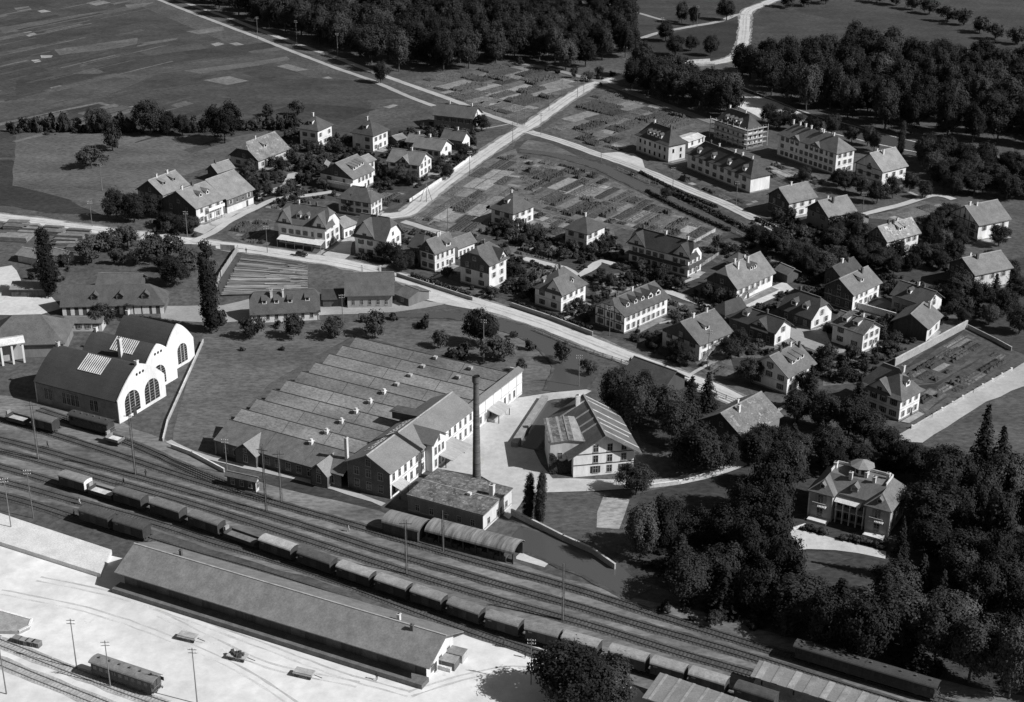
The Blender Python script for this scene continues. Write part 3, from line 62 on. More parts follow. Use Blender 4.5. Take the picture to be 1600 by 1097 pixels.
BRIDGE = ((69.7, 708.7), (93.8, 715.4))
HEDGES = [([(-30.9, 437.5), (-21.2, 429.1), (-12.3, 421.0)], 1.5, 'clipped hedge behind the roadside wall of the shingled house'), ([(0.9, 414.2), (11.0, 405.6), (22.4, 395.5)], 1.6, 'hedge behind the curved roadside wall'), ([(47.5, 521.0), (57.1, 502.8), (71.7, 479.3)], 1.3, 'hedge along the near bank of the village stream'), ([(58.3, 515.4), (67.6, 498.8), (79.6, 475.6)], 1.8, 'dark hedge between lane and stream'), ([(-25.9, 538.1), (-19.4, 554.0), (-13.8, 569.1)], 1.4, 'hedge inside the white wall of the diagonal road'), ([(9.3, 472.4), (18.3, 460.5), (25.1, 453.6)], 1.5, 'hedge in front of the right pyramid-roofed house'), ([(-7.6, 484.8), (-1.2, 476.0), (7.3, 479.9)], 1.3, 'hedge around the left pyramid-roofed house'), ([(32.8, 431.7), (40.0, 426.1), (46.0, 418.5)], 1.4, 'hedge behind the half-timbered row house'), ([(53.6, 418.6), (57.4, 410.8), (59.8, 407.9)], 1.3, 'hedge along the short house lane'), ([(31.8, 375.1), (40.4, 365.9), (47.9, 358.1)], 1.2, 'hedge on the upper side of the main road'), ([(-38.0, 448.5), (-48.4, 452.9), (-42.5, 454.1)], 1.6, 'hedge before the gabled house at the road bend'), ([(81.7, 490.3), (88.6, 479.5), (94.5, 464.8)], 1.6, 'hedge along the lower end of the right lane'), ([(111.7, 405.5), (121.2, 414.3), (128.1, 419.3)], 1.5, 'hedge behind the barn by the garden wall'), ([(-88.1, 548.4), (-79.3, 553.3), (-66.8, 548.7)], 1.4, 'hedge between the farmhouse garden and the chalet'), ([(46.9, 543.7), (58.9, 521.1), (70.4, 503.6)], 0.9, 'low hedge below the row house gardens'), ([(-120.5, 596.1), (-108.2, 599.1), (-88.0, 602.1)], 1.6, 'field hedge right of the round meadow tree')]
GREEN = [[(-87.6, 498.5), (-80.4, 562.4), (-61.0, 588.6), (-39.1, 602.8), (-15.8, 603.1), (-13.8, 571.6), (-36.5, 520.1), (-55.3, 527.2), (-73.2, 505.5)], [(-41.2, 464.1), (-34.3, 485.8), (-21.0, 472.1), (-2.2, 472.3), (32.3, 456.0), (52.3, 434.0), (60.8, 408.9), (63.3, 386.0), (47.4, 369.1), (28.6, 394.6), (11.1, 413.3), (-19.7, 438.7)], [(56.4, 418.6), (70.8, 456.4), (82.2, 493.6), (105.8, 480.9), (137.8, 457.0), (124.3, 404.7), (103.6, 377.8), (91.6, 361.5), (73.2, 361.4), (60.4, 377.5)], [(24.9, 276.2), (42.4, 295.0), (59.4, 295.1), (52.9, 246.2), (37.9, 254.9)], [(55.6, 255.0), (84.2, 269.1), (112.0, 301.1), (98.1, 230.4), (71.4, 236.1)], [(52.7, 318.9), (77.1, 328.9), (94.8, 313.0), (66.1, 309.7)], [(-76.1, 324.4), (-69.8, 327.8), (-68.9, 318.0)], [(-29.4, 407.1), (-3.7, 403.5), (14.0, 383.5), (15.5, 377.1), (-3.6, 396.6)], [(43.4, 543.6), (75.2, 490.3), (75.2, 474.4), (45.2, 521.0)], [(-201.1, 600.7), (-83.8, 609.8), (-82.4, 598.5), (-197.8, 589.7)]]
CRATES = [(-94.0, 244.7), (-92.6, 244.1), (-91.2, 243.7), (-89.9, 243.3), (-11.5, 237.4), (-10.1, 239.8)]
YARDRAMP = [(-106.1, 256.7), (-93.1, 251.2), (-92.9, 248.8), (-94.4, 247.1), (-103.1, 247.4)]
RUTS = [[(-96.3, 266.8), (-76.5, 259.8), (-54.0, 247.7), (-33.0, 235.5), (-18.3, 228.8)], [(-102.7, 262.0), (-80.2, 254.1), (-56.3, 240.4), (-42.8, 229.6), (-37.4, 224.0)], [(-18.3, 228.8), (-9.2, 233.7), (0.2, 236.7), (7.3, 235.7)], [(-68.9, 254.2), (-57.3, 245.6), (-45.1, 237.4), (-27.9, 231.6)]]
HOUSES = [{"k": "hip_w1", "c": (-76.62, 580.63), "a": 1.1067, "U": 11.15, "V": 9.55, "ze": 6.8, "zr": 10.95, "ax": "v", "ends": "hh", "w": 0.78, "r": 0.075, "wa": (2, 2), "wb": (3, 2), "ch": [(0.5, 0.62)], "dm": [("A", 0.5, 0.35, 1.8, "s")], "lab": "white square house with steep dark hipped roof, left of the two at the field edge"},
 {"k": "hip_w2", "c": (-55.06, 575.45), "a": 1.0471, "U": 11.25, "V": 10.84, "ze": 6.5, "zr": 10.93, "ax": "v", "ends": "hh", "w": 0.75, "r": 0.07, "wa": (2, 2), "wb": (3, 2), "ch": [(0.5, 0.62)], "dm": [("A", 0.5, 0.35, 1.8, "s")], "lab": "white square house with dark hipped roof, half hidden by shrubs at the field edge"},
 {"k": "farm_moss", "c": (-94.9, 556.59), "a": 1.036, "U": 19.25, "V": 14.48, "ze": 3.6, "zr": 9.18, "ax": "u", "ends": "kg", "w": 0.5, "r": 0.17, "mott": 1, "wa": (2, 1), "wb": (4, 1), "gw": 1, "ch": [(0.38, 0.5)], "dm": [("B", 0.45, 0.45, 1.6, "s")], "lab": "farmhouse with a huge pale mottled half-hipped roof below the big round tree"},
 {"k": "farm_shed", "c": (-106.06, 535.78), "a": 0.9221, "U": 8.83, "V": 6.66, "ze": 3.4, "zr": 6.0, "ax": "u", "ends": "gg", "w": 0.12, "r": 0.2, "wa": (0, 0), "wb": (0, 0), "ch": [(0.2, 0.5)], "lab": "small pale-roofed wooden shed tucked behind the long farm building"},
 {"k": "farm_long", "c": (-107.94, 493.21), "a": 0.9758, "U": 13.83, "V": 17.31, "ze": 6.0, "zr": 10.59, "ax": "u", "ends": "gg", "w": 0.62, "wA": 0.14, "r": 0.2, "wa": (2, 2), "wb": (3, 2), "ch": [(0.15, 0.5), (0.55, 0.5)], "dm": [("B", 0.45, 0.4, 1.3, "g"), ("B", 0.72, 0.42, 1.3, "g")], "bal": ("B", 4.0, 0.35, 0.95), "lab": "farm dwelling with pale roof, two small dormers and a laundry balcony"},
 {"k": "barn_long", "c": (-100.47, 505.88), "a": 0.9889, "U": 14.29, "V": 18.58, "ze": 5.2, "zr": 10.65, "ax": "u", "ends": "gg", "w": 0.13, "r": 0.21, "wa": (0, 0), "wb": (4, 1), "lowband": 0.6, "lab": "tall barn with plain pale roof and boarded wall joined to the farm dwelling"},
 {"k": "farm_left", "c": (-121.23, 509.25), "a": 1.0494, "U": 14.12, "V": 12.62, "ze": 5.0, "zr": 9.33, "ax": "u", "ends": "gg", "w": 0.3, "r": 0.22, "wa": (3, 2), "wb": (3, 1), "gw": 1, "ch": [(0.28, 0.5), (0.72, 0.5)], "dm": [("B", 0.3, 0.45, 1.6, "s"), ("B", 0.7, 0.45, 1.6, "s")], "lab": "house with pale roof, white ridge line and two dark shed dormers beside the meadow"},
 {"k": "inn", "c": (-65.53, 468.17), "a": 1.1915, "U": 10.5, "V": 17.6, "ze": 7.2, "zr": 12.6, "ax": "v", "ends": "kk", "w": 0.68, "wA": 0.35, "r": 0.1, "ov": 0.35, "wa": (6, 2), "wb": (3, 3), "ch": [(0.5, 0.3), (0.5, 0.7), (0.6, 0.5)], "dm": [("A", 0.42, 0.3, 1.5, "g"), ("A", 0.6, 0.3, 1.5, "g")], "xg": [("A", 0.12, 5.2, 0.86), ("A", 0.86, 5.2, 0.86)], "awning": 1, "lab": "large inn with rounded gables and a long white awning on the main road"},
 {"k": "inn_annex", "c": (-54.76, 473.96), "a": 0.8974, "U": 7.03, "V": 6.27, "ze": 4.2, "zr": 6.8, "ax": "u", "ends": "gh", "w": 0.68, "r": 0.22, "wa": (0, 0), "wb": (3, 1), "lab": "low grey-roofed annex attached behind the large inn"},
 {"k": "hip_long", "c": (-51.84, 498.52), "a": 1.1438, "U": 9.08, "V": 13.72, "ze": 5.2, "zr": 9.06, "ax": "v", "ends": "hh", "w": 0.74, "wA": 0.42, "r": 0.09, "wa": (4, 2), "wb": (3, 2), "ch": [(0.5, 0.3)], "lab": "broad two-storey house with large dark hipped roof behind the inn"},
 {"k": "cross_gable", "c": (-42.48, 458.6), "a": 1.1037, "U": 11.06, "V": 12.27, "ze": 6.2, "zr": 12.3, "ax": "v", "ends": "kg", "w": 0.72, "wA": 0.4, "r": 0.1, "wa": (3, 2), "wb": (3, 2), "xg": [("A", 0.68, 7.5, 0.92)], "ch": [(0.5, 0.5)], "lab": "house with half-hipped roof and wide front gable at the road bend"},
 {"k": "corner_white", "c": (-23.09, 446.77), "a": 0.8727, "U": 10.49, "V": 7.28, "ze": 6.0, "zr": 9.81, "ax": "u", "ends": "gg", "w": 0.78, "wA": 0.55, "r": 0.13, "wa": (2, 2), "wb": (4, 2), "gw": 1, "ch": [(0.5, 0.5), (0.62, 0.52)], "dm": [("B", 0.7, 0.15, 2.0, "s")], "lab": "narrow white gabled house with laundry windows and a rear wing"},
 {"k": "corner_wing", "c": (-16.16, 456.81), "a": 0.8494, "U": 8.82, "V": 5.74, "ze": 3.8, "zr": 6.4, "ax": "u", "ends": "gg", "w": 0.72, "r": 0.14, "wa": (0, 0), "wb": (4, 1), "lab": "low plain wing with grey roof attached to the narrow white gabled house"},
 {"k": "corner_back", "c": (-27.66, 454.07), "a": 1.015, "U": 10.08, "V": 6.12, "ze": 4.6, "zr": 7.6, "ax": "v", "ends": "hg", "w": 0.25, "r": 0.06, "wa": (1, 1), "wb": (0, 0), "lab": "dark-roofed rear wing at the left of the narrow white gabled house"},
 {"k": "wood_top", "c": (-8.73, 432.87), "a": 0.9345, "U": 9.7, "V": 12.18, "ze": 8.0, "zr": 12.23, "ax": "u", "ends": "kk", "w": 0.78, "wA": 0.6, "r": 0.1, "wa": (2, 3), "wb": (2, 3), "gw": 2, "ch": [(0.55, 0.5), (0.7, 0.62)], "xg": [("B", 0.8, 4.4, 0.78)], "lab": "three-storey white house with a dark shingled top floor on the main road"},
 {"k": "hip_mid", "c": (-0.03, 487.93), "a": 0.8903, "U": 12.19, "V": 10.51, "ze": 5.5, "zr": 10.32, "ax": "v", "ends": "hh", "w": 0.8, "wA": 0.66, "r": 0.085, "wa": (2, 2), "wb": (3, 2), "ch": [(0.55, 0.6)], "dm": [("A", 0.5, 0.4, 1.6, "s")], "lab": "white square house with pyramid roof standing alone among the allotments, left one"},
 {"k": "hip_mid2", "c": (23.34, 467.11), "a": 0.8993, "U": 10.96, "V": 9.81, "ze": 5.8, "zr": 9.43, "ax": "v", "ends": "hh", "w": 0.8, "wA": 0.66, "r": 0.075, "wa": (2, 2), "wb": (3, 2), "ch": [(0.5, 0.5)], "lab": "white square house with dark pyramid roof among the allotments, right one"},
 {"k": "curved_gable", "c": (14.06, 416.52), "a": 0.8721, "U": 12.78, "V": 10.94, "ze": 5.6, "zr": 11.1, "ax": "u", "ends": "hh", "w": 0.8, "wA": 0.62, "r": 0.12, "wa": (2, 2), "wb": (4, 2), "xg": [("A", 0.28, 6.2, 0.8)], "ch": [(0.45, 0.5), (0.4, 0.6)], "dm": [("B", 0.55, 0.25, 1.2, "g"), ("A", 0.8, 0.2, 1.2, "g")], "lab": "white house with broad curved front gable behind a roadside hedge"},
 {"k": "timber_row", "c": (33.92, 404.44), "a": 0.815, "U": 20.59, "V": 12.04, "ze": 5.5, "zr": 8.82, "ax": "u", "ends": "kg", "w": 0.76, "wA": 0.5, "r": 0.1, "wa": (3, 2), "wb": (8, 2), "ht": 1, "ch": [(0.12, 0.5), (0.22, 0.58), (0.5, 0.5)], "dm": [("B", 0.18, 0.35, 1.4, "g"), ("B", 0.36, 0.35, 1.4, "g"), ("B", 0.52, 0.35, 1.4, "g"), ("B", 0.68, 0.3, 2.2, "g"), ("B", 0.86, 0.3, 2.2, "g")], "lab": "long half-timbered row house with five dormers beside the main road"},
 {"k": "twin_gable", "c": (47.29, 447.03), "a": 0.8942, "U": 8.13, "V": 22.49, "ze": 6.2, "zr": 10.51, "ax": "v", "ends": "kk", "w": 0.72, "wA": 0.5, "r": 0.055, "ov": 0.35, "wa": (8, 2), "wb": (3, 2), "xg": [("A", 0.12, 6.6, 0.95), ("A", 0.88, 6.6, 0.95)], "pent": 3.2, "ch": [(0.5, 0.12), (0.5, 0.5), (0.5, 0.9)], "lab": "wide terrace with black roof, two end gables and a pent roof between floors"},
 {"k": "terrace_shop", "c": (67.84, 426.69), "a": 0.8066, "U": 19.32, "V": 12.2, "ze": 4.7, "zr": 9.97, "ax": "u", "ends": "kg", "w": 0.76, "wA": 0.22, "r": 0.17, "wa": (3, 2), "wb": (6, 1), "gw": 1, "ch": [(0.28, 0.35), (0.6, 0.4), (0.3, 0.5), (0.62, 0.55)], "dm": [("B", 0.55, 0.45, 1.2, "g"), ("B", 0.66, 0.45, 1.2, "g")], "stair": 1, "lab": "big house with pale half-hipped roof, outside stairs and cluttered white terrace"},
 {"k": "terrace_shed", "c": (83.55, 436.04), "a": 0.5954, "U": 5.76, "V": 6.13, "ze": 2.9, "zr": 4.5, "ax": "v", "ends": "gg", "w": 0.1, "r": 0.16, "wa": (0, 0), "wb": (0, 0), "lab": "low open shed with grey roof beside the cluttered white terrace"},
 {"k": "terrace_rear", "c": (69.59, 444.6), "a": 0.8257, "U": 7.86, "V": 5.1, "ze": 3.4, "zr": 5.6, "ax": "v", "ends": "hh", "w": 0.3, "r": 0.1, "wa": (1, 1), "wb": (0, 0), "lab": "small hipped outbuilding peeping over the big pale half-hipped roof"},
 {"k": "stair_house", "c": (50.3, 384.49), "a": 0.7435, "U": 14.08, "V": 14.64, "ze": 5.0, "zr": 9.64, "ax": "u", "ends": "gg", "w": 0.74, "wA": 0.3, "r": 0.13, "wa": (3, 2), "wb": (4, 2), "gw": 1, "ch": [(0.35, 0.5), (0.8, 0.5)], "dm": [("B", 0.45, 0.4, 1.6, "s")], "stair": 1, "lab": "white house with wide grey gable roof and outside stairs facing the lane"},
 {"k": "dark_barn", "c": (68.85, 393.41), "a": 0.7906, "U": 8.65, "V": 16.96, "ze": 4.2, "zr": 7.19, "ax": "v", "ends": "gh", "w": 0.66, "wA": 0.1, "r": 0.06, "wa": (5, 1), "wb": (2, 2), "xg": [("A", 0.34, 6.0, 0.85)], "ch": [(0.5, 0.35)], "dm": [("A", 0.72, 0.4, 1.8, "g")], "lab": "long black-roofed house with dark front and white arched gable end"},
 {"k": "dark_barn_wing", "c": (61.57, 404.08), "a": 0.6833, "U": 9.24, "V": 6.06, "ze": 3.6, "zr": 6.2, "ax": "u", "ends": "hg", "w": 0.1, "r": 0.06, "wa": (0, 0), "wb": (0, 0), "lab": "small dark-roofed wing left of the long black-roofed house"},
 {"k": "dormer_cottage", "c": (83.66, 404.07), "a": 0.7519, "U": 10.73, "V": 12.1, "ze": 3.4, "zr": 8.45, "ax": "v", "ends": "kk", "w": 0.7, "wA": 0.12, "r": 0.085, "wa": (3, 1), "wb": (2, 2), "dm": [("A", 0.32, 0.3, 1.8, "g"), ("A", 0.68, 0.3, 1.8, "g")], "ch": [(0.5, 0.75)], "lab": "cottage with dark roof and two gabled dormers beside a white garden wall"},
 {"k": "step_roof", "c": (99.66, 419.1), "a": 0.7852, "U": 15.02, "V": 11.03, "ze": 5.2, "zr": 8.97, "ax": "u", "ends": "gg", "w": 0.72, "wA": 0.14, "r": 0.15, "wa": (3, 2), "wb": (5, 2), "gw": 1, "ch": [(0.72, 0.4)], "dm": [("B", 0.5, 0.4, 1.5, "s")], "lab": "house with stepped pale roof and white side wall facing a courtyard"},
 {"k": "low_dark", "c": (99.56, 433.54), "a": 0.8135, "U": 11.97, "V": 6.71, "ze": 4.2, "zr": 6.8, "ax": "u", "ends": "gg", "w": 0.12, "r": 0.06, "wa": (2, 1), "wb": (0, 0), "ch": [(0.45, 0.5), (0.7, 0.4)], "lab": "low house with flat-pitched dark roof behind the stepped pale roof"},
 {"k": "two_shed_dormers", "c": (94.59, 388.27), "a": 0.7593, "U": 9.25, "V": 11.22, "ze": 5.4, "zr": 8.06, "ax": "v", "ends": "gg", "w": 0.8, "wA": 0.62, "r": 0.13, "mott": 1, "wa": (2, 2), "wb": (3, 3), "ch": [(0.5, 0.32)], "dm": [("A", 0.35, 0.35, 1.6, "s"), ("A", 0.72, 0.35, 1.6, "s")], "lab": "white house with mottled roof and two shed dormers casting long shadows"},
 {"k": "white_gable_end", "c": (117.0, 411.96), "a": 0.7577, "U": 9.71, "V": 12.4, "ze": 4.4, "zr": 7.62, "ax": "v", "ends": "gg", "w": 0.74, "wA": 0.25, "r": 0.08, "wa": (4, 1), "wb": (1, 2), "ch": [(0.5, 0.5), (0.55, 0.35)], "dm": [("A", 0.6, 0.35, 1.2, "g")], "lab": "house with dark roof and bright white gable end above the barn"},
 {"k": "dark_gable_barn", "c": (113.32, 396.47), "a": 0.9897, "U": 12.31, "V": 11.09, "ze": 3.9, "zr": 7.38, "ax": "u", "ends": "gk", "w": 0.62, "wA": 0.06, "r": 0.15, "wa": (0, 0), "wb": (2, 1), "ch": [(0.85, 0.3)], "lab": "barn with black open gable next to the long garden wall"},
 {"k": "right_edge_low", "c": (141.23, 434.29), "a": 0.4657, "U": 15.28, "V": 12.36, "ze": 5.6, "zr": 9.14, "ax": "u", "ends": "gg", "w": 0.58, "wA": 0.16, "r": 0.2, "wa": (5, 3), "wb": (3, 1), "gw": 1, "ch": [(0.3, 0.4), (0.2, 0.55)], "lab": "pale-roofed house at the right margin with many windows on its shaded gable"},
 {"k": "right_edge_timber", "c": (153.6, 479.78), "a": 0.4899, "U": 14.44, "V": 14.68, "ze": 5.6, "zr": 10.23, "ax": "u", "ends": "gg", "w": 0.72, "wA": 0.4, "r": 0.18, "wa": (3, 2), "wb": (3, 1), "ht": 1, "ch": [(0.3, 0.45), (0.1, 0.5)], "lab": "half-timbered gabled house at the right margin above the pale-roofed one"},
 {"k": "moss_stair", "c": (121.26, 461.71), "a": 0.6077, "U": 15.82, "V": 9.17, "ze": 5.8, "zr": 9.76, "ax": "u", "ends": "gg", "w": 0.72, "wA": 0.2, "r": 0.27, "mott": 1, "wa": (3, 2), "wb": (5, 2), "ht": 1, "ch": [(0.28, 0.5), (0.42, 0.45), (0.6, 0.55)], "dm": [("B", 0.5, 0.4, 1.4, "s"), ("B", 0.64, 0.42, 1.4, "s")], "stair": 1, "lab": "house with pale speckled roof and a straight outside staircase to a balcony"},
 {"k": "timber_tall", "c": (132.9, 533.6), "a": 0.6218, "U": 13.66, "V": 13.85, "ze": 6.6, "zr": 11.96, "ax": "u", "ends": "gg", "w": 0.8, "wA": 0.36, "r": 0.24, "wa": (3, 3), "wb": (3, 2), "ht": 2, "ch": [(0.42, 0.4), (0.3, 0.55)], "lab": "tall banded house with pale gable roof near the river trees"},
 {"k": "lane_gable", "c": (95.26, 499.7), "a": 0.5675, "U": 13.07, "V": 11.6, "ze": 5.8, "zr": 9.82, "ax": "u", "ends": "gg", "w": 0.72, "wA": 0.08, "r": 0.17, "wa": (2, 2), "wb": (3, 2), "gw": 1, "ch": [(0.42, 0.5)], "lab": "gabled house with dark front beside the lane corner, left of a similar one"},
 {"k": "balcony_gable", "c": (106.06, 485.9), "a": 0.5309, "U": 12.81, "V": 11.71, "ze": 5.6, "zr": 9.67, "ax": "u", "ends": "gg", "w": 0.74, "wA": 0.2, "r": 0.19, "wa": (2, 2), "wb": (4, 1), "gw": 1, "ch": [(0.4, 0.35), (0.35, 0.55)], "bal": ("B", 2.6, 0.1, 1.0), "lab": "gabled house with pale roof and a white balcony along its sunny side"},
 {"k": "balcony_shed", "c": (115.73, 485.99), "a": 0.7134, "U": 6.9, "V": 4.66, "ze": 2.8, "zr": 4.3, "ax": "v", "ends": "gg", "w": 0.2, "r": 0.07, "wa": (0, 0), "wb": (0, 0), "lab": "small dark shed roof beside the house with the white balcony"},
 {"k": "tenement", "c": (113.34, 556.63), "a": 0.6004, "U": 10.11, "V": 31.54, "ze": 8.3, "zr": 12.72, "ax": "v", "ends": "hh", "w": 0.72, "wA": 0.36, "r": 0.15, "ov": 0.5, "wa": (11, 3), "wb": (3, 3), "sh": 1, "ch": [(0.5, 0.92), (0.5, 0.8), (0.5, 0.7), (0.5, 0.6), (0.5, 0.42), (0.5, 0.38), (0.5, 0.2)], "xg": [("A", 0.35, 5.0, 0.4), ("A", 0.7, 5.0, 0.4)], "lab": "long three-storey tenement with seven white chimneys near the river"},
 {"k": "row_house", "c": (78.22, 537.09), "a": 0.5682, "U": 10.23, "V": 36.85, "ze": 5.8, "zr": 10.69, "ax": "v", "ends": "hh", "w": 0.78, "wA": 0.5, "r": 0.075, "flare": 1, "wa": (8, 2), "wb": (0, 0), "ch": [(0.5, 0.93), (0.5, 0.8), (0.5, 0.66), (0.5, 0.4), (0.5, 0.28), (0.5, 0.12)], "dm": [("A", 0.86, 0.25, 1.5, "g"), ("A", 0.63, 0.25, 1.5, "g"), ("A", 0.38, 0.25, 1.5, "g"), ("A", 0.14, 0.25, 1.5, "g")], "lab": "long two-storey row house with dark flared roof and blank white end wall"},
 {"k": "new_house", "c": (56.35, 566.34), "a": 0.6263, "U": 9.57, "V": 19.94, "ze": 6.6, "zr": 11.76, "ax": "v", "ends": "hh", "w": 0.55, "wA": 0.36, "r": 0.08, "flare": 1, "wa": (6, 2), "wb": (2, 3), "sh": 0, "ch": [(0.5, 0.72), (0.5, 0.2)], "dm": [("A", 0.68, 0.25, 1.4, "g"), ("A", 0.56, 0.25, 1.4, "g"), ("A", 0.44, 0.25, 1.4, "g"), ("A", 0.32, 0.25, 1.4, "g")], "lab": "unfinished masonry house with flared roof, four dormers and bare window holes"},
 {"k": "scaffold_house", "c": (88.44, 585.55), "a": 0.6085, "U": 9.41, "V": 20.27, "ze": 7.0, "zr": 12.09, "ax": "v", "ends": "hh", "w": 0.62, "wA": 0.3, "r": 0.08, "flare": 1, "wa": (6, 2), "wb": (3, 3), "sh": 0, "ch": [(0.5, 0.8), (0.5, 0.3)], "dm": [("A", 0.7, 0.25, 1.4, "g"), ("A", 0.57, 0.25, 1.4, "g"), ("A", 0.44, 0.25, 1.4, "g"), ("A", 0.31, 0.25, 1.4, "g")], "scaf": 1, "lab": "new house still wrapped in wooden scaffolding at the river edge"},
 {"k": "builders_hut", "c": (68.86, 580.96), "a": 0.7913, "U": 10.61, "V": 7.75, "ze": 2.9, "zr": 3.6, "ax": "u", "ends": "gg", "w": 0.66, "r": 0.5, "wa": (0, 0), "wb": (2, 1), "sh": 0, "lab": "small white builders hut with pale roof between the two new houses"},
 {"k": "field_house", "c": (-22.21, 605.56), "a": 1.2171, "U": 10.81, "V": 18.0, "ze": 5.2, "zr": 8.91, "ax": "v", "ends": "gg", "w": 0.66, "wA": 0.22, "r": 0.095, "wa": (5, 1), "wb": (2, 2), "ch": [(0.5, 0.72), (0.5, 0.12)], "lab": "wide house with large dark roof beside the field track junction"},
 {"k": "lane_house", "c": (-30.26, 562.21), "a": 1.1292, "U": 10.18, "V": 12.63, "ze": 4.6, "zr": 7.77, "ax": "v", "ends": "gg", "w": 0.76, "wA": 0.35, "r": 0.16, "wa": (4, 1), "wb": (2, 2), "ch": [(0.5, 0.6)], "lab": "house with pale plain roof and white timbered gable facing the side road, front of two"},
 {"k": "lane_house_rear", "c": (-21.91, 575.29), "a": 1.0687, "U": 6.96, "V": 10.18, "ze": 4.0, "zr": 7.1, "ax": "v", "ends": "gg", "w": 0.74, "wA": 0.2, "r": 0.13, "wa": (3, 1), "wb": (2, 1), "ch": [(0.5, 0.4)], "lab": "smaller house with worn grey roof just behind the white timbered gable"},
 {"k": "lane_annex", "c": (-37.1, 575.34), "a": 1.2396, "U": 9.15, "V": 6.33, "ze": 3.2, "zr": 5.4, "ax": "v", "ends": "gg", "w": 0.25, "r": 0.16, "wa": (2, 1), "wb": (0, 0), "ch": [(0.5, 0.3)], "lab": "low annex with pale roof at the left of the white timbered gable"},
 {"k": "gable_front", "c": (-37.75, 542.82), "a": 1.1682, "U": 11.23, "V": 14.0, "ze": 5.0, "zr": 8.57, "ax": "v", "ends": "gg", "w": 0.76, "wA": 0.45, "r": 0.16, "wa": (4, 2), "wb": (3, 2), "xg": [("A", 0.5, 4.6, 0.75)], "ch": [(0.5, 0.42)], "lab": "white house with pale roof and a small central front gable by the side road"},
 {"k": "garden_shed_far", "c": (-45.08, 580.64), "a": 0.8292, "U": 5.8, "V": 5.81, "ze": 2.4, "zr": 3.6, "ax": "u", "ends": "gg", "w": 0.1, "r": 0.18, "wa": (0, 0), "wb": (0, 0), "lab": "tiny striped shed roof between the two square houses and the lane"},
 {"k": "chalet", "c": (-59.38, 528.29), "a": 1.0299, "U": 13.36, "V": 15.63, "ze": 5.0, "zr": 9.73, "ax": "u", "ends": "gg", "w": 0.7, "wA": 0.5, "r": 0.15, "wa": (2, 1), "wb": (5, 1), "gw": 1, "dm": [("B", 0.35, 0.35, 1.3, "s"), ("B", 0.5, 0.37, 1.3, "s"), ("B", 0.65, 0.39, 1.3, "s"), ("B", 0.8, 0.41, 1.3, "s")], "bal": ("A", 2.5, 0.0, 1.0), "balb": 1, "lab": "chalet with four stepped shed dormers and a wide front balcony"},
 {"k": "chalet_wing", "c": (-54.31, 538.23), "a": 0.9852, "U": 6.65, "V": 7.34, "ze": 6.2, "zr": 7.8, "ax": "u", "ends": "gg", "w": 0.74, "r": 0.2, "wa": (0, 0), "wb": (2, 1), "lab": "tall white wing with small pale roof at the back of the chalet"},
 {"k": "chalet_shed", "c": (-68.95, 545.15), "a": 1.5183, "U": 5.24, "V": 2.89, "ze": 2.4, "zr": 3.3, "ax": "u", "ends": "gg", "w": 0.2, "r": 0.2, "wa": (0, 0), "wb": (0, 0), "lab": "small pale shed roof in the garden left of the chalet"},
 {"k": "mill_shed_long", "c": (-114.53, 411.15), "a": 1.6366, "U": 10.5, "V": 29.76, "ze": 2.9, "zr": 7.5, "ax": "v", "ends": "hg", "w": 0.12, "r": 0.085, "ov": 0.5, "wa": (0, 0), "wb": (0, 0), "dm": [("A", 0.68, 0.25, 2.0, "g"), ("A", 0.43, 0.25, 2.0, "g"), ("A", 0.18, 0.25, 2.2, "g")], "panels": 1, "lab": "long low timber shed with three small gabled dormers and white wall panels"},
 {"k": "yard_shed", "c": (-115.86, 424.49), "a": 1.5273, "U": 9.0, "V": 13.51, "ze": 3.2, "zr": 5.8, "ax": "v", "ends": "gg", "w": 0.1, "r": 0.1, "ov": 0.8, "wa": (0, 0), "wb": (0, 0), "lab": "plain shed behind the long low timber shed"},
 {"k": "west_barn", "c": (-131.47, 383.69), "a": 1.6566, "U": 16.0, "V": 22.04, "ze": 4.0, "zr": 9.5, "ax": "v", "ends": "hh", "w": 0.2, "r": 0.11, "ov": 0.8, "wa": (0, 0), "wb": (0, 0), "lab": "broad grey hipped roof at the left margin behind the arched halls"},
 {"k": "west_canopy", "c": (-138.5, 371.98), "a": 1.9678, "U": 5.56, "V": 17.89, "ze": 6.0, "zr": 6.9, "ax": "v", "ends": "gg", "w": 0.75, "r": 0.65, "ov": 0.5, "wa": (0, 0), "wb": (0, 0), "open": 1, "lab": "white flat-roofed open hall on posts at the left margin"},
 {"k": "small_yard_roof", "c": (-119.73, 396.53), "a": 1.5797, "U": 5.0, "V": 11.03, "ze": 2.6, "zr": 3.6, "ax": "v", "ends": "gg", "w": 0.5, "r": 0.14, "ov": 0.3, "wa": (4, 1), "wb": (0, 0), "lab": "narrow lean-to roof between the long timber shed and the arched halls"},
 {"k": "hut_logs_a", "c": (-141.02, 450.43), "a": 1.0587, "U": 5.13, "V": 8.29, "ze": 2.4, "zr": 3.7, "ax": "v", "ends": "gg", "w": 0.6, "r": 0.16, "wa": (0, 0), "wb": (0, 0), "lab": "small hut with tilted grey roof right of the left poplar"},
 {"k": "hut_logs_b", "c": (-149.35, 450.21), "a": 1.1343, "U": 7.42, "V": 9.0, "ze": 2.4, "zr": 3.7, "ax": "v", "ends": "gg", "w": 0.5, "r": 0.18, "wa": (0, 0), "wb": (0, 0), "lab": "small hut with grey roof left of the left poplar"},
 {"k": "hut_yard_c", "c": (-142.29, 422.74), "a": 1.557, "U": 7.0, "V": 10.95, "ze": 2.6, "zr": 3.7, "ax": "v", "ends": "gg", "w": 0.05, "r": 0.24, "ov": 0.4, "wa": (0, 0), "wb": (0, 0), "lab": "low black-fronted shed with pale roof at the left yard"},
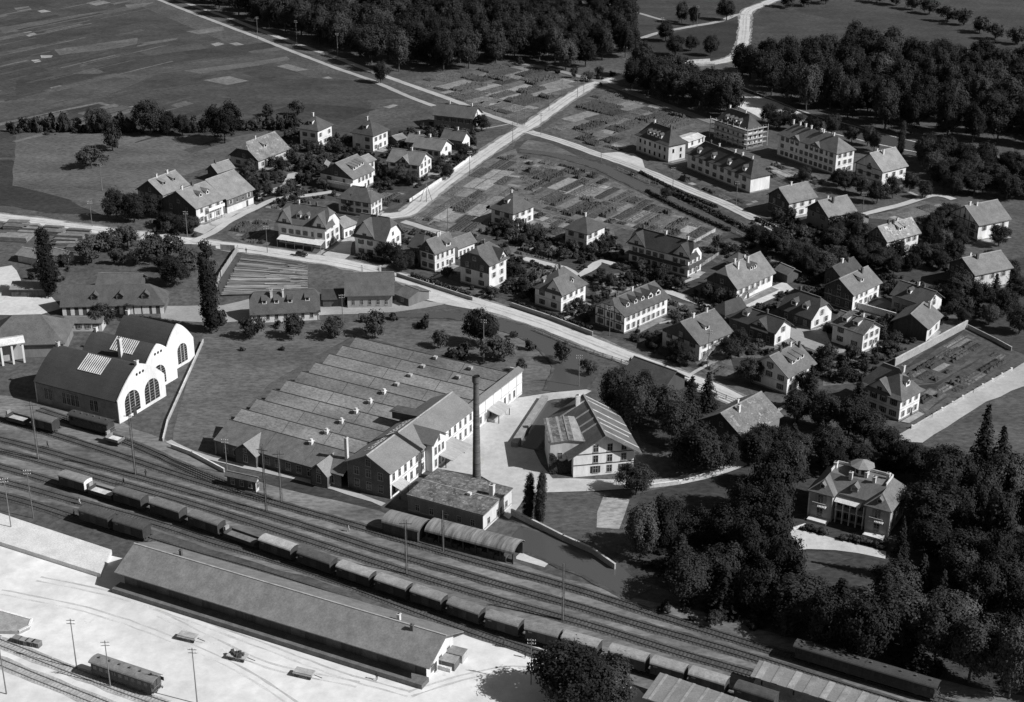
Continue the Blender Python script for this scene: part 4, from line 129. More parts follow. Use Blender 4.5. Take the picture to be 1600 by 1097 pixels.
 {"k": "saw_shed", "c": (-64.88, 406.08), "a": 1.7103, "U": 9.5, "V": 19.92, "ze": 2.7, "zr": 7.9, "ax": "v", "ends": "kk", "w": 0.62, "r": 0.09, "ov": 0.5, "wa": (7, 1), "wb": (0, 0), "sh": 0, "ch": [(0.35, 0.7), (0.35, 0.52)], "dm": [("A", 0.8, 0.4, 1.3, "s"), ("A", 0.62, 0.4, 1.3, "s"), ("A", 0.42, 0.4, 1.3, "s"), ("A", 0.16, 0.45, 1.3, "s")], "lab": "timber-yard workshop with two white chimneys below the log field"},
 {"k": "saw_hall", "c": (-41.59, 417.67), "a": 1.6314, "U": 12.0, "V": 14.46, "ze": 4.0, "zr": 9.0, "ax": "v", "ends": "gg", "w": 0.3, "r": 0.1, "ov": 0.8, "wa": (5, 1), "wb": (0, 0), "sh": 0, "ch": [(0.8, 0.68), (0.8, 0.25)], "lab": "sawmill hall with steep dark roof beside the main road"},
 {"k": "saw_leanto", "c": (-29.17, 418.01), "a": 0.8076, "U": 9.0, "V": 6.06, "ze": 2.6, "zr": 4.2, "ax": "v", "ends": "gg", "w": 0.16, "r": 0.11, "ov": 0.4, "wa": (1, 1), "wb": (0, 0), "sh": 0, "lab": "sloping lean-to on the right of the sawmill hall"},
 {"k": "saw_leanto_left", "c": (-52.09, 416.45), "a": 1.6505, "U": 8.0, "V": 7.01, "ze": 2.6, "zr": 4.2, "ax": "v", "ends": "gg", "w": 0.05, "r": 0.05, "ov": 0.4, "wa": (0, 0), "wb": (0, 0), "lab": "black lean-to on the left of the sawmill hall"},
 {"k": "flare_villa", "c": (94.34, 347.34), "a": 0.7557, "U": 10.41, "V": 14.44, "ze": 6.0, "zr": 11.73, "ax": "v", "ends": "hh", "w": 0.78, "wA": 0.36, "r": 0.11, "flare": 1, "ov": 0.9, "wa": (4, 2), "wb": (3, 2), "ch": [(0.5, 0.22)], "dm": [("B", 0.5, 0.25, 1.8, "g")], "xg": [("A", 0.5, 7.5, 0.62)], "lab": "large house with flared hipped roof and wide front dormer at the right road"},
 {"k": "three_dormer", "c": (70.28, 362.88), "a": 0.7967, "U": 12.91, "V": 12.59, "ze": 5.1, "zr": 9.24, "ax": "u", "ends": "gg", "w": 0.8, "wA": 0.3, "r": 0.14, "wa": (3, 3), "wb": (5, 2), "ch": [(0.35, 0.5), (0.75, 0.5), (0.97, 0.4)], "dm": [("B", 0.42, 0.35, 1.5, "s"), ("B", 0.6, 0.37, 1.5, "s"), ("B", 0.78, 0.39, 1.5, "s")], "lab": "house with smooth grey roof, three shed dormers and shaded gable with shutters"},
 {"k": "park_barn", "c": (55.39, 333.63), "a": 0.8088, "U": 16.78, "V": 13.65, "ze": 3.9, "zr": 8.18, "ax": "u", "ends": "gg", "w": 0.2, "wA": 0.1, "r": 0.17, "mott": 1, "wa": (2, 1), "wb": (0, 0), "ch": [(0.3, 0.38), (0.45, 0.55)], "lab": "barn with big lichen-spotted roof among the park trees"},
 {"k": "lane_barn", "c": (36.84, 359.68), "a": 0.8327, "U": 11.0, "V": 13.93, "ze": 2.9, "zr": 6.5, "ax": "v", "ends": "gg", "w": 0.07, "r": 0.075, "ov": 0.8, "wa": (0, 0), "wb": (0, 0), "lab": "dark wooden barn by the lane railing above the mill trees"},
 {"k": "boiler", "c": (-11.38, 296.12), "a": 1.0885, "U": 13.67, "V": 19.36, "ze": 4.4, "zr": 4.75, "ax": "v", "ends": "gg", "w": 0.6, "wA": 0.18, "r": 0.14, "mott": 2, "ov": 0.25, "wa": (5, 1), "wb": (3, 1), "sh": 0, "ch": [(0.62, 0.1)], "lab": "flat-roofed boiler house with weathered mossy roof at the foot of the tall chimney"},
 {"k": "mill", "c": (19.29, 321.31), "a": 0.1948, "U": 17.46, "V": 22.3, "ze": 5.4, "zr": 10.85, "ax": "v", "ends": "gg", "w": 0.72, "r": 0.12, "ov": 1.6, "wa": (0, 0), "wb": (0, 0), "sh": 0, "ch": [(0.35, 0.95)], "strips": 1, "lab": "old mill with striped tile roof and white gable facing the yard"},
 {"k": "mill_block", "c": (12.61, 318.43), "a": 0.0826, "U": 9.36, "V": 12.61, "ze": 8.2, "zr": 8.8, "ax": "v", "ends": "gg", "w": 0.5, "r": 0.13, "mott": 2, "ov": 0.4, "wa": (0, 0), "wb": (2, 2), "sh": 0, "strips2": 1, "lab": "tall block with mossy striped roof attached to the left of the old mill"},
 {"k": "goods_shed", "c": (-44.19, 252.76), "a": 1.1104, "U": 13.29, "V": 72.3, "ze": 4.2, "zr": 7.31, "ax": "v", "ends": "gg", "w": 0.7, "wA": 0.16, "r": 0.2, "ov": 1.5, "wa": (0, 0), "wb": (3, 1), "sh": 0, "ch": [(0.42, 0.06), (0.62, 0.12), (0.62, 0.88)], "lab": "very long goods shed with plain grey roof beside the white yard"},
 {"k": "signal_hut", "c": (-60.69, 304.92), "a": 1.1791, "U": 2.1, "V": 8.29, "ze": 2.9, "zr": 3.7, "ax": "v", "ends": "gg", "w": 0.5, "wA": 0.12, "r": 0.1, "ov": 0.4, "wa": (3, 1), "wb": (1, 1), "sh": 0, "lab": "small trackside cabin with dark roof and white-framed end"}]
# ---------------------------------------------------------------- materials (all greys)
MATS = {}
def mat(name, v, var=.25, scale=.6, rough=.9, rnd=.12, spec=.25, fine=3.0, finev=.2, stretch=None, speck=None):
    if name in MATS: return MATS[name]
    m = bpy.data.materials.new(name); MATS[name] = m; m.use_nodes = True
    n = m.node_tree; N = n.nodes; b = N['Principled BSDF']; L = n.links
    b.inputs['Roughness'].default_value = rough; b.inputs['Specular IOR Level'].default_value = spec
    tc = N.new('ShaderNodeTexCoord'); oi = N.new('ShaderNodeObjectInfo')
    add = N.new('ShaderNodeVectorMath'); add.operation = 'MULTIPLY_ADD'; add.inputs[1].default_value = stretch or (1, 1, 1)
    mul = N.new('ShaderNodeVectorMath'); mul.operation = 'SCALE'; mul.inputs[0].default_value = (97, 53, 31)
    L.new(oi.outputs['Random'], mul.inputs['Scale']); L.new(tc.outputs['Object'], add.inputs[0]); L.new(mul.outputs[0], add.inputs[2])
    n1 = N.new('ShaderNodeTexNoise'); n1.inputs['Scale'].default_value = scale; n1.inputs['Detail'].default_value = 4; n1.inputs['Roughness'].default_value = .6
    n2 = N.new('ShaderNodeTexNoise'); n2.inputs['Scale'].default_value = fine; n2.inputs['Detail'].default_value = 3; n2.inputs['Roughness'].default_value = .7
    L.new(add.outputs[0], n1.inputs['Vector']); L.new(add.outputs[0], n2.inputs['Vector'])
    def mr(src, a, c, lo=.3, hi=.7):
        x = N.new('ShaderNodeMapRange'); x.inputs['From Min'].default_value = lo; x.inputs['From Max'].default_value = hi
        x.inputs['To Min'].default_value = a; x.inputs['To Max'].default_value = c; L.new(src, x.inputs['Value']); return x.outputs[0]
    def mu(a, c):
        x = N.new('ShaderNodeMath'); x.operation = 'MULTIPLY'; L.new(a, x.inputs[0])
        if isinstance(c, float): x.inputs[1].default_value = c
        else: L.new(c, x.inputs[1])
        return x.outputs[0]
    o = mu(mr(n1.outputs[0], 1-var, 1+var), mr(n2.outputs[0], 1-finev, 1+finev))
    o = mu(o, mr(oi.outputs['Random'], v*(1-rnd), v*(1+rnd), 0, 1))
    if speck:
        n3 = N.new('ShaderNodeTexNoise'); n3.inputs['Scale'].default_value = speck[0]; n3.inputs['Detail'].default_value = 5; n3.inputs['Roughness'].default_value = .75
        L.new(add.outputs[0], n3.inputs['Vector'])
        mx = N.new('ShaderNodeMix'); mx.data_type = 'FLOAT'; L.new(mr(n3.outputs[0], 0, 1, speck[1], speck[1]+.08), mx.inputs[0]); L.new(o, mx.inputs[2]); mx.inputs[3].default_value = speck[2]
        o = mx.outputs[0]
    L.new(o, b.inputs['Base Color'])
    return m
def tone(prefix, v, **k): return mat('%s_%03d' % (prefix, round(v*1000)), v, **k)
def wallm(v):
    v = min(v, .7); return tone('plaster', v, var=.16, scale=.35, fine=1.6, finev=.1, rnd=.06, stretch=(1, 1, .3))
def roofm(v, mott=0):
    if mott == 1: return tone('mottled_tiles', v, var=.3, scale=.35, fine=2.2, finev=.3, speck=(.55, .56, v*1.9))
    if mott == 2: return tone('mossy_roof', v, var=.55, scale=.4, fine=1.5, finev=.5, speck=(.9, .55, v*2.2))
    return tone('roof_tiles', v, var=.2, scale=.4, fine=2.4, finev=.2, rnd=.08)
GLASS = mat('window_glass', .025, var=.3, rough=.15, spec=.5)
HOLE = mat('dark_opening', .012, var=.2)
FRAME = mat('window_frame', .36, var=.1); STUCCO = wallm(.6)
SHUT = mat('dark_shutter', .07, var=.2, rnd=.45); SHUTB = mat('grey_shutter', .32, var=.2, rnd=.35)  # paler second tone carries the sunlit look of right-front shutters
WOOD = mat('dark_boarding', .075, var=.3, scale=.6, stretch=(3, 3, .5)); BEAM = mat('dark_timber_beam', .06, var=.3)
CHIM = mat('chimney_render', .6, var=.2); CHIMD = mat('chimney_brick', .1, var=.3); PALEW = mat('pale_timber', .4, var=.2)
# ---------------------------------------------------------------- mesh helpers
class MB:
    def __init__(s): s.v = []; s.f = []; s.m = []
    def poly(s, pts, mi=0):
        i = len(s.v); s.v += [tuple(p) for p in pts]; s.f.append(tuple(range(i, i+len(pts)))); s.m.append(mi); return s
    def box(s, x0, y0, z0, x1, y1, z1, mi=0):
        i = len(s.v)
        s.v += [(x0, y0, z0), (x1, y0, z0), (x1, y1, z0), (x0, y1, z0), (x0, y0, z1), (x1, y0, z1), (x1, y1, z1), (x0, y1, z1)]
        for q in ((0, 3, 2, 1), (4, 5, 6, 7), (0, 1, 5, 4), (1, 2, 6, 5), (2, 3, 7, 6), (3, 0, 4, 7)): s.f.append(tuple(i+k for k in q)); s.m.append(mi)
        return s
    def bar(s, a, b, w, h, mi=0):
        a, b = Vector(a), Vector(b); d = (b-a).normalized(); up = Vector((0, 0, 1)) if abs(d.z) < .95 else Vector((1, 0, 0))
        x = d.cross(up).normalized()*(w/2); y = x.cross(d).normalized()*(h/2); i = len(s.v)
        for p in (a, b): s.v += [tuple(p-x-y), tuple(p+x-y), tuple(p+x+y), tuple(p-x+y)]
        for q in ((0, 1, 2, 3), (7, 6, 5, 4), (0, 4, 5, 1), (1, 5, 6, 2), (2, 6, 7, 3), (3, 7, 4, 0)): s.f.append(tuple(i+k for k in q)); s.m.append(mi)
        return s
    def tube(s, pts, rs, n=6, mi=0, cap=True):
        pts = [Vector(p) for p in pts]; base = len(s.v)
        for k, p in enumerate(pts):
            d = (pts[min(k+1, len(pts)-1)]-pts[max(k-1, 0)]).normalized(); up = Vector((0, 0, 1)) if abs(d.z) < .9 else Vector((1, 0, 0))
            x = d.cross(up).normalized(); y = x.cross(d)
            for j in range(n): a = 2*math.pi*j/n; s.v.append(tuple(p+(x*math.cos(a)+y*math.sin(a))*rs[k]))
        for k in range(len(pts)-1):
            for j in range(n):
                j2 = (j+1) % n; s.f.append((base+k*n+j, base+k*n+j2, base+(k+1)*n+j2, base+(k+1)*n+j)); s.m.append(mi)
        if cap:
            s.f.append(tuple(base+j for j in reversed(range(n)))); s.m.append(mi)
            e = base+(len(pts)-1)*n; s.f.append(tuple(e+j for j in range(n))); s.m.append(mi)
        return s
    def slab(s, polys, t, mt=0, ms=0):
        key = {}; pts = []
        def ix(p):
            k = tuple(round(c, 3) for c in p)
            if k not in key: key[k] = len(pts); pts.append(k)
            return key[k]
        F = [[ix(p) for p in q] for q in polys]; b = len(s.v); n = len(pts)
        s.v += pts+[(p[0], p[1], p[2]-t) for p in pts]; ed = {}
        for f in F:
            s.f.append(tuple(b+i for i in f)); s.m.append(mt); s.f.append(tuple(b+n+i for i in reversed(f))); s.m.append(ms)
            for i in range(len(f)): ed[(f[i], f[(i+1) % len(f)])] = 1
        for (i, j) in list(ed):
            if (j, i) not in ed: s.f.append((b+j, b+i, b+n+i, b+n+j)); s.m.append(ms)
        return s
    def mesh(s, name, mats):
        me = bpy.data.meshes.new(name); me.from_pydata(s.v, [], s.f)
        for m in (mats if isinstance(mats, (list, tuple)) else [mats]): me.materials.append(m)
        if any(s.m): me.polygons.foreach_set('material_index', s.m)
        me.update(); return me
    def build(s, name, mats, parent=None, loc=None, rz=0): return link(name, s.mesh(name, mats), parent, loc, rz)
def link(name, data, parent=None, loc=None, rz=0):
    o = bpy.data.objects.new(name, data); COL.objects.link(o)
    if parent: o.parent = parent
    if loc: o.location = loc
    if rz: o.rotation_euler = (0, 0, rz)
    return o
def tag(o, label=None, cat=None, group=None, kind=None):
    if label: o['label'] = label
    if cat: o['category'] = cat
    if group: o['group'] = group
    if kind: o['kind'] = kind
    return o
def thing(name, label, cat, loc=(0, 0, 0), rz=0, group=None): return tag(link(name, None, None, loc, rz), label, cat, group)
def copy_tree(o, parent=None):
    c = o.copy(); COL.objects.link(c); c.parent = parent
    for ch in o.children: copy_tree(ch, c)
    return c
def inside(p, poly):
    x, y = p; r = False; j = len(poly)-1
    for i in range(len(poly)):
        xi, yi = poly[i]; xj, yj = poly[j]
        if (yi > y) != (yj > y) and x < (xj-xi)*(y-yi)/(yj-yi)+xi: r = not r
        j = i
    return r
def smooth(pts, step=3.0):
    out = []; n = len(pts)
    for i in range(n-1):
        p0, p1, p2, p3 = (Vector(pts[max(0, min(n-1, k))]) for k in (i-1, i, i+1, i+2))
        m = max(1, int((p2-p1).length/step))
        for k in range(m):
            t = k/m; out.append(.5*((2*p1)+(p2-p0)*t+(2*p0-5*p1+4*p2-p3)*t*t+(3*p1-p0-3*p2+p3)*t**3))
    out.append(Vector(pts[-1])); return out
def ribbon(pts, w, z, jit=0., seed=1):
    P = smooth(pts); r = random.Random(seed); mb = MB(); n = len(P); rows = []
    for i, p in enumerate(P):
        d = P[min(i+1, n-1)]-P[max(i-1, 0)]; d.normalize(); q = Vector((-d.y, d.x))
        ww = w if not isinstance(w, (list, tuple)) else w[min(len(w)-1, int(i/n*len(w)))]+(w[min(len(w)-1, int(i/n*len(w))+1)]-w[min(len(w)-1, int(i/n*len(w)))])*((i/n*len(w)) % 1)
        rows.append((p+q*(ww/2+r.uniform(-jit, jit)), p-q*(ww/2+r.uniform(-jit, jit))))
    for i in range(n-1):
        a, b = rows[i], rows[i+1]; mb.poly([(a[1].x, a[1].y, z), (b[1].x, b[1].y, z), (b[0].x, b[0].y, z), (a[0].x, a[0].y, z)])
    return mb
def sheet(name, pts, z, m, parent=None, jit=0., seed=0):
    r = random.Random(seed); q = []
    n = len(pts)
    for i in range(n):
        a, b = Vector(pts[i]), Vector(pts[(i+1) % n]); k = max(1, int((b-a).length/5)) if jit else 1
        for j in range(k):
            p = a.lerp(b, j/k)
            if jit: p = p+Vector((r.uniform(-jit, jit), r.uniform(-jit, jit)))
            q.append((p.x, p.y, z))
    tri = tessellate_polygon([[Vector(p) for p in q]]); me = bpy.data.meshes.new(name)
    fs = []
    for t in tri:
        a, b, c = (Vector(q[i]) for i in t)
        fs.append(t if (b-a).cross(c-a).z > 0 else (t[0], t[2], t[1]))
    me.from_pydata(q, [], fs); me.materials.append(m); me.update()
    return link(name, me, parent)
# ---------------------------------------------------------------- ground, fields, roads, water
def ground_mat():
    m = mat('meadow_ground', .082, var=.28, scale=.06, fine=.6, finev=.4, rnd=0, speck=(.22, .64, .15))
    return m
GR = MB(); S = 3500
for i in range(8):
    for j in range(8): GR.poly([(-S+i*S/4, -S+j*S/4, 0), (-S+(i+1)*S/4, -S+j*S/4, 0), (-S+(i+1)*S/4, -S+(j+1)*S/4, 0), (-S+i*S/4, -S+(j+1)*S/4, 0)])
ground = tag(GR.build('ground', ground_mat()), kind='structure')
def fieldm(v): return tone('field', v, var=.28, scale=.06, fine=.8, finev=.42, rnd=.06, stretch=(.7, 1.3, 1))
fields = tag(sheet('fields', [(-420, 560), (-60, 560), (-60, 640), (-300, 980), (-700, 980)], .003, fieldm(.058)), kind='structure')
for i, (p, v) in enumerate(FIELDS): sheet('field_strip', p, .008+.0005*i, fieldm(v*1.08), fields, .35, i)
rf_ = random.Random(21); fd = Vector((FIELDS[28][0][2][0]-FIELDS[28][0][1][0], FIELDS[28][0][2][1]-FIELDS[28][0][1][1])).normalized(); fn = Vector((-fd.y, fd.x))
FPOLY = [(-330, 600), (-150, 560), (-62, 560), (-75, 600), (-150, 720), (-210, 880), (-420, 880)]
for i in range(420):
    c = Vector((rf_.uniform(-400, -60), rf_.uniform(560, 880)))
    L, w_ = rf_.uniform(12, 60), rf_.choice((1., 1.5, 2.5, 4., 6.)); q = [c-fd*L/2-fn*w_/2, c+fd*L/2-fn*w_/2, c+fd*L/2+fn*w_/2, c-fd*L/2+fn*w_/2]
    if all(inside((x.x, x.y), FPOLY) for x in q): sheet('field_strip', [(x.x, x.y) for x in q], .036+.00005*i, fieldm(rf_.choice((.045, .05, .06, .085, .1, .12))), fields, .3, i)
def offs(P, d):
    out = []
    for i, p in enumerate(P):
        t = P[min(i+1, len(P)-1)]-P[max(i-1, 0)]; t.normalize(); out.append(p+Vector((-t.y, t.x))*d)
    return out
ZR = .09
for i, (nm, p, w, v) in enumerate(ROADS):
    big = nm in ('main_road', 'side_road')
    o = tag(ribbon(p, w, ZR+.004*i, .28 if big else .2, i).build(nm, tone('gravel_road', v, var=.14, scale=.12, fine=1.1, finev=.1, rnd=.03)), kind='structure')
    for s_ in (-.8, .8):                       # wheel tracks
        if w > 4: ribbon([(a.x, a.y) for a in offs([Vector(x) for x in p], s_*(1.2 if s_ > 0 else .7))], .7, ZR+.004*i+.0015, .12, i+7).build('wheel_track', tone('wheel_track', v*.8, var=.25, scale=.3), o)
    if big:                                    # dusty verge under the carriageway
        tag(ribbon(p, w+2.2, .062+.002*i, .6, i+50).build(nm+'_verge', tone('road_verge', .2, var=.4, scale=.2, fine=1.2, finev=.3)), kind='structure')
for i, (nm, p, v) in enumerate(PATCHES):
    tag(sheet(nm, p, .085-.0012*i if nm != 'factory_yard' else .16, tone('beaten_yard', v, var=.16, scale=.12, fine=.9, finev=.12, rnd=0), None, .3, i), kind='structure')
WATER = bpy.data.materials.new('still_water'); WATER.use_nodes = True
b = WATER.node_tree.nodes['Principled BSDF']; b.inputs['Base Color'].default_value = (.085, .085, .085, 1); b.inputs['Roughness'].default_value = .12; b.inputs['Specular IOR Level'].default_value = .6
nz = WATER.node_tree.nodes.new('ShaderNodeTexNoise'); nz.inputs['Scale'].default_value = .8; bp = WATER.node_tree.nodes.new('ShaderNodeBump'); bp.inputs['Strength'].default_value = .15
WATER.node_tree.links.new(nz.outputs[0], bp.inputs['Height']); WATER.node_tree.links.new(bp.outputs[0], b.inputs['Normal'])
for i, (nm, p, ws, z) in enumerate(WATERS):
    tag(ribbon(p, [q+1.6 for q in ws], .125 if nm != 'river' else .03, .3, i).build(nm+'_bank', tone('bank', .07 if nm != 'river' else .4, var=.5, scale=.2, fine=1.2, finev=.4)), kind='structure')
    tag(ribbon(p, ws, .135+.002*i if nm != 'river' else .045, .12, i).build(nm, WATER), kind='structure')
tag(sheet('rail_ballast', BALLAST, .05, mat('ballast', .165, var=.5, scale=.09, fine=1.2, finev=.35, rnd=0, stretch=(.45, 1, 1)), None, .5, 3), kind='structure')
tag(sheet('goods_yard', YARD, .056, mat('pale_yard', .66, var=.17, scale=.045, fine=.35, finev=.12, rnd=0, speck=(.1, .66, .44)), None, .4, 4), kind='structure')
gy = bpy.data.objects['goods_yard']
for i, r_ in enumerate(RUTS):
    for s_ in (-.75, .75): ribbon([(a.x, a.y) for a in offs([Vector(x) for x in r_], s_)], .45, .0575+.0002*i, .15, i).build('wheel_rut', tone('wheel_rut', .5, var=.2, scale=.2), gy)
rp = MB(); q = [(x, y, 1.05) for x, y in RAMP]; rp.slab([q], 1.2); o = rp.build('loading_ramp', mat('pale_ramp', .62, var=.12, scale=.3)); tag(o, 'long pale loading ramp running from the left margin to the goods shed', 'loading ramp')
# ---------------------------------------------------------------- allotment beds
HRECT = [(h['c'], h['a'], h['U']/2+.3, h['V']/2+.3) for h in HOUSES]
def in_house(x, y, g=0.):
    for (c, a, u, v) in HRECT:
        dx, dy = x-c[0], y-c[1]
        if abs(dx) < 30 and abs(dy) < 30:
            if abs(dx*math.cos(a)+dy*math.sin(a)) < u+g and abs(-dx*math.sin(a)+dy*math.cos(a)) < v+g: return True
    return False
RSEG = [(smooth(p, 6), w/2) for nm, p, w, v in ROADS]+[(smooth(p, 6), max(ws)/2+.5) for nm, p, ws, z in WATERS]
def on_road(x, y, g=0.):
    P = Vector((x, y))
    for pts, hw in RSEG:
        for k in range(len(pts)-1):
            a, b = pts[k], pts[k+1]
            if abs(a.x-x) > 30 or abs(a.y-y) > 30: continue
            d = b-a; t = max(0, min(1, (P-a).dot(d)/max(d.length_squared, 1e-6)))
            if (a+d*t-P).length < hw+g: return True
    return any(inside((x, y), p) for nm, p, v in PATCHES)
def bedm(v, k): return tone(('soil', 'low_crop', 'leafy_crop')[k], v, var=.28, scale=.5, fine=1.8, finev=.4, rnd=.15)
def bed_mesh(c, k, v, r):
    p00, p10, p11, p01 = [Vector(q) for q in c]
    Lx = (p10-p00).length; Ly = (p01-p00).length
    if k == 0: nx, ny = 2, 2
    else: nx, ny = max(3, min(26, int(Lx/.45))), max(3, min(26, int(Ly/.45)))
    H = (.06, .3, r.choice((.75, .8, 1.5)))[k]*r.uniform(.8, 1.25); rows = r.random() < .6; mb = MB(); vs = []
    for j in range(ny+1):
        for i in range(nx+1):
            p = p00.lerp(p10, i/nx).lerp(p01.lerp(p11, i/nx), j/ny); edge = i in (0, nx) or j in (0, ny)
            h = .02 if edge else H*(r.uniform(.35, 1.) if k else 1)*(.35 if (k and rows and j % 2 == 0) else 1)
            vs.append((p.x, p.y, .066+h))
    mb.v = vs
    for j in range(ny):
        for i in range(nx): a = j*(nx+1)+i; mb.f.append((a, a+1, a+nx+2, a+nx+1)); mb.m.append(0)
    return mb
bi = 0
for ai, (poly, da, db, light, Lr, Wr) in enumerate(ALLOTMENTS):
    r = random.Random(ai*7+3); d = (Vector(db)-Vector(da)).normalized(); n = Vector((-d.y, d.x)); o0 = Vector(poly[0])
    al = tag(sheet('allotment_ground', poly, .045+.0004*ai, tone('garden_soil', .11 if light > .25 else .07, var=.4, scale=.3, fine=1.5, finev=.35), None, .4, ai), kind='structure')
    us = [(Vector(p)-o0).dot(d) for p in poly]; vs_ = [(Vector(p)-o0).dot(n) for p in poly]
    v = min(vs_)
    while v < max(vs_):
        lane = r.uniform(*Lr)*.0+r.uniform(Lr[0], Lr[1])*.8; u = min(us)+r.uniform(-4, 0)       # one row of beds laid across the bed direction
        while u < max(us):
            w = r.uniform(*Lr) if r.random() < .75 else r.uniform(*Wr); hgt = r.uniform(*Wr); vv = v
            while vv < v+lane:
                hgt = r.uniform(*Wr); g = r.uniform(.1, .35)
                def try_bed(u0, u1, v0, v1, lev):
                    global bi
                    q = [o0+d*u0+n*v0, o0+d*u1+n*(v0+r.uniform(-.15, .15)), o0+d*u1+n*v1, o0+d*u0+n*(v1+r.uniform(-.15, .15))]
                    ok = all(inside((x.x, x.y), poly) for x in q) and not any(in_house(x.x, x.y, .5) or on_road(x.x, x.y, .2) for x in q+[(q[0]+q[2])/2, (q[0]+q[1])/2, (q[2]+q[3])/2])
                    if not ok:
                        if lev < 2 and u1-u0 > 2.2:
                            m = (u0+u1)/2; try_bed(u0, m-.05, v0, v1, lev+1); try_bed(m+.05, u1, v0, v1, lev+1)
                        return
                    t = r.random()
                    if t < light*.7: k, tv = 0, r.choice((.12, .15, .19, .23, .27))
                    elif t < .55+light*.25: k, tv = 1, r.choice((.05, .06, .075, .1, .13))
                    else: k, tv = 2, r.choice((.035, .045, .06))
                    bed_mesh(q, k, tv, r).build('garden_bed', bedm(tv, k), al); bi += 1
                if r.random() > .04: try_bed(u+g, u+w-g, vv+g, vv+hgt-g, 0)
                vv += hgt
            u += w+(.9 if r.random() < .25 else 0)
        v += lane
print('beds', bi)
# ---------------------------------------------------------------- building kit
CACHE = {}
def win_mesh(w, h, hole=False, arch=False):
    k = ('win', round(w, 2), round(h, 2), hole)
    if k not in CACHE:
        mb = MB(); f = .09
        if hole: mb.box(-w/2, -.02, 0, w/2, .05, h, 1); mb.box(-w/2-.12, -.06, -.14, w/2+.12, .04, 0, 0)
        else:
            mb.box(-w/2, -.02, 0, w/2, .05, h, 1)
            mb.box(-w/2-f, -.07, 0, -w/2, .04, h, 0).box(w/2, -.07, 0, w/2+f, .04, h, 0).box(-w/2-f, -.07, h, w/2+f, .04, h+f, 0).box(-w/2-.16, -.13, -.13, w/2+.16, .04, 0, 0)
            mb.box(-.035, -.045, 0, .035, -.02, h, 0).box(-w/2, -.045, h*.62, w/2, -.02, h*.62+.06, 0)
        CACHE[k] = mb.mesh('window', [FRAME, HOLE if hole else GLASS])
    return CACHE[k]
def shut_mesh(w, h, m):
    k = ('sh', round(w, 2), round(h, 2), m.name)
    if k not in CACHE:
        mb = MB(); mb.box(-w/2, -.06, 0, w/2, .03, h)
        for i in range(4): mb.box(-w/2+.05, -.075, .08+i*h/4, w/2-.05, -.06, .08+i*h/4+h/4*.7)
        CACHE[k] = mb.mesh('shutter', m)
    return CACHE[k]
def put_window(parent, face, pos, off, z, w=1.0, h=1.4, sh=1, hole=False, shm=None):
    """face B looks to -y (pos along x, wall at y=off); face A looks to -x (pos along y, wall at x=off)"""
    o = link('window', win_mesh(w, h, hole), parent, (pos, off, z) if face == 'B' else (off, pos, z), 0 if face == 'B' else -math.pi/2)
    if sh:
        me = shut_mesh(w*.46, h, shm or SHUT)
        for s in (-1, 1): link('shutter', me, o, (s*(w/2+.1+w*.23), 0, 0))
    return o
def roof_polys(Lx, Ly, ze, zr, ends, flare=0):
    """ridge along x; Lx, Ly outer eave dimensions; ends = (end at -x, end at +x)"""
    X, Y = Lx/2, Ly/2; P = []
    if ends == 'hh' and flare:
        i1 = .2*Y*1.1; z1 = ze+(zr-ze)*.13
        r0 = [(-X, -Y), (X, -Y), (X, Y), (-X, Y)]; r1 = [(-X+i1, -Y+i1), (X-i1, -Y+i1), (X-i1, Y-i1), (-X+i1, Y-i1)]
        for k in range(4):
            a, b = r0[k], r0[(k+1) % 4]; c, d = r1[(k+1) % 4], r1[k]
            P.append([(a[0], a[1], ze), (b[0], b[1], ze), (c[0], c[1], z1), (d[0], d[1], z1)])
        X, Y, ze = X-i1, Y-i1, z1
    ex = []
    for e in ends:
        if e == 'h': ex.append(('h', min(X*.96, Y*.92), ze, Y))
        elif e == 'k': f = .38; ex.append(('k', Y*f*.75, zr-f*(zr-ze), Y*f))
        else: ex.append(('g', 0, ze, 0))
    xl, xr = -X+ex[0][1], X-ex[1][1]
    def side(s):
        pts = []
        pts.append((-X, s*Y, ze))
        pts.append((X, s*Y, ze))
        if ex[1][0] == 'k': pts.append((X, s*ex[1][3], ex[1][2]))
        pts.append((xr, 0, zr))
        if xr-xl > .05: pts.append((xl, 0, zr))
        if ex[0][0] == 'k': pts.append((-X, s*ex[0][3], ex[0][2]))
        return pts if s < 0 else pts[::-1]
    P.append(side(-1)); P.append(side(1))
    for e, x, xi, sg in ((ex[0], -X, xl, -1), (ex[1], X, xr, 1)):
        if e[0] == 'h': q = [(x, Y, ze), (x, -Y, ze), (xi, 0, zr)]
        elif e[0] == 'k': q = [(x, e[3], e[2]), (x, -e[3], e[2]), (xi, 0, zr)]
        else: continue
        P.append(q if sg < 0 else q[::-1])
    return P
def swap(P): return [[(y, x, z) for (x, y, z) in reversed(q)] for q in P]     # ridge along y
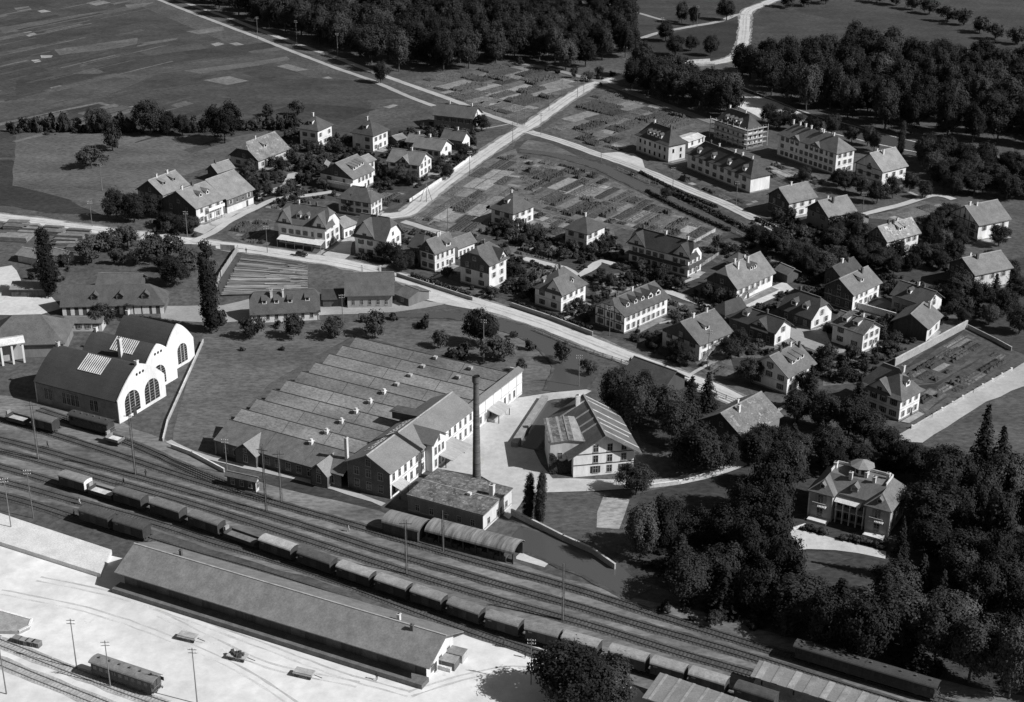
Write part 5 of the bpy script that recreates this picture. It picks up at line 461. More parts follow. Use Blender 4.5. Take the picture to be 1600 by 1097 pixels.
def wall_mesh(U, V, ze, zr, ax, ends, drop):
    """outer wall incl. gable triangles; A wall (x=-U/2) gets material 1"""
    mb = MB(); x, y = U/2, V/2; z0 = -.4
    def gable(e, s):
        if e == 'h': return [(s, ze), (-s, ze)]
        if e == 'k': f = .38; return [(s, ze), (s*f, zr-f*(zr-ze)-drop), (-s*f, zr-f*(zr-ze)-drop), (-s, ze)]
        return [(s, ze), (0, zr-drop), (-s, ze)]
    ga = gable(ends[0], y) if ax == 'u' else [(y, ze), (-y, ze)]
    gc = gable(ends[1], y) if ax == 'u' else [(y, ze), (-y, ze)]
    gb = gable(ends[0], x) if ax == 'v' else [(x, ze), (-x, ze)]
    gd = gable(ends[1], x) if ax == 'v' else [(x, ze), (-x, ze)]
    mb.poly([(-x, y, z0), (-x, -y, z0)]+[(-x, q, z) for q, z in reversed(ga)], 1)
    mb.poly([(x, -y, z0), (x, y, z0)]+[(x, q, z) for q, z in gc], 1)
    mb.poly([(-x, -y, z0), (x, -y, z0)]+[(q, -y, z) for q, z in gb], 0)
    mb.poly([(x, y, z0), (-x, y, z0)]+[(q, y, z) for q, z in reversed(gd)], 0)
    return mb
def chimney(par, x, y, z0, z1, s=.55, m=None):
    mb = MB(); mb.box(-s/2, -s/2, z0, s/2, s/2, z1-.25, 0).box(-s/2-.08, -s/2-.08, z1-.25, s/2+.08, s/2+.08, z1-.1, 0).box(-s/4, -s/4, z1-.1, s/4, s/4, z1+.12, 1)
    return mb.build('chimney', [m or CHIM, CHIMD], par, (x, y, 0))
def dormer(par, face, pos, dist, zb, back, w, h, kind, rm, wm, pitch):
    """local: looks to -y, front wall at y=0 ; slope climbs +y with the given pitch"""
    mb = MB(); hw = w/2; tp = math.tan(pitch)
    ws = h; L = ws/tp+.2
    mb.poly([(-hw, 0, -.3), (hw, 0, -.3), (hw, 0, h), (-hw, 0, h)], 0)
    mb.poly([(-hw, 0, -.3), (-hw, 0, h), (-hw, L, h)], 0); mb.poly([(hw, 0, -.3), (hw, L, h), (hw, 0, h)], 0)
    mb.box(-hw*.62, -.03, .22, hw*.62, .02, h*.86, 2)
    if kind == 'g':
        hh = h+w*.42; Lr = hh/tp+.2
        mb.poly([(-hw, 0, h), (hw, 0, h), (0, 0, hh)], 0)
        o = .22; mb.slab([[(-hw-o, -.3, h-.12), (0, -.3, hh+.1), (0, Lr, hh+.1), (-hw-o, L, h-.12)][::-1], [(hw+o, -.3, h-.12), (0, -.3, hh+.1), (0, Lr, hh+.1), (hw+o, L, h-.12)]], .1, 1, 1)
    else:
        sp = tp*.35; Lr = (h+.1)/(tp-sp); o = .2
        mb.slab([[(-hw-o, -.3, h+.05-.3*sp), (hw+o, -.3, h+.05-.3*sp), (hw+o, Lr, h+.05+Lr*sp), (-hw-o, Lr, h+.05+Lr*sp)]], .1, 1, 1)
    o = mb.build('dormer', [wm, rm, GLASS], par)
    if face == 'B': o.location = (pos, dist, zb)
    else: o.location = (dist, pos, zb); o.rotation_euler = (0, 0, -math.pi/2)
    return o
def house(h):
    U, V, ze, zr, ax, ends = h['U'], h['V'], h['ze'], h['zr'], h['ax'], h['ends']
    ov = h.get('ov', .65); nm = 'house'
    k = h['k']
    if any(s in k for s in ('barn', 'shed', 'hut', 'leanto', 'canopy', 'roof')) and k not in ('step_roof', 'dark_barn'): nm = 'shed' if 'barn' not in k else 'barn'
    if k in ('mill', 'mill_block', 'boiler', 'saw_hall', 'goods_shed'): nm = {'mill': 'mill_house', 'mill_block': 'mill_block', 'boiler': 'boiler_house', 'saw_hall': 'sawmill_hall', 'goods_shed': 'goods_shed'}[k]
    if k == 'inn': nm = 'inn'
    cat = {'house': 'house', 'shed': 'shed', 'barn': 'barn', 'inn': 'inn', 'boiler_house': 'boiler house', 'mill_house': 'mill', 'mill_block': 'mill', 'sawmill_hall': 'sawmill', 'goods_shed': 'goods shed'}[nm]
    T = thing(nm, h['lab'], cat, (h['c'][0], h['c'][1], 0), h['a'])
    wu, wv = U-2*ov, V-2*ov
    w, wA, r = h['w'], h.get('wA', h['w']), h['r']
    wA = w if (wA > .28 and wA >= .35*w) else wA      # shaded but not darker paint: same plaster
    wm, wmA = wallm(w), (wallm(wA) if wA > .17 else WOOD)  # darker left-front wA tones hold guessed shade, with dark wood, in the wall colour
    span = V if ax == 'u' else U
    pitch = math.atan2(zr-ze, span/2); drop = ov*math.tan(pitch)*0
    zw = ze+ov*math.tan(pitch)-.12 if not h.get('open') else ze
    zapex = zr-.05
    if h.get('open'):
        p = MB()
        for i in range(7):
            for s in (-1, 1): link('post', MB().box(-.25, -.25, -.2, .25, .25, ze).mesh('post', wm), T, (s*(U/2-.7), -V/2+.7+i*(V-1.4)/6, 0))
        p.box(-wu/2+3, -wv/2, 0, wu/2-.3, wv/2, ze-.5); p.build('wall', wallm(.35), T)
    else:
        hip = 'h' in ends
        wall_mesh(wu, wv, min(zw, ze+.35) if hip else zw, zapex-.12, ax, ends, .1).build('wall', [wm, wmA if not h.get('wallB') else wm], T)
    # roof
    Lx, Ly = (U, V) if ax == 'u' else (V, U)
    P = roof_polys(Lx, Ly, ze, zr, ends, h.get('flare', 0))
    if ax == 'v': P = swap(P)
    rm = roofm(r, h.get('mott', 0)); RB = MB(); RB.slab(P, .2, 0, 1)
    rf = RB.build('roof', [rm, tone('eaves', min(.5, max(.08, r)))], T)
    if ends[0] != 'h' or h.get('flare'):               # ridge tiles
        rb = MB(); i0 = {'g': 0, 'k': .285*Ly/2, 'h': Ly*.46}[ends[0]]; i1 = {'g': 0, 'k': .285*Ly/2, 'h': Ly*.46}[ends[1]]
        if h.get('flare'): i0 = i1 = .22*Ly/2+.92*(Ly/2*.78)
        a, b = -Lx/2+i0, Lx/2-i1
        if b-a > 1:
            q = [(a, 0, zr+.03), (b, 0, zr+.03)]
            if ax == 'v': q = [(0, a, zr+.03), (0, b, zr+.03)]
            rb.bar(q[0], q[1], .32, .14); rb.build('ridge_cap', tone('ridge_tiles', min(.45, r*1.9)), rf)
    def zroof(x, y):
        d = abs(y) if ax == 'u' else abs(x); s = (V if ax == 'u' else U)/2
        return zr-(zr-ze)*d/s
    for (pu, pv) in h.get('ch', []):
        x, y = (pu-.5)*wu*.96, (pv-.5)*wv*.96; z = zroof(x, y)
        big = k in ('mill', 'boiler'); dark = RND.random() < .25
        chimney(rf, x, y, z-.6, max(z+1.3, zr+.9) if not big else z+2.6, RND.uniform(.5, .7) if not big else 1., CHIMD if dark else CHIM)
    tp = math.tan(pitch)
    for (fc, pos, up, dw, kd) in h.get('dm', []):
        hipface = (fc == 'A' and ax == 'u') or (fc == 'B' and ax == 'v')
        half = (V if fc == 'B' else U)/2; d = half*up+.2
        if fc == 'B': dormer(rf, 'B', (pos-.5)*wu, -V/2+d, ze+d*tp, 0, dw, 1.25, kd, rm, wm, pitch)
        else: dormer(rf, 'A', (pos-.5)*wv, -U/2+d, ze+d*tp, 0, dw, 1.25, kd, rm, wm, pitch)
    for (fc, pos, gw, fr) in h.get('xg', []):           # cross gables
        zc = ze+(zr-ze)*fr; g = MB(); hw = gw/2; half = (U if fc == 'A' else V)/2; dep = half*min(1., fr+.08)
        y0 = -.55; zz = zw if zw < zc-1 else ze
        Q = [[(-hw-.4, y0, ze-.05), (0, y0, zc), (0, dep+ov, zc), (-hw-.4, dep+ov, ze-.05)][::-1], [(hw+.4, y0, ze-.05), (0, y0, zc), (0, dep+ov, zc), (hw+.4, dep+ov, ze-.05)]]
        g.slab(Q, .18, 0, 1)
        o = g.build('cross_gable', [rm, tone('eaves', .12)], rf)
        wl = MB(); wl.poly([(-hw, 0, ze-1.0), (hw, 0, ze-1.0), (hw, 0, ze+.1), (0, 0, zc-.25), (-hw, 0, ze+.1)])
        ow = wl.build('gable_wall', wm, T)
        p = (pos-.5)*(wv if fc == 'A' else wu)
        for x, off in ((o, ov), (ow, ov-.03)):
            if fc == 'A': x.location = (-U/2+off, p, 0); x.rotation_euler = (0, 0, -math.pi/2)
            else: x.location = (p, -V/2+off, 0)
        put_window(T, fc, p, (-U/2 if fc == 'A' else -V/2)+ov-.03, ze+.1, 1.3, 1.2, 0)
    # windows
    bright = (w+wA)/2
    for fc, (nc, nr) in (('A', h.get('wa', (0, 0))), ('B', h.get('wb', (0, 0)))):
        L = wv if fc == 'A' else wu; off = (-wu/2 if fc == 'A' else -wv/2)-.005
        st = max(2.5, min(3., (ze-.2)/max(1, nr))) if nr > 1 else 2.7
        gab = (fc == 'A' and ax == 'u') or (fc == 'B' and ax == 'v')
        sh = h.get('sh', 1)
        for j in range(nr):
            z = (.95 if ze < 4.5 or nr > 1 else max(.95, ze-2.2))+j*st
            lim = zw-.2
            n = nc
            if z+1.4 > lim:
                if not gab or ends[0] == 'h': continue
                n = max(1, int(nc*.6)) if z+1.5 < zr-1.4 else (1 if z+1.3 < zr-.7 else 0)
            for i in range(n):
                pos = (-.5+(i+.5)/n)*L*(.92 if n == nc else .55)
                hole = k in ('new_house', 'scaffold_house'); ww = .95 if L/n > 2.9 else .78
                if RND.random() < .04: continue
                put_window(T, fc, pos+RND.uniform(-.1, .1), off, z, ww, 1.45 if st > 2.4 else 1.1, sh and L/n > 2.4 and RND.random() < .9, hole, SHUT if fc == 'A' else SHUTB)  # sunny-face shutters paler than shaded-face ones: light held in their colour
        if gab and ends[0] != 'h' and nr and zr-ze > 3.2 and k not in ('goods_shed',):    # attic window
            put_window(T, fc, 0, off, ze+.5, .9, 1.1, 0)
    if h.get('wb', (0, 0))[0] > 2 and ze > 3:           # front door
        x = RND.choice((-.18, .12, .26))*wu; d = MB(); d.box(-.5, -.05, -.1, .5, .03, 2.05); o = d.build('door', SHUT, T, (x, -wv/2-.012, 0)); MB().box(.3, -.09, .95, .38, -.05, 1.1).build('handle', FRAME, o)
    if h.get('gw'):                                     # boarded gable
        full = h['gw'] == 2; s = wv/2; x = -wu/2-.03
        mb = MB(); z0 = ze-.3 if not full else ze-2.8
        top = [(s, zw-.1), (s*.38, zr-.38*(zr-ze)-.25), (-s*.38, zr-.38*(zr-ze)-.25), (-s, zw-.1)] if ends[0] == 'k' else [(s, zw-.1), (0, zr-.3), (-s, zw-.1)]
        pts = [(s, z0), (-s, z0)]+top[::-1]
        if ax == 'u':
            mb.slab([[(z, y, 0) for y, z in pts]], .0)
            me = MB(); n = len(pts); me.poly([(x, y, z) for y, z in pts]); me.poly([(x-.07, y, z) for y, z in pts])
            for i in range(n): a, b = pts[i], pts[(i+1) % n]; me.poly([(x, a[0], a[1]), (x, b[0], b[1]), (x-.07, b[0], b[1]), (x-.07, a[0], a[1])])
            me.build('gable_boarding', WOOD, T)
            put_window(T, 'A', 0, x-.075, ze+.3, 1., 1.2, 0)
            if full:
                for q in (-.25, .25): put_window(T, 'A', q*wv, x-.075, ze-2.1, 1.1, 1.4, 1)
    if h.get('ht'):                                     # exposed timber frame on the gable
        x = -wu/2-.02; s = wv/2
        for z in ([.2, 2.8, ze-.05] if h['ht'] == 1 else [.3, 2.3, 4.4, ze]): link('beam', MB().box(x-.05, -s, z, x+.03, s, z+.22).mesh('beam', BEAM), T)
        nb = 7 if h['ht'] == 1 else 2
        for i in range(nb):
            y = -s+.1+i*(2*s-.2)/(nb-1); z1 = ze+max(0, (1-abs(y)/s)*(zr-ze)-.5)
            link('beam', MB().box(x-.045, y-.1, .2, x+.03, y+.1, z1).mesh('beam', BEAM), T)
        if h['ht'] == 1:
            for q in (-1, 1): link('beam', MB().bar((x-.01, q*s*.95, 3.), (x-.01, q*s*.45, ze-.1), .07, .2).mesh('beam', BEAM), T)
    elif w > .65 and ze > 5 and nm == 'house' and RND.random() < .7:      # string course
        z = 3.05; mb = MB(); mb.box(-wu/2-.035, -wv/2-.035, z, wu/2+.035, wv/2+.035, z+.14); mb.build('string_course', tone('string', .42), T)
    if nm in ('house', 'inn'):                          # plinth
        MB().box(-wu/2-.06, -wv/2-.06, -.3, wu/2+.06, wv/2+.06, .45).build('plinth', tone('plinth', .24), T)
    if h.get('bal'):
        fc, z, a, b = h['bal']; L = wu if fc == 'B' else wv; x0, x1 = (a-.5)*L, (b-.5)*L
        bl = MB().box(x0, -1.5, z-.18, x1, 0, z).build('balcony', PALEW, T)
        MB().box(x0, -1.5, z, x1, -1.42, z+.95).box(x0, -1.42, z, x0+.07, 0, z+.95).box(x1-.07, -1.42, z, x1, 0, z+.95).build('balustrade', mat('white_paint', .72, var=.1), bl)
        for q in range(4): link('post', MB().box(-.07, -1.45, -.2, .07, -1.3, z-.18).mesh('post', PALEW), bl, (x0+.2+q*(x1-x0-.4)/3, 0, 0))
        if fc == 'B': bl.location = (0, -wv/2-.01, 0)
        else: bl.location = (-wu/2-.01, 0, 0); bl.rotation_euler = (0, 0, -math.pi/2)
    if h.get('stair'):
        st = MB(); x0 = -wu/2+.4
        for i in range(12): st.box(x0+i*.28, -wv/2-1.2, i*.22-.1, x0+i*.28+.3, -wv/2-.05, i*.22+.1)
        st.box(x0+12*.28, -wv/2-1.3, 2.5, x0+12*.28+5, -wv/2-.04, 2.65); s_ = st.build('outside_stair', PALEW, T)
        MB().bar((x0, -wv/2-1.2, .9), (x0+3.4, -wv/2-1.2, 3.5), .08, .12).bar((x0+3.4, -wv/2-1.25, 3.5), (x0+8.3, -wv/2-1.25, 3.5), .08, .12).box(x0+3.4, -wv/2-1.3, 2.65, x0+8.3, -wv/2-1.24, 3.3).build('handrail', mat('brown_rail', .2), s_)
    if h.get('awning'):
        y0, y1 = -wv/2, wv/2-1
        mb = MB().slab([[(-wu/2-3.2, y0, 2.6), (-wu/2-.02, y0, 3.4), (-wu/2-.02, y1, 3.4), (-wu/2-3.2, y1, 2.6)]], .08)
        aw = mb.build('awning', mat('awning_canvas', .6, var=.12), T)
        for i in range(6): link('post', MB().box(-.06, -.06, -.1, .06, .06, 2.55).mesh('post', PALEW), aw, (-wu/2-3.1, y0+.1+i*(y1-y0-.2)/5, 0))
    if h.get('pent'):
        z = h['pent']; mb = MB(); e = 1.0
        mb.slab([[(-wu/2-e, -wv/2-e, z), (-wu/2, -wv/2, z+.7), (-wu/2, wv/2, z+.7), (-wu/2-e, wv/2+e, z)][::-1], [(-wu/2-e, -wv/2-e, z), (wu/2+e, -wv/2-e, z), (wu/2, -wv/2, z+.7), (-wu/2, -wv/2, z+.7)]], .1)
        mb.build('pent_roof', rm, T)
    if h.get('panels'):
        for i in range(13):
            y = -wv/2+.6+i*(wv-1.2)/12; wd = .55 if i not in (2, 3, 4) else .95
            link('wall_panel', MB().box(-.06, -wd, .1, .0, wd, 2.5).mesh('wall_panel', STUCCO), T, (-wu/2-.01, y, 0))
    if h.get('lowband'):
        MB().box(-wu/2-.05, -wv/2-.05, -.3, wu/2+.05, wv/2+.05, 2.2).build('stone_base', wallm(h['lowband']), T)
    if k == 'mill' or k == 'mill_block':                # pale tile strips
        sm = tone('pale_tile_strip', .42, var=.25)
        if k == 'mill':
            for q in (.03, .14, .36, .55, .68, .86):
                y = V/2-q*V; wd = .3
                for s in (-1, 1):
                    if s < 0 and q in (.03, .86): continue
                    a, bb = .04, (1. if q != .68 else .85)
                    zq = lambda f: zr-(zr-ze)*f
                    link('tile_strip', MB().slab([[(s*U/2*a, y-wd, zq(a)+.05), (s*U/2*bb, y-wd, zq(bb)+.05), (s*U/2*bb, y+wd, zq(bb)+.05), (s*U/2*a, y+wd, zq(a)+.05)][::(1 if s > 0 else -1)]], .05).mesh('tile_strip', sm), rf)
        else:
            for a, bb in ((.06, .12), (.3, .36), (.62, .84)):
                x0, x1 = -U/2+a*U, -U/2+bb*U; f = lambda x: zr-(zr-ze)*abs(x)/(U/2)+.04
                link('tile_strip', MB().slab([[(x0, -V/2, f(x0)), (x1, -V/2, f(x1)), (x1, V/2, f(x1)), (x0, V/2, f(x0))]], .05).mesh('tile_strip', tone('pale_tile_strip', .34, var=.25)), rf)
    if k == 'mill':
        for f in (.39, .58, .77):
            for z in (.7, 3.4, 6.1): put_window(T, 'B', (f-.5)*U, -wv/2-.005, z, 1.1, 1.75, z < 1 and f != .58)
        for z in (2.9, 5.6): link('beam', MB().box(-wu/2, -wv/2-.07, z, wu/2, -wv/2+.02, z+.2).mesh('beam', BEAM), T)
    if k == 'mill_block':
        iv = MB(); ri = random.Random(4)
        for _ in range(2600):
            x = ri.uniform(-wu/2-.1, wu/2*.75); z = ri.uniform(-.1, 4.2+1.2*math.sin(x*1.1)); n_ = Vector((ri.gauss(0, .5), -1, ri.gauss(0, .4)+.3)).normalized(); t_ = n_.cross(Vector((0, 0, 1))).normalized()*.2; b_ = n_.cross(t_)*.9; p_ = Vector((x, -wv/2-ri.uniform(.05, .35), z))
            iv.poly([tuple(p_-t_-b_), tuple(p_+t_-b_), tuple(p_+t_+b_), tuple(p_-t_+b_)])
        tag(iv.build('ivy', mat('ivy_leaves', .04, var=.4, fine=2), T), kind='stuff')
    if h.get('scaf'):
        sp = MB(); 
        for lv in range(4):
            z = 1.7+lv*1.9
            link('scaffold_board', MB().box(-wu/2-1.3, -wv/2-1.3, z, wu/2+1.3, -wv/2-.3, z+.1).mesh('scaffold_board', PALEW), T)
            link('scaffold_board', MB().box(-wu/2-1.3, -wv/2-1.3, z+.02, -wu/2-.3, wv/2+1, z+.12).mesh('scaffold_board', PALEW), T)
        pm = MB().box(-.08, -.08, -.1, .08, .08, 8.6).mesh('scaffold_pole', PALEW)
        for i in range(5): link('scaffold_pole', pm, T, (-wu/2-1.3+i*(wu+2.6)/4, -wv/2-1.38, 0))
        for i in range(7): link('scaffold_pole', pm, T, (-wu/2-1.38, -wv/2+i*(wv+1)/6, 0))
    if k == 'boiler':
        for fc, L, off in (('A', wv, -wu/2-.03), ('B', wu, -wv/2-.03)):
            for z in (.5, ze-.5):
                if fc == 'B': link('wall_band', MB().box(-L/2, off-.05, z, L/2, off+.03, z+.2).mesh('wall_band', tone('band', .3)), T)
                else: link('wall_band', MB().box(off-.05, -L/2, z, off+.03, L/2, z+.2).mesh('wall_band', tone('band', .3)), T)
        link('roof_vent', MB().box(-.4, -.4, 0, .4, .4, .6).mesh('roof_vent', CHIM), rf, (-1, -3, zr))
    if k == 'goods_shed':
        MB().box(-U/2-1.2, -V/2+1, -.1, -wu/2, V/2, 1.05).build('loading_platform', tone('dark_platform', .14), T)  # dark wood, tone lowered further to stand for the eave shadow
        dm_ = MB().box(-.04, -1.6, 0, .06, 1.6, 2.7).mesh('sliding_door', mat('grey_door', .1))
        for i in range(9): link('sliding_door', dm_, T, (-wu/2-.04, -wv/2+4+i*8, 1.05))
        MB().box(-2.5, -2.6, -.1, 2.5, 0, .9).build('end_ramp', tone('platform', .55), T, (1.5, -wv/2-.02, 0))
    return T
for h in HOUSES: house(h)
# beaten aprons on the sunny side and garden paths to the nearest road
for i, h in enumerate(HOUSES):
    if h.get('wb', (0, 0))[0] < 2 or h['c'][1] < 330 or h['k'] in ('goods_shed', 'boiler', 'mill', 'saw_shed', 'saw_hall'): continue
    r = random.Random(i); e1 = Vector((math.cos(h['a']), math.sin(h['a']))); e2 = Vector((-e1.y, e1.x)); c = Vector(h['c'])
    a0 = c-e2*(h['V']/2-.4); L = h['U']/2*r.uniform(.6, .95); dp = r.uniform(1.2, 3.2)
    tag(sheet('house_apron', [tuple(a0-e1*L), tuple(a0-e1*L*.9-e2*dp), tuple(a0+e1*L-e2*dp*r.uniform(.6, 1)), tuple(a0+e1*L)], .1+.0007*i, tone('beaten_yard', r.choice((.2, .28, .36)), var=.3, scale=.4), None, .3, i), kind='structure')
    st = a0-e2*dp*.8+e1*r.uniform(-.5, .5)*L; best = None
    for pts, hw in RSEG[:len(ROADS)]:
        for q in pts:
            d_ = (q-st).length
            if d_ > 3 and (best is None or d_ < best[0]): best = (d_, q)
    if best and best[0] < 32:
        n_ = int(best[0]/2)+1
        if not any(in_house(*(st.lerp(best[1], k/n_)), .2) for k in range(1, n_+1)):
            mid = st.lerp(best[1], .5)+Vector((r.uniform(-1.5, 1.5), r.uniform(-1.5, 1.5)))
            tag(ribbon([tuple(st), tuple(mid), tuple(best[1])], r.uniform(.9, 1.7), .086-.0004*i, .15, i).build('garden_path', tone('beaten_yard', r.choice((.3, .38, .44)), var=.2, scale=.4)), kind='structure')
# ---------------------------------------------------------------- barrel-roofed track sheds
for key, c, a, U, V, ze, rise, tn, lab in BARRELS:
    T = thing('barrel_shed', lab, 'shed', (c[0], c[1], 0), a)
    n = 12; mb = MB(); pts = []
    for i in range(n+1): t = math.pi*i/n; pts.append((-math.cos(t)*U/2, ze+math.sin(t)*rise))
    mb.slab([[(pts[i][0], -V/2, pts[i][1]), (pts[i+1][0], -V/2, pts[i+1][1]), (pts[i+1][0], V/2, pts[i+1][1]), (pts[i][0], V/2, pts[i][1])][::1] for i in range(n)], .12)
    rf = mb.build('roof', tone('sheet_roof', tn, var=.55 if V > 15 else .2, scale=.5, stretch=(.3, 2.2, .3), fine=1.5, finev=.25), T)
    w = MB(); w.poly([(x, V/2-.3, z-.12) for x, z in pts]+[(U/2, V/2-.3, -.2), (-U/2, V/2-.3, -.2)]); w.box(U/2-.5, -V/2+.3, -.2, U/2-.3, V/2-.3, ze)
    if V < 15: w.box(-U/2+.3, -V/2+.3, -.2, -U/2+.5, V/2-.3, ze); w.poly([(x, -V/2+.3, z-.12) for x, z in pts]+[(U/2, -V/2+.3, -.2), (-U/2, -V/2+.3, -.2)])
    w.build('wall', WOOD, T)
    if V > 15:
        for i in range(8): link('post', MB().box(-.12, -.12, -.2, .12, .12, ze).mesh('post', BEAM), T, (-U/2+.3, -V/2+.4+i*(V-.8)/7, 0))
        for i in range(14): link('timber_pile', MB().box(-.9, -.6, 0, .9, .6, RND.uniform(.6, 1.8)).mesh('timber_pile', WOOD), T, (-U/4+RND.uniform(-.3, .3), -V/2+1.2+i*(V-2.4)/13, 0))
# ---------------------------------------------------------------- arched engine halls
halls, HE, HZ0 = ENGINE_HALLS; HW = 18.; HZ = HZ0
def hall_prof(n=14, W=None):
    W = W or HW; out = []
    for i in range(n+1):
        t = -1+2*i/n; out.append((t*W/2, HE+(HZ-HE)*(1-abs(t)**1.9*(.55)-abs(t)*.45)))
    return out
hl = ('front arched engine hall with white gable and big twin arch windows', 'middle arched engine hall with roof skylight and a tall stack', 'rear arched engine hall with white gable at the meadow wall')
for i, (c, a, L, HW) in enumerate(halls):
    HZ = HZ0-(0, .3, .3)[i]; T = thing('engine_hall', hl[i], 'engine shed', (c[0], c[1], 0), a); pr = hall_prof(14, HW); X = L/2
    mb = MB(); o = .35
    mb.slab([[(-X-o, pr[k][0], pr[k][1]), (X-.25, pr[k][0], pr[k][1]), (X-.25, pr[k+1][0], pr[k+1][1]), (-X-o, pr[k+1][0], pr[k+1][1])] for k in range(len(pr)-1)], .2)
    rf = mb.build('roof', tone('felt_roof', .062, var=.15, scale=.2), T)
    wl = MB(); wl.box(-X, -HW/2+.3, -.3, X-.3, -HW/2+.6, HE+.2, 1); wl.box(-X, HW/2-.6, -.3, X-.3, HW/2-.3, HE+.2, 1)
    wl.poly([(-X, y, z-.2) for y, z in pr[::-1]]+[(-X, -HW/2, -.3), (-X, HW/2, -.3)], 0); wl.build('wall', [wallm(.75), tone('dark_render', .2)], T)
    gb = MB(); q = [(y, z+.35) for y, z in pr]; q = [(-HW/2, -.3)]+q+[(HW/2, -.3)]
    for x, rv in ((X, False), (X-.3, True)): gb.poly([(x, y, z) for y, z in (q if rv else q[::-1])][::-1] if False else [(x, y, z) for y, z in (q[::-1] if not rv else q)])
    for k in range(len(q)-1): gb.poly([(X, q[k][0], q[k][1]), (X, q[k+1][0], q[k+1][1]), (X-.3, q[k+1][0], q[k+1][1]), (X-.3, q[k][0], q[k][1])])
    gb.build('gable', wallm(.82), T)
    arcs = ([(-HW*.21, 5.6, 6.), (HW*.21, 5.6, 6.)] if i == 0 else [(-.5, 5.4, 5.6)] if i == 1 else [(1, 4, 5.4)])
    for (yc, w_, hh) in arcs:
        m2 = MB(); pts = [(-w_/2, 0)]; n = 12; r_ = w_/2; zc = hh-r_ if hh > r_ else .3
        pts = [(-w_/2, 0), (-w_/2, zc)]+[(-r_*math.cos(math.pi*k/n), zc+r_*math.sin(math.pi*k/n)) for k in range(1, n)]+[(w_/2, zc), (w_/2, 0)]
        m2.poly([(.03, y, z) for y, z in pts[::-1]]); wn = m2.build('arched_window', GLASS, T, (X+.005, yc, .9))
        mm = MB()
        for f in (-.17, .17): mm.box(.03, f*w_-.14, 0, .09, f*w_+.14, hh-.25)
        for k in range(1, 8):
            z = k*hh/8; hw = w_/2 if z < zc else math.sqrt(max(.05, r_*r_-(z-zc)**2)); mm.box(.03, -hw, z-.03, .06, hw, z+.03)
        mm.build('glazing_bar', FRAME, wn)
    if i == 0: MB().box(.02, -.6, -.1, .12, .6, 2.3).build('door', SHUT, T, (X, -HW*.18, 0))
    for k in range(3 if i < 2 else 0): link('round_window', MB().tube([(X-.02, -1.2+k*1.2, HZ-2.1), (X+.05, -1.2+k*1.2, HZ-2.1)], [.38, .38], 10).mesh('round_window', GLASS), T)
    if i < 2:
        y0, y1 = -HW*.27, -.3
        f = lambda y: HE+(HZ-HE)*(1-(abs(y)/(HW/2))**1.9*.55-abs(y)/(HW/2)*.45)+.16
        sk = MB().slab([[(-3.6, y0, f(y0)), (3.6, y0, f(y0)), (3.6, y1, f(y1)), (-3.6, y1, f(y1))]], .14).build('skylight', mat('skylight_glass', .09, rough=.3), rf, (1.2, 0, 0))
        bm = MB().bar((0, y0, f(y0)+.06), (0, y1, f(y1)+.06), .24, .1).mesh('skylight_bar', mat('white_paint', .72))
        for k in range(12): link('skylight_bar', bm, sk, (-3.5+k*.636, 0, 0))
    for x in ((-X+.6, X-.7) if i == 0 else (-X+.6,)): chimney(rf, x, 0, HZ-.6, HZ+1.2, .8)
    if i == 1: chimney(rf, 1.5, -HW*.3, HZ-4, HZ+1.8, .9)
    for k in (-10, -8.6, -4.2, -2.8, -1.4, 0, 4.6, 6.) if i == 0 else (-6, -4, 4):
        put_window(T, 'B', k, -HW/2+.28, 1.6, 1.1, 3.0, 0)
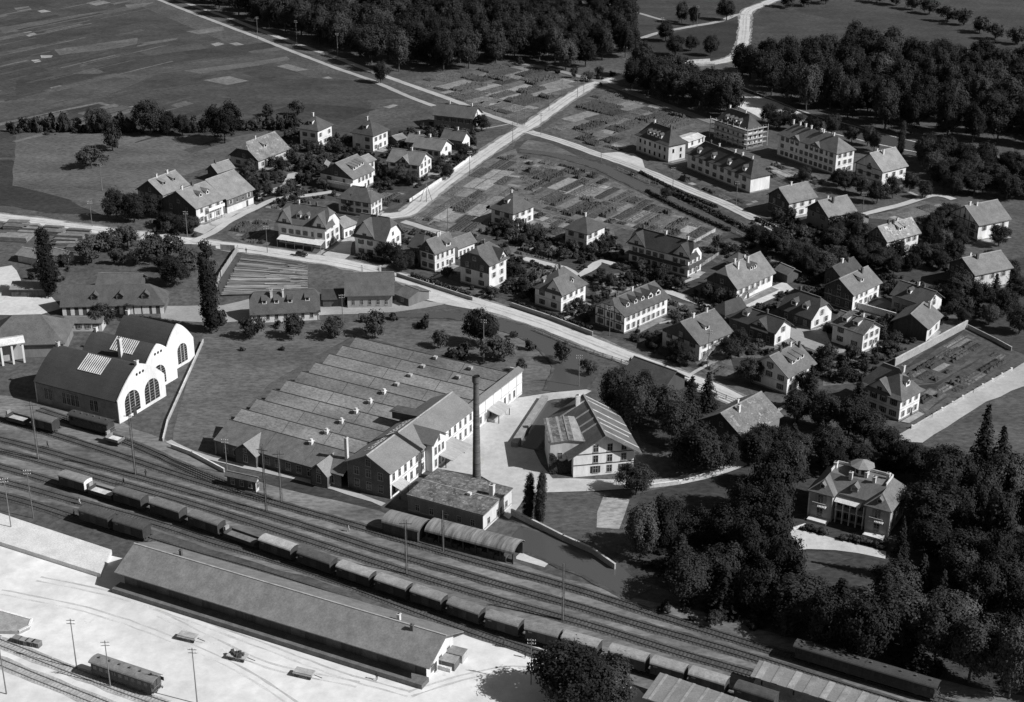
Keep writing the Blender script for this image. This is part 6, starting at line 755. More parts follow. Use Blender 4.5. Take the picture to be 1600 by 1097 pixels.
# ---------------------------------------------------------------- weaving mill: saw-tooth sheds, two-storey wing, tall stack
f_ = WING; fa = f_['a']; eu = Vector((math.cos(fa), math.sin(fa))); ev = Vector((-eu.y, eu.x))
n0 = Vector(f_['c'])-eu*f_['U']/2-ev*f_['V']/2
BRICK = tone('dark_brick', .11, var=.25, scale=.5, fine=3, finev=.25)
F = thing('weaving_mill', 'large weaving mill with rows of saw-tooth roofs and a long white two-storey wing', 'factory', (n0.x, n0.y, 0), fa)
UW, VW, U2, ZE, ZRW = f_['U'], f_['V'], f_['U2'], f_['ze'], f_['zr']
SHG = tone('shingle_roof', .2, var=.32, scale=.16, fine=2.6, finev=.35, rnd=.22, stretch=(1, .45, 1))
us = [-1.35]+[5.0+6.16*k for k in range(10)]
for k in range(10):
    u0, u1 = us[k]+(.7 if k else 0), us[k+1]; v0 = VW-.4 if us[k+1] < UW+.5 else 1.2; v1 = 49.7 if k else 48.6
    z0 = 3.9 if k else 3.7; zr_ = 6.3
    mb = MB().slab([[(u0, v0, z0), (u1, v0, zr_), (u1, v1, zr_), (u0, v1, z0)][::-1], [(u1, v0, zr_), (u1+.68, v0, 3.92), (u1+.68, v1, 3.92), (u1, v1, zr_)][::-1]], .15)
    o = mb.build('saw_tooth_roof', SHG if k else tone('shingle_roof', .15), F)
    for q in (.3, .62): link('roof_seam', MB().bar((u0+.05, v0+(v1-v0)*q, z0+.05), (u1-.05, v0+(v1-v0)*q, zr_+.05), .09, .05).mesh('roof_seam', tone('seam', .11)), o)
    MB().bar((u1, v0, zr_+.03), (u1, v1, zr_+.03), .2, .12).build('ridge_cap', tone('seam', .08), o)
    w_ = MB(); w_.poly([(u0, v1-.3, -.3), (u0, v1-.3, z0-.1), (u1, v1-.3, zr_-.1), (u1+.65, v1-.3, 3.8), (u1+.65, v1-.3, -.3)]); w_.build('side_wall', wallm(.4), F)
    vq = 24.5 if k < 10 else 24
    vm = MB().box(-.45, -.35, -.3, .45, .35, .5, 0).box(-.6, -.5, .5, .6, .5, .62, 0).box(-.3, -.25, .62, .3, .25, 1.15, 0)
    if k < 6: vm.build('roof_vent', CHIM, o, (u1-.5, vq, zr_-.1))
    else: MB().box(-.7, -.5, -.3, .3, .5, .35).build('roof_vent', tone('vent', .35), o, (u1-.6, vq, zr_-.1))
    if k in (8, 9): MB().box(-.7, -.5, -.3, .3, .5, .35).build('roof_vent', tone('vent', .35), o, (u1-1.4, vq-11, zr_-.3))
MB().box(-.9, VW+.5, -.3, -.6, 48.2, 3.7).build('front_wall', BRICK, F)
MB().box(us[-1]+.3, 1., -.3, us[-1]+.6, 49.4, 3.9).build('rear_wall', wallm(.4), F)
for k in range(11): put_window(F, 'A', VW+3+k*3., -.92, 1., 1.3, 1.9, 0)
for vc, w2 in ((38.5, 7.), (17.8, 5.6)):                # two gabled porches on the front
    rf = MB().slab([[(-3.0, vc-w2/2, 3.3), (-3.0, vc, 5.9), (4.6, vc, 5.9), (4.6, vc-w2/2, 3.3)], [(-3.0, vc+w2/2, 3.3), (-3.0, vc, 5.9), (4.6, vc, 5.9), (4.6, vc+w2/2, 3.3)][::-1]], .15).build('porch_roof', tone('slate_roof', .2, var=.1), F)
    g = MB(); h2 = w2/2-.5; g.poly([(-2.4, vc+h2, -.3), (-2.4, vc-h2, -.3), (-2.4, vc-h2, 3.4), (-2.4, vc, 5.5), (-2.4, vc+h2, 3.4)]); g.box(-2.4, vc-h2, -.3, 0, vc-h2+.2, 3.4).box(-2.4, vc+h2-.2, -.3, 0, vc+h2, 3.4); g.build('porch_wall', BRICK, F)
    put_window(F, 'A', vc, -2.42, 1., 1., 1.9, 0); put_window(F, 'A', vc, -2.42, 3.6, .8, .8, 0)
# wing
P = roof_polys(UW, VW, ZE, ZRW, 'gg'); P = [[(x+UW/2, y+VW/2, z) for x, y, z in q] for q in P]
wr = MB().slab(P, .2).build('wing_roof', tone('wing_tiles', .19, var=.12, scale=.3, fine=3.5, finev=.2), F)
MB().bar((0, VW/2, ZRW+.05), (UW, VW/2, ZRW+.05), .3, .16).build('ridge_cap', tone('ridge_tiles', .4), wr)
o_ = .5
wl = MB(); gz = lambda y: ZE+(ZRW-ZE)*(1-abs(y-VW/2)/(VW/2))-.2
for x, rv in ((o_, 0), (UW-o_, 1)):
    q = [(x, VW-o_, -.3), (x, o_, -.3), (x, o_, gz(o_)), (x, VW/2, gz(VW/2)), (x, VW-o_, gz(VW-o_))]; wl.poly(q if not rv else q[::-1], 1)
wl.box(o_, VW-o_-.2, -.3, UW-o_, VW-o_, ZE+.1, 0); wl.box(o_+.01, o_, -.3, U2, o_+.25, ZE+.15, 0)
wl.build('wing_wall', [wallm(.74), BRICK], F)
pr = MB().slab([[(UW-.4, .1, ZE+.2), (U2+.2, .1, ZE+.2), (U2+.2, 1.8, ZE+.9), (UW-.4, 1.8, ZE+.9)]], .15).build('parapet_roof', tone('wing_tiles', .19), F)
MB().box(U2-.25, o_, -.3, U2, 4, ZE+.2).box(UW, 1.5, 3.8, U2, 1.75, ZE+.7).build('end_wall', wallm(.7), F)
for x in [2+2.45*k for k in range(24)]:
    if x > U2-1.5: break
    if 15.4 < x < 22: continue
    for z in (1., 4.1):
        if x > UW and z > 2: continue
        put_window(F, 'B', x, o_-.005, z, .85, 1.75, 0)
for z in (.5, 3.35, ZE-.55): link('string_course', MB().box(o_-.05, o_-.06, z, U2, o_+.02, z+.2).mesh('string_course', tone('string', .5)), F)
for x in (UW+2, UW+6, UW+10, UW+14, UW+18, UW+22): link('pilaster', MB().box(x-.12, o_-.06, 0, x+.12, o_+.02, ZE).mesh('pilaster', tone('string', .5)), F)
for j, z in enumerate((1., 4.1)):
    for y in (3, 6.2, 9.4): put_window(F, 'A', y, o_-.005, z, 1.2, 1.8, 0)
put_window(F, 'A', VW/2, o_-.005, 6.9, 1.2, 1.6, 0)
# projecting stair bay with cross gable
bx0, bx1 = 15.6, 21.8; bc = (bx0+bx1)/2; zb = ZRW-.25
MB().slab([[(bx0-.4, -1.9, ZE+.6), (bc, -1.9, zb), (bc, VW/2, zb), (bx0-.4, VW/2, ZE+.6)][::-1], [(bx1+.4, -1.9, ZE+.6), (bc, -1.9, zb), (bc, VW/2, zb), (bx1+.4, VW/2, ZE+.6)]], .16).build('bay_roof', tone('slate_roof', .14, var=.1), F)
MB().box(bx0, -1.3, -.3, bx1, o_, ZE+.6).poly([(bx0, -1.3, ZE+.6), (bx1, -1.3, ZE+.6), (bc, -1.3, zb-.2)]).build('stair_bay', wallm(.74), F)
for x in (bc-1.6, bc, bc+1.6):
    for z in (1., 4.1): put_window(F, 'B', x, -1.305, z, .8, 1.75, 0)
put_window(F, 'B', bc, -1.305, 7., .8, 1.2, 0)
for x0, x1, d, z in ((18.5, 27.5, 3.8, 3.2), (44.5, 50.5, 3.4, 3.0), (1.2, 5.2, 2.2, 3.0)):      # yard canopies
    cp = MB().slab([[(x0, -d+(-1.3 if x0 == 18.5 else .4), z-.5), (x1, -d+(-1.3 if x0 == 18.5 else .4), z-.5), (x1, .42, z+.3), (x0, .42, z+.3)]], .12).build('canopy', tone('sheet_canopy', .36, var=.15, stretch=(3, .4, 1)), F)
    for x in (x0+.3, x1-.3): link('canopy_post', MB().box(-.08, -.08, -.1, .08, .08, z-.6).mesh('canopy_post', BEAM), cp, (x, -d+.8, 0))
MB().box(44.5, -1.6, -.1, 50.5, .3, .9).build('loading_step', tone('platform', .45), F)
chimney(wr, 3.2, VW+1.4, 3, ZRW+1.3, .7)
MB().box(22.6, VW/2+.3, ZRW-2.4, 25.4, VW+1.6, ZRW-.3).slab([[(22.2, VW/2-.2, ZRW), (25.8, VW/2-.2, ZRW), (25.8, VW+2.1, ZRW-.5), (22.2, VW+2.1, ZRW-.5)]], .15).build('link_house', tone('dark_link', .08), F)
# lettering on the hidden slope of the wing roof
cu = bpy.data.curves.new('roof_lettering', 'FONT'); cu.body = 'LEINENWEBEREI'; cu.size = 2.6; cu.space_character = 1.12; cu.extrude = .02
to = bpy.data.objects.new('tmp_text', cu); COL.objects.link(to); dg = bpy.context.evaluated_depsgraph_get(); dg.update()
tm = bpy.data.meshes.new_from_object(to.evaluated_get(dg)); bpy.data.objects.remove(to)
tm.materials.clear(); tm.materials.append(tone('white_lettering', .75, var=.1)); lt = link('roof_lettering', tm, wr)
xs = [v.co.x for v in tm.vertices]; wd = max(xs)-min(xs); sl = math.atan2(ZRW-ZE, VW/2)
# text runs from the far end to the near end seen from the other side: reading direction +u on a slope that rises towards the ridge (-v)
sx = 17.0/wd
X_ = Vector((1, 0, 0)); Yr = Vector((0, math.cos(sl), -math.sin(sl)))
mt = Matrix((X_*sx, Yr*1.25, X_.cross(Yr))).transposed().to_4x4(); mt.translation = (4.2, VW/2+1.6, ZRW-1.6*math.tan(sl)+.1)
lt.matrix_local = mt
# tall stack
(sx0, sy0), sh_ = STACK
S_ = thing('factory_chimney', 'tall slender round brick factory chimney in the yard', 'chimney', (sx0, sy0, 0))
MB().tube([(0, 0, -.3), (0, 0, 2), (0, 0, sh_-2)], [1.05, .95, .62], 20).build('shaft', tone('stack_brick', .11, var=.3, scale=.5, fine=4, finev=.25, stretch=(.5, .5, 3)), S_)
MB().tube([(0, 0, sh_-2), (0, 0, sh_-1.6), (0, 0, sh_-1.4), (0, 0, sh_)], [.62, .68, .86, .88], 20, 0, False).tube([(0, 0, sh_), (0, 0, sh_-1.2)], [.6, .6], 20, 1, True).build('crown', [tone('stack_brick', .1), HOLE], S_)
for k in range(7): link('iron_band', MB().tube([(0, 0, 3+k*3), (0, 0, 3.12+k*3)], [.965-.0145*(1+k*3)+.02]*2, 20).mesh('iron_band', BEAM), S_)
# ---------------------------------------------------------------- villa
vc, va, VU, VV = VILLA
T = thing('villa', 'stately villa with twin front wings, flat roof terrace and octagonal lookout in the park', 'villa', (vc[0], vc[1], 0), va)
ze = 6.7; wm = wallm(.36); rm = roofm(.15); gw = 5.2
mb = MB().box(-VU/2+2.6, -VV/2+.5, -.3, VU/2-.5, VV/2-.5, ze)
for s in (-1, 1): y = s*(VV/2-gw/2-.3); mb.box(-VU/2+.6, y-gw/2, -.3, -VU/2+2.7, y+gw/2, ze)
mb.box(VU/2-.6, -3, -.3, VU/2+1.6, 3, ze); mb.build('wall', [wm], T)
hh = 2.9; X0, X1, Y0, Y1 = -VU/2+2.2, VU/2, -VV/2, VV/2; i_ = 3.1
r0 = [(X0, Y0), (X1, Y0), (X1, Y1), (X0, Y1)]; r1 = [(X0+i_, Y0+i_), (X1-i_+.6, Y0+i_), (X1-i_+.6, Y1-i_), (X0+i_, Y1-i_)]
P = [[(*r0[k], ze), (*r0[(k+1) % 4], ze), (*r1[(k+1) % 4], ze+hh), (*r1[k], ze+hh)] for k in range(4)]+[[(*q, ze+hh) for q in r1]]
rf = MB().slab(P, .2).build('roof', rm, T)
for s in (-1, 1):
    y = s*(VV/2-gw/2-.3); g = MB(); hw = gw/2+.5
    g.slab([[(-VU/2, y-hw, ze), (-VU/2+2.4, y, ze+2.7), (X0+i_, y, ze+2.7), (X0+i_, y-hw, ze)][::-1], [(-VU/2, y+hw, ze), (-VU/2+2.4, y, ze+2.7), (X0+i_, y, ze+2.7), (X0+i_, y+hw, ze)], [(-VU/2, y-hw, ze), (-VU/2, y+hw, ze), (-VU/2+2.4, y, ze+2.7)][::-1]], .16)
    g.build('wing_roof', rm, rf)
    dormer(rf, 'A', y, -VU/2+.9, ze+.9, 0, 1.1, .9, 'g', rm, wm, rad(48))
    put_window(T, 'A', y, -VU/2+.595, 3.9, 1.2, 2.1, 1, False, SHUTB); put_window(T, 'A', y, -VU/2+.595, .9, 1.2, 1.9, 0)
    bl = MB().box(-VU/2-.6, y-1.5, 3.5, -VU/2+.6, y+1.5, 3.7).build('balcony', STUCCO, T)
    b2 = MB()
    for k in range(9): b2.box(-VU/2-.58, y-1.45+k*.345, 3.7, -VU/2-.5, y-1.35+k*.345, 4.5)
    b2.box(-VU/2-.62, y-1.5, 4.5, -VU/2-.46, y+1.5, 4.62); b2.build('balustrade', FRAME, bl)
    MB().box(-VU/2+.55, y-s*(-gw/2)-.15, 0, -VU/2+.62, y-s*(-gw/2)+.15, ze).build('quoin', STUCCO, T)
dormer(rf, 'A', 0, X0+.9, ze+.9, 0, 1.6, 1., 'g', rm, wm, rad(43))
ver = MB().box(-VU/2+1.2, -VV/2+gw+.6, 3., -VU/2+2.6, VV/2-gw-.6, 3.25).build('veranda', wallm(.4), T)
MB().slab([[(-VU/2+.9, -VV/2+gw+1.8, 5.2), (-VU/2+2.6, -VV/2+gw+1.8, 6.), (-VU/2+2.6, VV/2-gw-.6, 6.), (-VU/2+.9, VV/2-gw-.6, 5.2)][::-1]], .06).build('awning', mat('awning_canvas', .6), ver)
for k in range(5):
    y = -VV/2+gw+1.+k*(VV-2*gw-2)/4; link('column', MB().tube([(0, 0, -.2), (0, 0, 5.4)], [.16, .13], 8).mesh('column', STUCCO), ver, (-VU/2+1.3, y, 0))
    if k < 4: put_window(T, 'A', y+.9, X0+.395, .6, 1.2, 2.1, 0); put_window(T, 'A', y+.9, X0+.395, 3.6, 1.2, 1.9, 0)
for x in (-2, 1, 4): put_window(T, 'B', x, -VV/2+.495, 3.8, 1., 1.9, 0); put_window(T, 'B', x, -VV/2+.495, .9, 1., 1.7, 0)
for x, y in ((-1.2, 1.6), (.6, -1.2), (-.6, -3.4), (1.5, 6), (2.5, -5.5)): chimney(rf, x, y, ze+hh-.4, ze+hh+1.5, .7)
tw = MB(); n = 8
tr = link('lookout', None, rf, (2.2, .3, ze+hh)); 
MB().tube([(0, 0, -.3), (0, 0, 2.0)], [1.7, 1.7], 8).build('lookout', STUCCO, rf, (2.2, .3, ze+hh)); bpy.data.objects.remove(tr)
for k in range(8): a = 2*math.pi*(k+.5)/8; link('lookout_window', MB().box(-.35, -.05, .4, .35, .05, 1.7).mesh('lookout_window', GLASS), rf, (2.2+1.6*math.cos(a), .3+1.6*math.sin(a), ze+hh), a+math.pi/2)
MB().tube([(0, 0, 1.9), (0, 0, 2.05), (0, 0, 3.3)], [2.7, 2.75, .05], 8).build('lookout_roof', tone('slate_roof', .22, var=.1), rf, (2.2, .3, ze+hh))
pb = MB()
for (a, b) in ((0, 1), (1, 2), (2, 3)): pb.bar((*r1[a], ze+hh+.4), (*r1[b], ze+hh+.4), .18, .6)
pb.build('parapet', STUCCO, rf)
for s in (-1, 1): MB().box(-VU/2-1.4, s*(VV/2-3)-2.2, -.1, -VU/2+.6, s*(VV/2-3)+2.2, .5).build('terrace_step', STUCCO, T)
# ---------------------------------------------------------------- railway
RAILM = mat('rail_steel', .07, var=.2, rough=.5); SLEEP = mat('sleeper_wood', .06, var=.3); BEDM = mat('track_bed', .085, var=.4, scale=.3, fine=2, finev=.3)
tlab = dict(t_train='track under the long goods train', t_top='uppermost through track next to the factory side', t_b='second through track from the factory side', t_c='third through track, just above the goods train', t_low='siding just below the goods train',
            t_low2='siding along the loading ramp and goods shed', t_shed='curving engine-shed track nearest the main tracks', t_shed2='engine-shed track in front of the arched hall', t_sw='upper track in the bottom left yard corner', t_sw2='lower track in the bottom left yard corner')
TP = {}
for ti, (k, pts) in enumerate(TRACKS.items()):
    P = smooth(pts, 2.5); TP[k] = P
    T = thing('railway_track', tlab[k], 'railway track', (P[0].x, P[0].y, 0), 0, 'railway tracks')
    o0 = P[0]
    bed = ribbon([p-o0 for p in pts] if False else [(p[0]-o0.x, p[1]-o0.y) for p in pts], 3.2, .062+.003*ti, .25, ti)
    bed.build('track_bed', BEDM if not k.startswith('t_sw') else tone('pale_track_bed', .38, var=.3), T)
    for s in (-.75, .75):
        q = offs(P, s); mb = MB()
        for i in range(len(q)-1): a, b = q[i]-o0, q[i+1]-o0; mb.bar((a.x, a.y, .2), (b.x, b.y, .2), .14, .16)
        mb.build('rail', RAILM if not k.startswith('t_sw') else tone('pale_rail', .2), T)
    sl_ = MB(); acc = 0
    for i in range(len(P)-1):
        a, b = P[i], P[i+1]; L = (b-a).length; d = (b-a)/L; n = Vector((-d.y, d.x)); t = -acc
        while t+.8 <= L: t += .8; c = a+d*t-o0; sl_.bar((c.x-n.x*1.25, c.y-n.y*1.25, .1), (c.x+n.x*1.25, c.y+n.y*1.25, .1), .26, .1)
        acc = L-t
    tag(sl_.build('sleepers', SLEEP if not k.startswith('t_sw') else tone('dusty_sleeper', .3), T), kind='stuff')
WHEEL = MB().tube([(0, -.07, .48), (0, .07, .48)], [.46, .46], 12).mesh('wheel', mat('wheel_iron', .05))
def wagon(lab, L, rooft, body=.06, kind='box', end_white=False, grp='goods wagons of the long train', name='goods_wagon'):
    T = thing(name, lab, 'wagon', group=grp); hb = L/2-.65; z0, z1 = 1.1, 3.1
    bm = tone('wagon_boards', body, var=.25, stretch=(3, 1, .6))
    MB().box(-L/2+.5, -1.2, .75, L/2-.5, 1.2, 1.1).build('underframe', BEAM, T)
    for x in (-L*.27, L*.27):
        for y in (-.75, .75): link('wheel', WHEEL, T, (x, y, .22))
    bf = MB()
    for x in (-L/2+.25, L/2-.25):
        for y in (-.85, .85): link('buffer', MB().tube([(-.25, 0, 0), (.22, 0, 0), (.25, 0, 0)], [.1, .1, .24], 8).mesh('buffer', BEAM), T, (x, y, 1.05))
    if kind == 'box':
        MB().box(-hb, -1.35, z0, hb, 1.35, z1).build('body', bm, T)
        n = 8; pr = [(-1.5*math.cos(math.pi*i/n), z1+.02+.55*math.sin(math.pi*i/n)) for i in range(n+1)]
        MB().slab([[(-hb-.1, pr[i][0], pr[i][1]), (hb+.1, pr[i][0], pr[i][1]), (hb+.1, pr[i+1][0], pr[i+1][1]), (-hb-.1, pr[i+1][0], pr[i+1][1])] for i in range(n)], .08).build('roof', tone('canvas_roof', rooft, var=.2, scale=.8, rnd=.1), T)
        e = MB(); pq = [(-hb-.0, y*.9, z-.05) for y, z in pr]; e.poly([(hb, y*.9, z-.06) for y, z in pr]); e.poly([(-hb, y*.9, z-.06) for y, z in pr[::-1]]); e.build('end_panel', mat('white_paint', .72) if end_white else bm, T)
        for s in (-1, 1):
            d = MB().box(-.85, -.05, 0, .85, .05, 1.85).build('sliding_door', tone('wagon_boards', body*1.3), T, (0, s*1.39, z0+.05)); MB().box(-.9, -.07, 1.85, 1.9, .07, 1.93).build('door_rail', BEAM, d)
        MB().box(-hb+.6, -1.39, 2.5, -hb+1.4, -1.36, 2.8).build('vent_flap', tone('flap', .2), T)
        if end_white: MB().box(hb+.01, -1.36, z0, hb+.06, 1.36, z1+.1).build('white_end', mat('white_paint', .72), T)
    elif kind == 'open':
        MB().box(-hb, -1.35, z0, hb, -1.25, 1.75).box(-hb, 1.25, z0, hb, 1.35, 1.75).box(-hb, -1.35, z0, -hb+.1, 1.35, 2.1).box(hb-.1, -1.35, z0, hb, 1.35, 1.75).build('body', bm, T)
        MB().box(-hb+.12, -1.24, z0, hb-.12, 1.24, 1.25).build('floor', tone('wagon_floor', rooft), T)
        MB().box(-hb-.5, -.9, z0, -hb, .9, 1.2).box(-hb-.45, -.6, 1.2, -hb-.05, .6, 2.9).build('brake_cabin', tone('cabin', .3), T)
    elif kind == 'coach':
        z1 = 3.25
        MB().box(-hb, -1.4, z0, hb, 1.4, z1).build('body', bm, T)
        n = 8; pr = [(-1.5*math.cos(math.pi*i/n), z1+.5*math.sin(math.pi*i/n)) for i in range(n+1)]
        rr = MB().slab([[(-hb-.5, pr[i][0], pr[i][1]), (hb+.5, pr[i][0], pr[i][1]), (hb+.5, pr[i+1][0], pr[i+1][1]), (-hb-.5, pr[i+1][0], pr[i+1][1])] for i in range(n)], .08).build('roof', tone('canvas_roof', rooft, var=.12), T)
        vm = MB().tube([(0, 0, 0), (0, 0, .35)], [.16, .2], 8).mesh('roof_vent', tone('flap', .1))
        for i in range(6): link('roof_vent', vm, rr, (-hb+1+i*(2*hb-2)/5, 0, z1+.45))
        for s in (-1, 1):
            for i in range(int(L/1.5)): link('window', MB().box(-.42, -.02, 0, .42, .02, .8).mesh('window', GLASS), T, (-hb+.9+i*1.45, s*1.41, 2.1))
            MB().box(-.02, -1.2, 1.2, .02, 1.2, 1.25).box(-.02, -1.2, 2., .02, 1.2, 2.06).build('platform_rail', tone('flap', .2), T, (s*(hb+.45), 0, 0))
    return T
def place(T, p, q):
    d = Vector(q)-Vector(p); T.location = (p[0], p[1], .1); T.rotation_euler = (0, 0, math.atan2(d.y, d.x))
WP = [Vector(p) for p in WAGONPX]
WS = [('box', .22, 1), ('open', .5, 0), ('box', .13, 0), ('box', .17, 0), ('box', .16, 0), ('open', .18, 0), ('box', .42, 0), ('box', .09, 0), ('box', .3, 0), ('box', .26, 0), ('box', .22, 0), ('box', .18, 0), ('box', .21, 0), ('box', .2, 0), ('box', .27, 0), ('box', .3, 0), ('box', .3, 0), ('box', .3, 0), ('box', .07, 0)]
ordn = ['first', 'second', 'third', 'fourth', 'fifth', 'sixth', 'seventh', 'eighth', 'ninth', 'tenth', 'eleventh', 'twelfth', 'thirteenth', 'fourteenth', 'fifteenth', 'sixteenth', 'seventeenth', 'eighteenth', 'nineteenth']
tl = TP['t_train']
def near_track(P, p):
    best = min(range(len(P)-1), key=lambda i: (P[i]-p).length); a, b = P[best], P[min(best+1, len(P)-1)]; d = (b-a).normalized(); return a+d*((p-a).dot(d)), d
for i, p in enumerate(WP):
    kd, rt_, ew = WS[i]; L = 8.8
    if 0 < i < len(WP)-1: L = min(9.6, ((WP[i+1]-WP[i-1]).length/2)*.985)
    lab = 'short %s wagon with a white end at the left tail of the goods train' % 'covered' if i == 0 else '%s wagon from the left in the long goods train, %s' % (ordn[i], 'an open low-sided one' if kd == 'open' else 'covered with a %s curved roof' % ('pale' if rt_ > .24 else 'grey' if rt_ > .12 else 'dark'))
    T = wagon(lab, L, rt_, .055, kd, bool(ew)); c, d = near_track(tl, p); place(T, c, c+d)
tl2 = TP['t_low2']
for i, p in enumerate(SIDING):
    T = wagon(('left' if i == 0 else 'right')+' of the two dark covered wagons beside the loading ramp', 9.4, .085, .05, 'box', grp='wagons on the ramp siding'); c, d = near_track(tl2, Vector(p)); place(T, c, c+d)
T = wagon('passenger coach with pale roof standing alone in the bottom left yard', 15, .22, .07, 'coach', grp='standing coaches', name='passenger_coach'); a, b = Vector(PASSENGER[0]), Vector(PASSENGER[1]); place(T, (a+b)/2, (a+b)/2+(b-a))
ha = halls[0][1]; hd = Vector((math.cos(ha), math.sin(ha)))
for i, (lab, kd, L, rt_) in enumerate((('flat wagon with pale load left of the front engine hall', 'open', 7, .4), ('dark covered wagon with pale roof edge at the front engine hall', 'box', 8, .14), ('dark coach with row of roof vents along the front engine hall', 'coach', 13, .06))):
    p = Vector(SHEDTRAIN[i if i < 2 else 2])+ (Vector((0, 0)) if i < 2 else hd*3); T = wagon(lab, L, rt_, .05, kd, grp='vehicles at the engine hall', name='passenger_coach' if kd == 'coach' else 'goods_wagon'); place(T, p, p+hd)
T = wagon('small open wagon with white load at the corner of the front engine hall', 5, .6, .2, 'open', grp='vehicles at the engine hall'); p = Vector(SHEDTRAIN[3])+hd*2.5; place(T, p, p+hd)
for i, p in enumerate(PLATCARS):
    T = wagon(('left' if i == 0 else 'right')+' dark-roofed coach on the track under the park edge at the bottom right', 14 if i == 0 else 17, .06, .05, 'coach', grp='coaches at the park edge', name='passenger_coach'); c, d = near_track(TP['t_top'], Vector(p)); place(T, c, c+d)
for i, q in enumerate(PLATFORMS):                       # platform roofs at the lower right
    c = sum((Vector(p) for p in q), Vector((0, 0)))/4
    T = thing('platform_roof', ('wide boarded platform roof at the bottom beside the dark tree', 'long panelled platform roof at the bottom right corner')[i], 'platform roof', (c.x, c.y, 0))
    a, b, c2, d2 = [Vector(p)-c for p in q]
    MB().slab([[(a.x, a.y, 3.8), (d2.x, d2.y, 3.8), (c2.x, c2.y, 4.0), (b.x, b.y, 4.0)]], .18).build('roof', tone('roof_boards', .2, var=.15, scale=.3), T)
    for k in range(9):
        f = (k+.5)/9; p0, p1 = b.lerp(c2, f), a.lerp(d2, f); link('roof_panel', MB().bar((p0.x, p0.y, 4.05), (p1.x, p1.y, 3.85), 1.2 if i else .5, .06).mesh('roof_panel', tone('panel', .26 if k % 2 else .3)), T)
        m = (p0+p1)/2
        if k % 2 == 0: link('post', MB().box(-.12, -.12, 0, .12, .12, 3.7).mesh('post', BEAM), T, (m.x, m.y, 0))
    MB().slab([[(a.x, a.y, .7), (d2.x, d2.y, .7), (c2.x, c2.y, .7), (b.x, b.y, .7)]], .7).build('platform', tone('platform', .45), T)
# ---------------------------------------------------------------- river bridge
a, b = Vector(BRIDGE[0]), Vector(BRIDGE[1]); c = (a+b)/2; d = b-a; L = d.length
T = thing('road_bridge', 'pale concrete road bridge over the river among the trees', 'bridge', (c.x, c.y, 0), math.atan2(d.y, d.x))
MB().box(-L/2, -3.2, .25, L/2, 3.2, .55).build('deck', tone('concrete', .5, var=.1), T)
for s in (-1, 1): MB().box(-L/2, s*3.2-.15, .55, L/2, s*3.2+.15, 1.5).build('parapet', tone('concrete', .45), T)
for x in (-L/4, L/4): MB().box(x-.8, -3, -.5, x+.8, 3, .25).build('pier', tone('concrete', .45), T)
# ---------------------------------------------------------------- log field and timber stacks
LOGM = [MB().tube([(-.5, 0, .16), (-.15, .002*k, .17), (.2, -.003*k, .16), (.5, .001, .14)], [.17, .16, .14, .1], 6).mesh('log', tone('peeled_log', .15+.05*k, var=.35, rnd=.4, scale=3)) for k in range(4)]
q = [Vector(p) for p in LOGFIELD]; rl = random.Random(5); nl = 0
for row in range(88):
    v = (row+.5)/88; e0, e1 = q[0].lerp(q[3], v), q[1].lerp(q[2], v); d = e1-e0; t = rl.uniform(0, .03)
    while t < .93:
        L = min(rl.uniform(.42, .98), 1-t); p = e0+d*(t+L/2)+Vector((rl.uniform(-.1, .1), rl.uniform(-.3, .3)))
        o = link('log', LOGM[rl.randrange(4)], None, (p.x, p.y, .05+rl.uniform(0, .45)), math.atan2(d.y, d.x)+rl.uniform(-.025, .025)); o.scale = (L*d.length, 1, 1)
        tag(o, 'peeled log lying side by side in the timber yard', 'log', 'logs in the timber yard'); t += L+rl.uniform(.0, .05); nl += 1
print('logs', nl)
for i, (p, L, w, h) in enumerate(TIMBER):
    T = thing('timber_stack', 'stack of sawn boards in the wood yard beside the left poplar', 'timber stack', (p[0], p[1], 0), rad(-6+rl.uniform(-6, 6)), 'board stacks in the wood yard')
    for k in range(4): MB().box(-L/2+rl.uniform(-.3, .3), -w/2, k*h/4, L/2+rl.uniform(-.3, .3), w/2, (k+.86)*h/4).build('board_layer', tone('sawn_board', .19, var=.3, rnd=.3), T)
# ---------------------------------------------------------------- walls, fences, railings
for nm, pts, hgt, th, tn, kd, lab in FENCES:
    p0 = Vector(pts[0]); T = thing(nm, lab, 'fence' if kd == 'r' or 'fence' in nm else 'wall', (p0.x, p0.y, 0)); m = tone('wall_face', tn, var=.2, scale=.4)
    for i in range(len(pts)-1):
        a, b = Vector(pts[i])-p0, Vector(pts[i+1])-p0; L = (b-a).length; d = (b-a)/L; ang = math.atan2(d.y, d.x)
        if kd == 'r':
            for z in (.45, hgt): link('rail', MB().box(0, -th/2, z-.06, L, th/2, z+.06).mesh('rail', m), T, (a.x, a.y, 0), ang)
        elif 'fence' in nm and L > 3:
            n = int(L/1.6); bm = MB().box(.03, -th/2, 0, 1.57, th/2, hgt).mesh('fence_panel', m)
            for k in range(n): link('fence_panel', bm, T, (a.x+d.x*k*1.6, a.y+d.y*k*1.6, RND.uniform(-.06, .06)), ang)
        else: MB().box(-th/2, -th/2, -.2, L+th/2, th/2, hgt).build('wall_run', m, T, (a.x, a.y, 0), ang); MB().box(-th/2, -th/2-.05, hgt, L+th/2, th/2+.05, hgt+.1).build('coping', tone('coping', min(.7, tn*1.5)), T, (a.x, a.y, 0), ang)
        if kd in 'rp' or 'fence' in nm:
            n = max(1, int(L/(3. if kd != 'p' else 4.5))); pm = MB().box(-.1, -.1, -.2, .1, .1, hgt+.15).mesh('post', m) if kd != 'p' else MB().box(-.25, -.25, -.2, .25, .25, hgt+.4).mesh('post', mat('white_paint', .72))
            for k in range(n+1): link('post', pm, T, (a.x+d.x*L*k/n, a.y+d.y*L*k/n, 0))
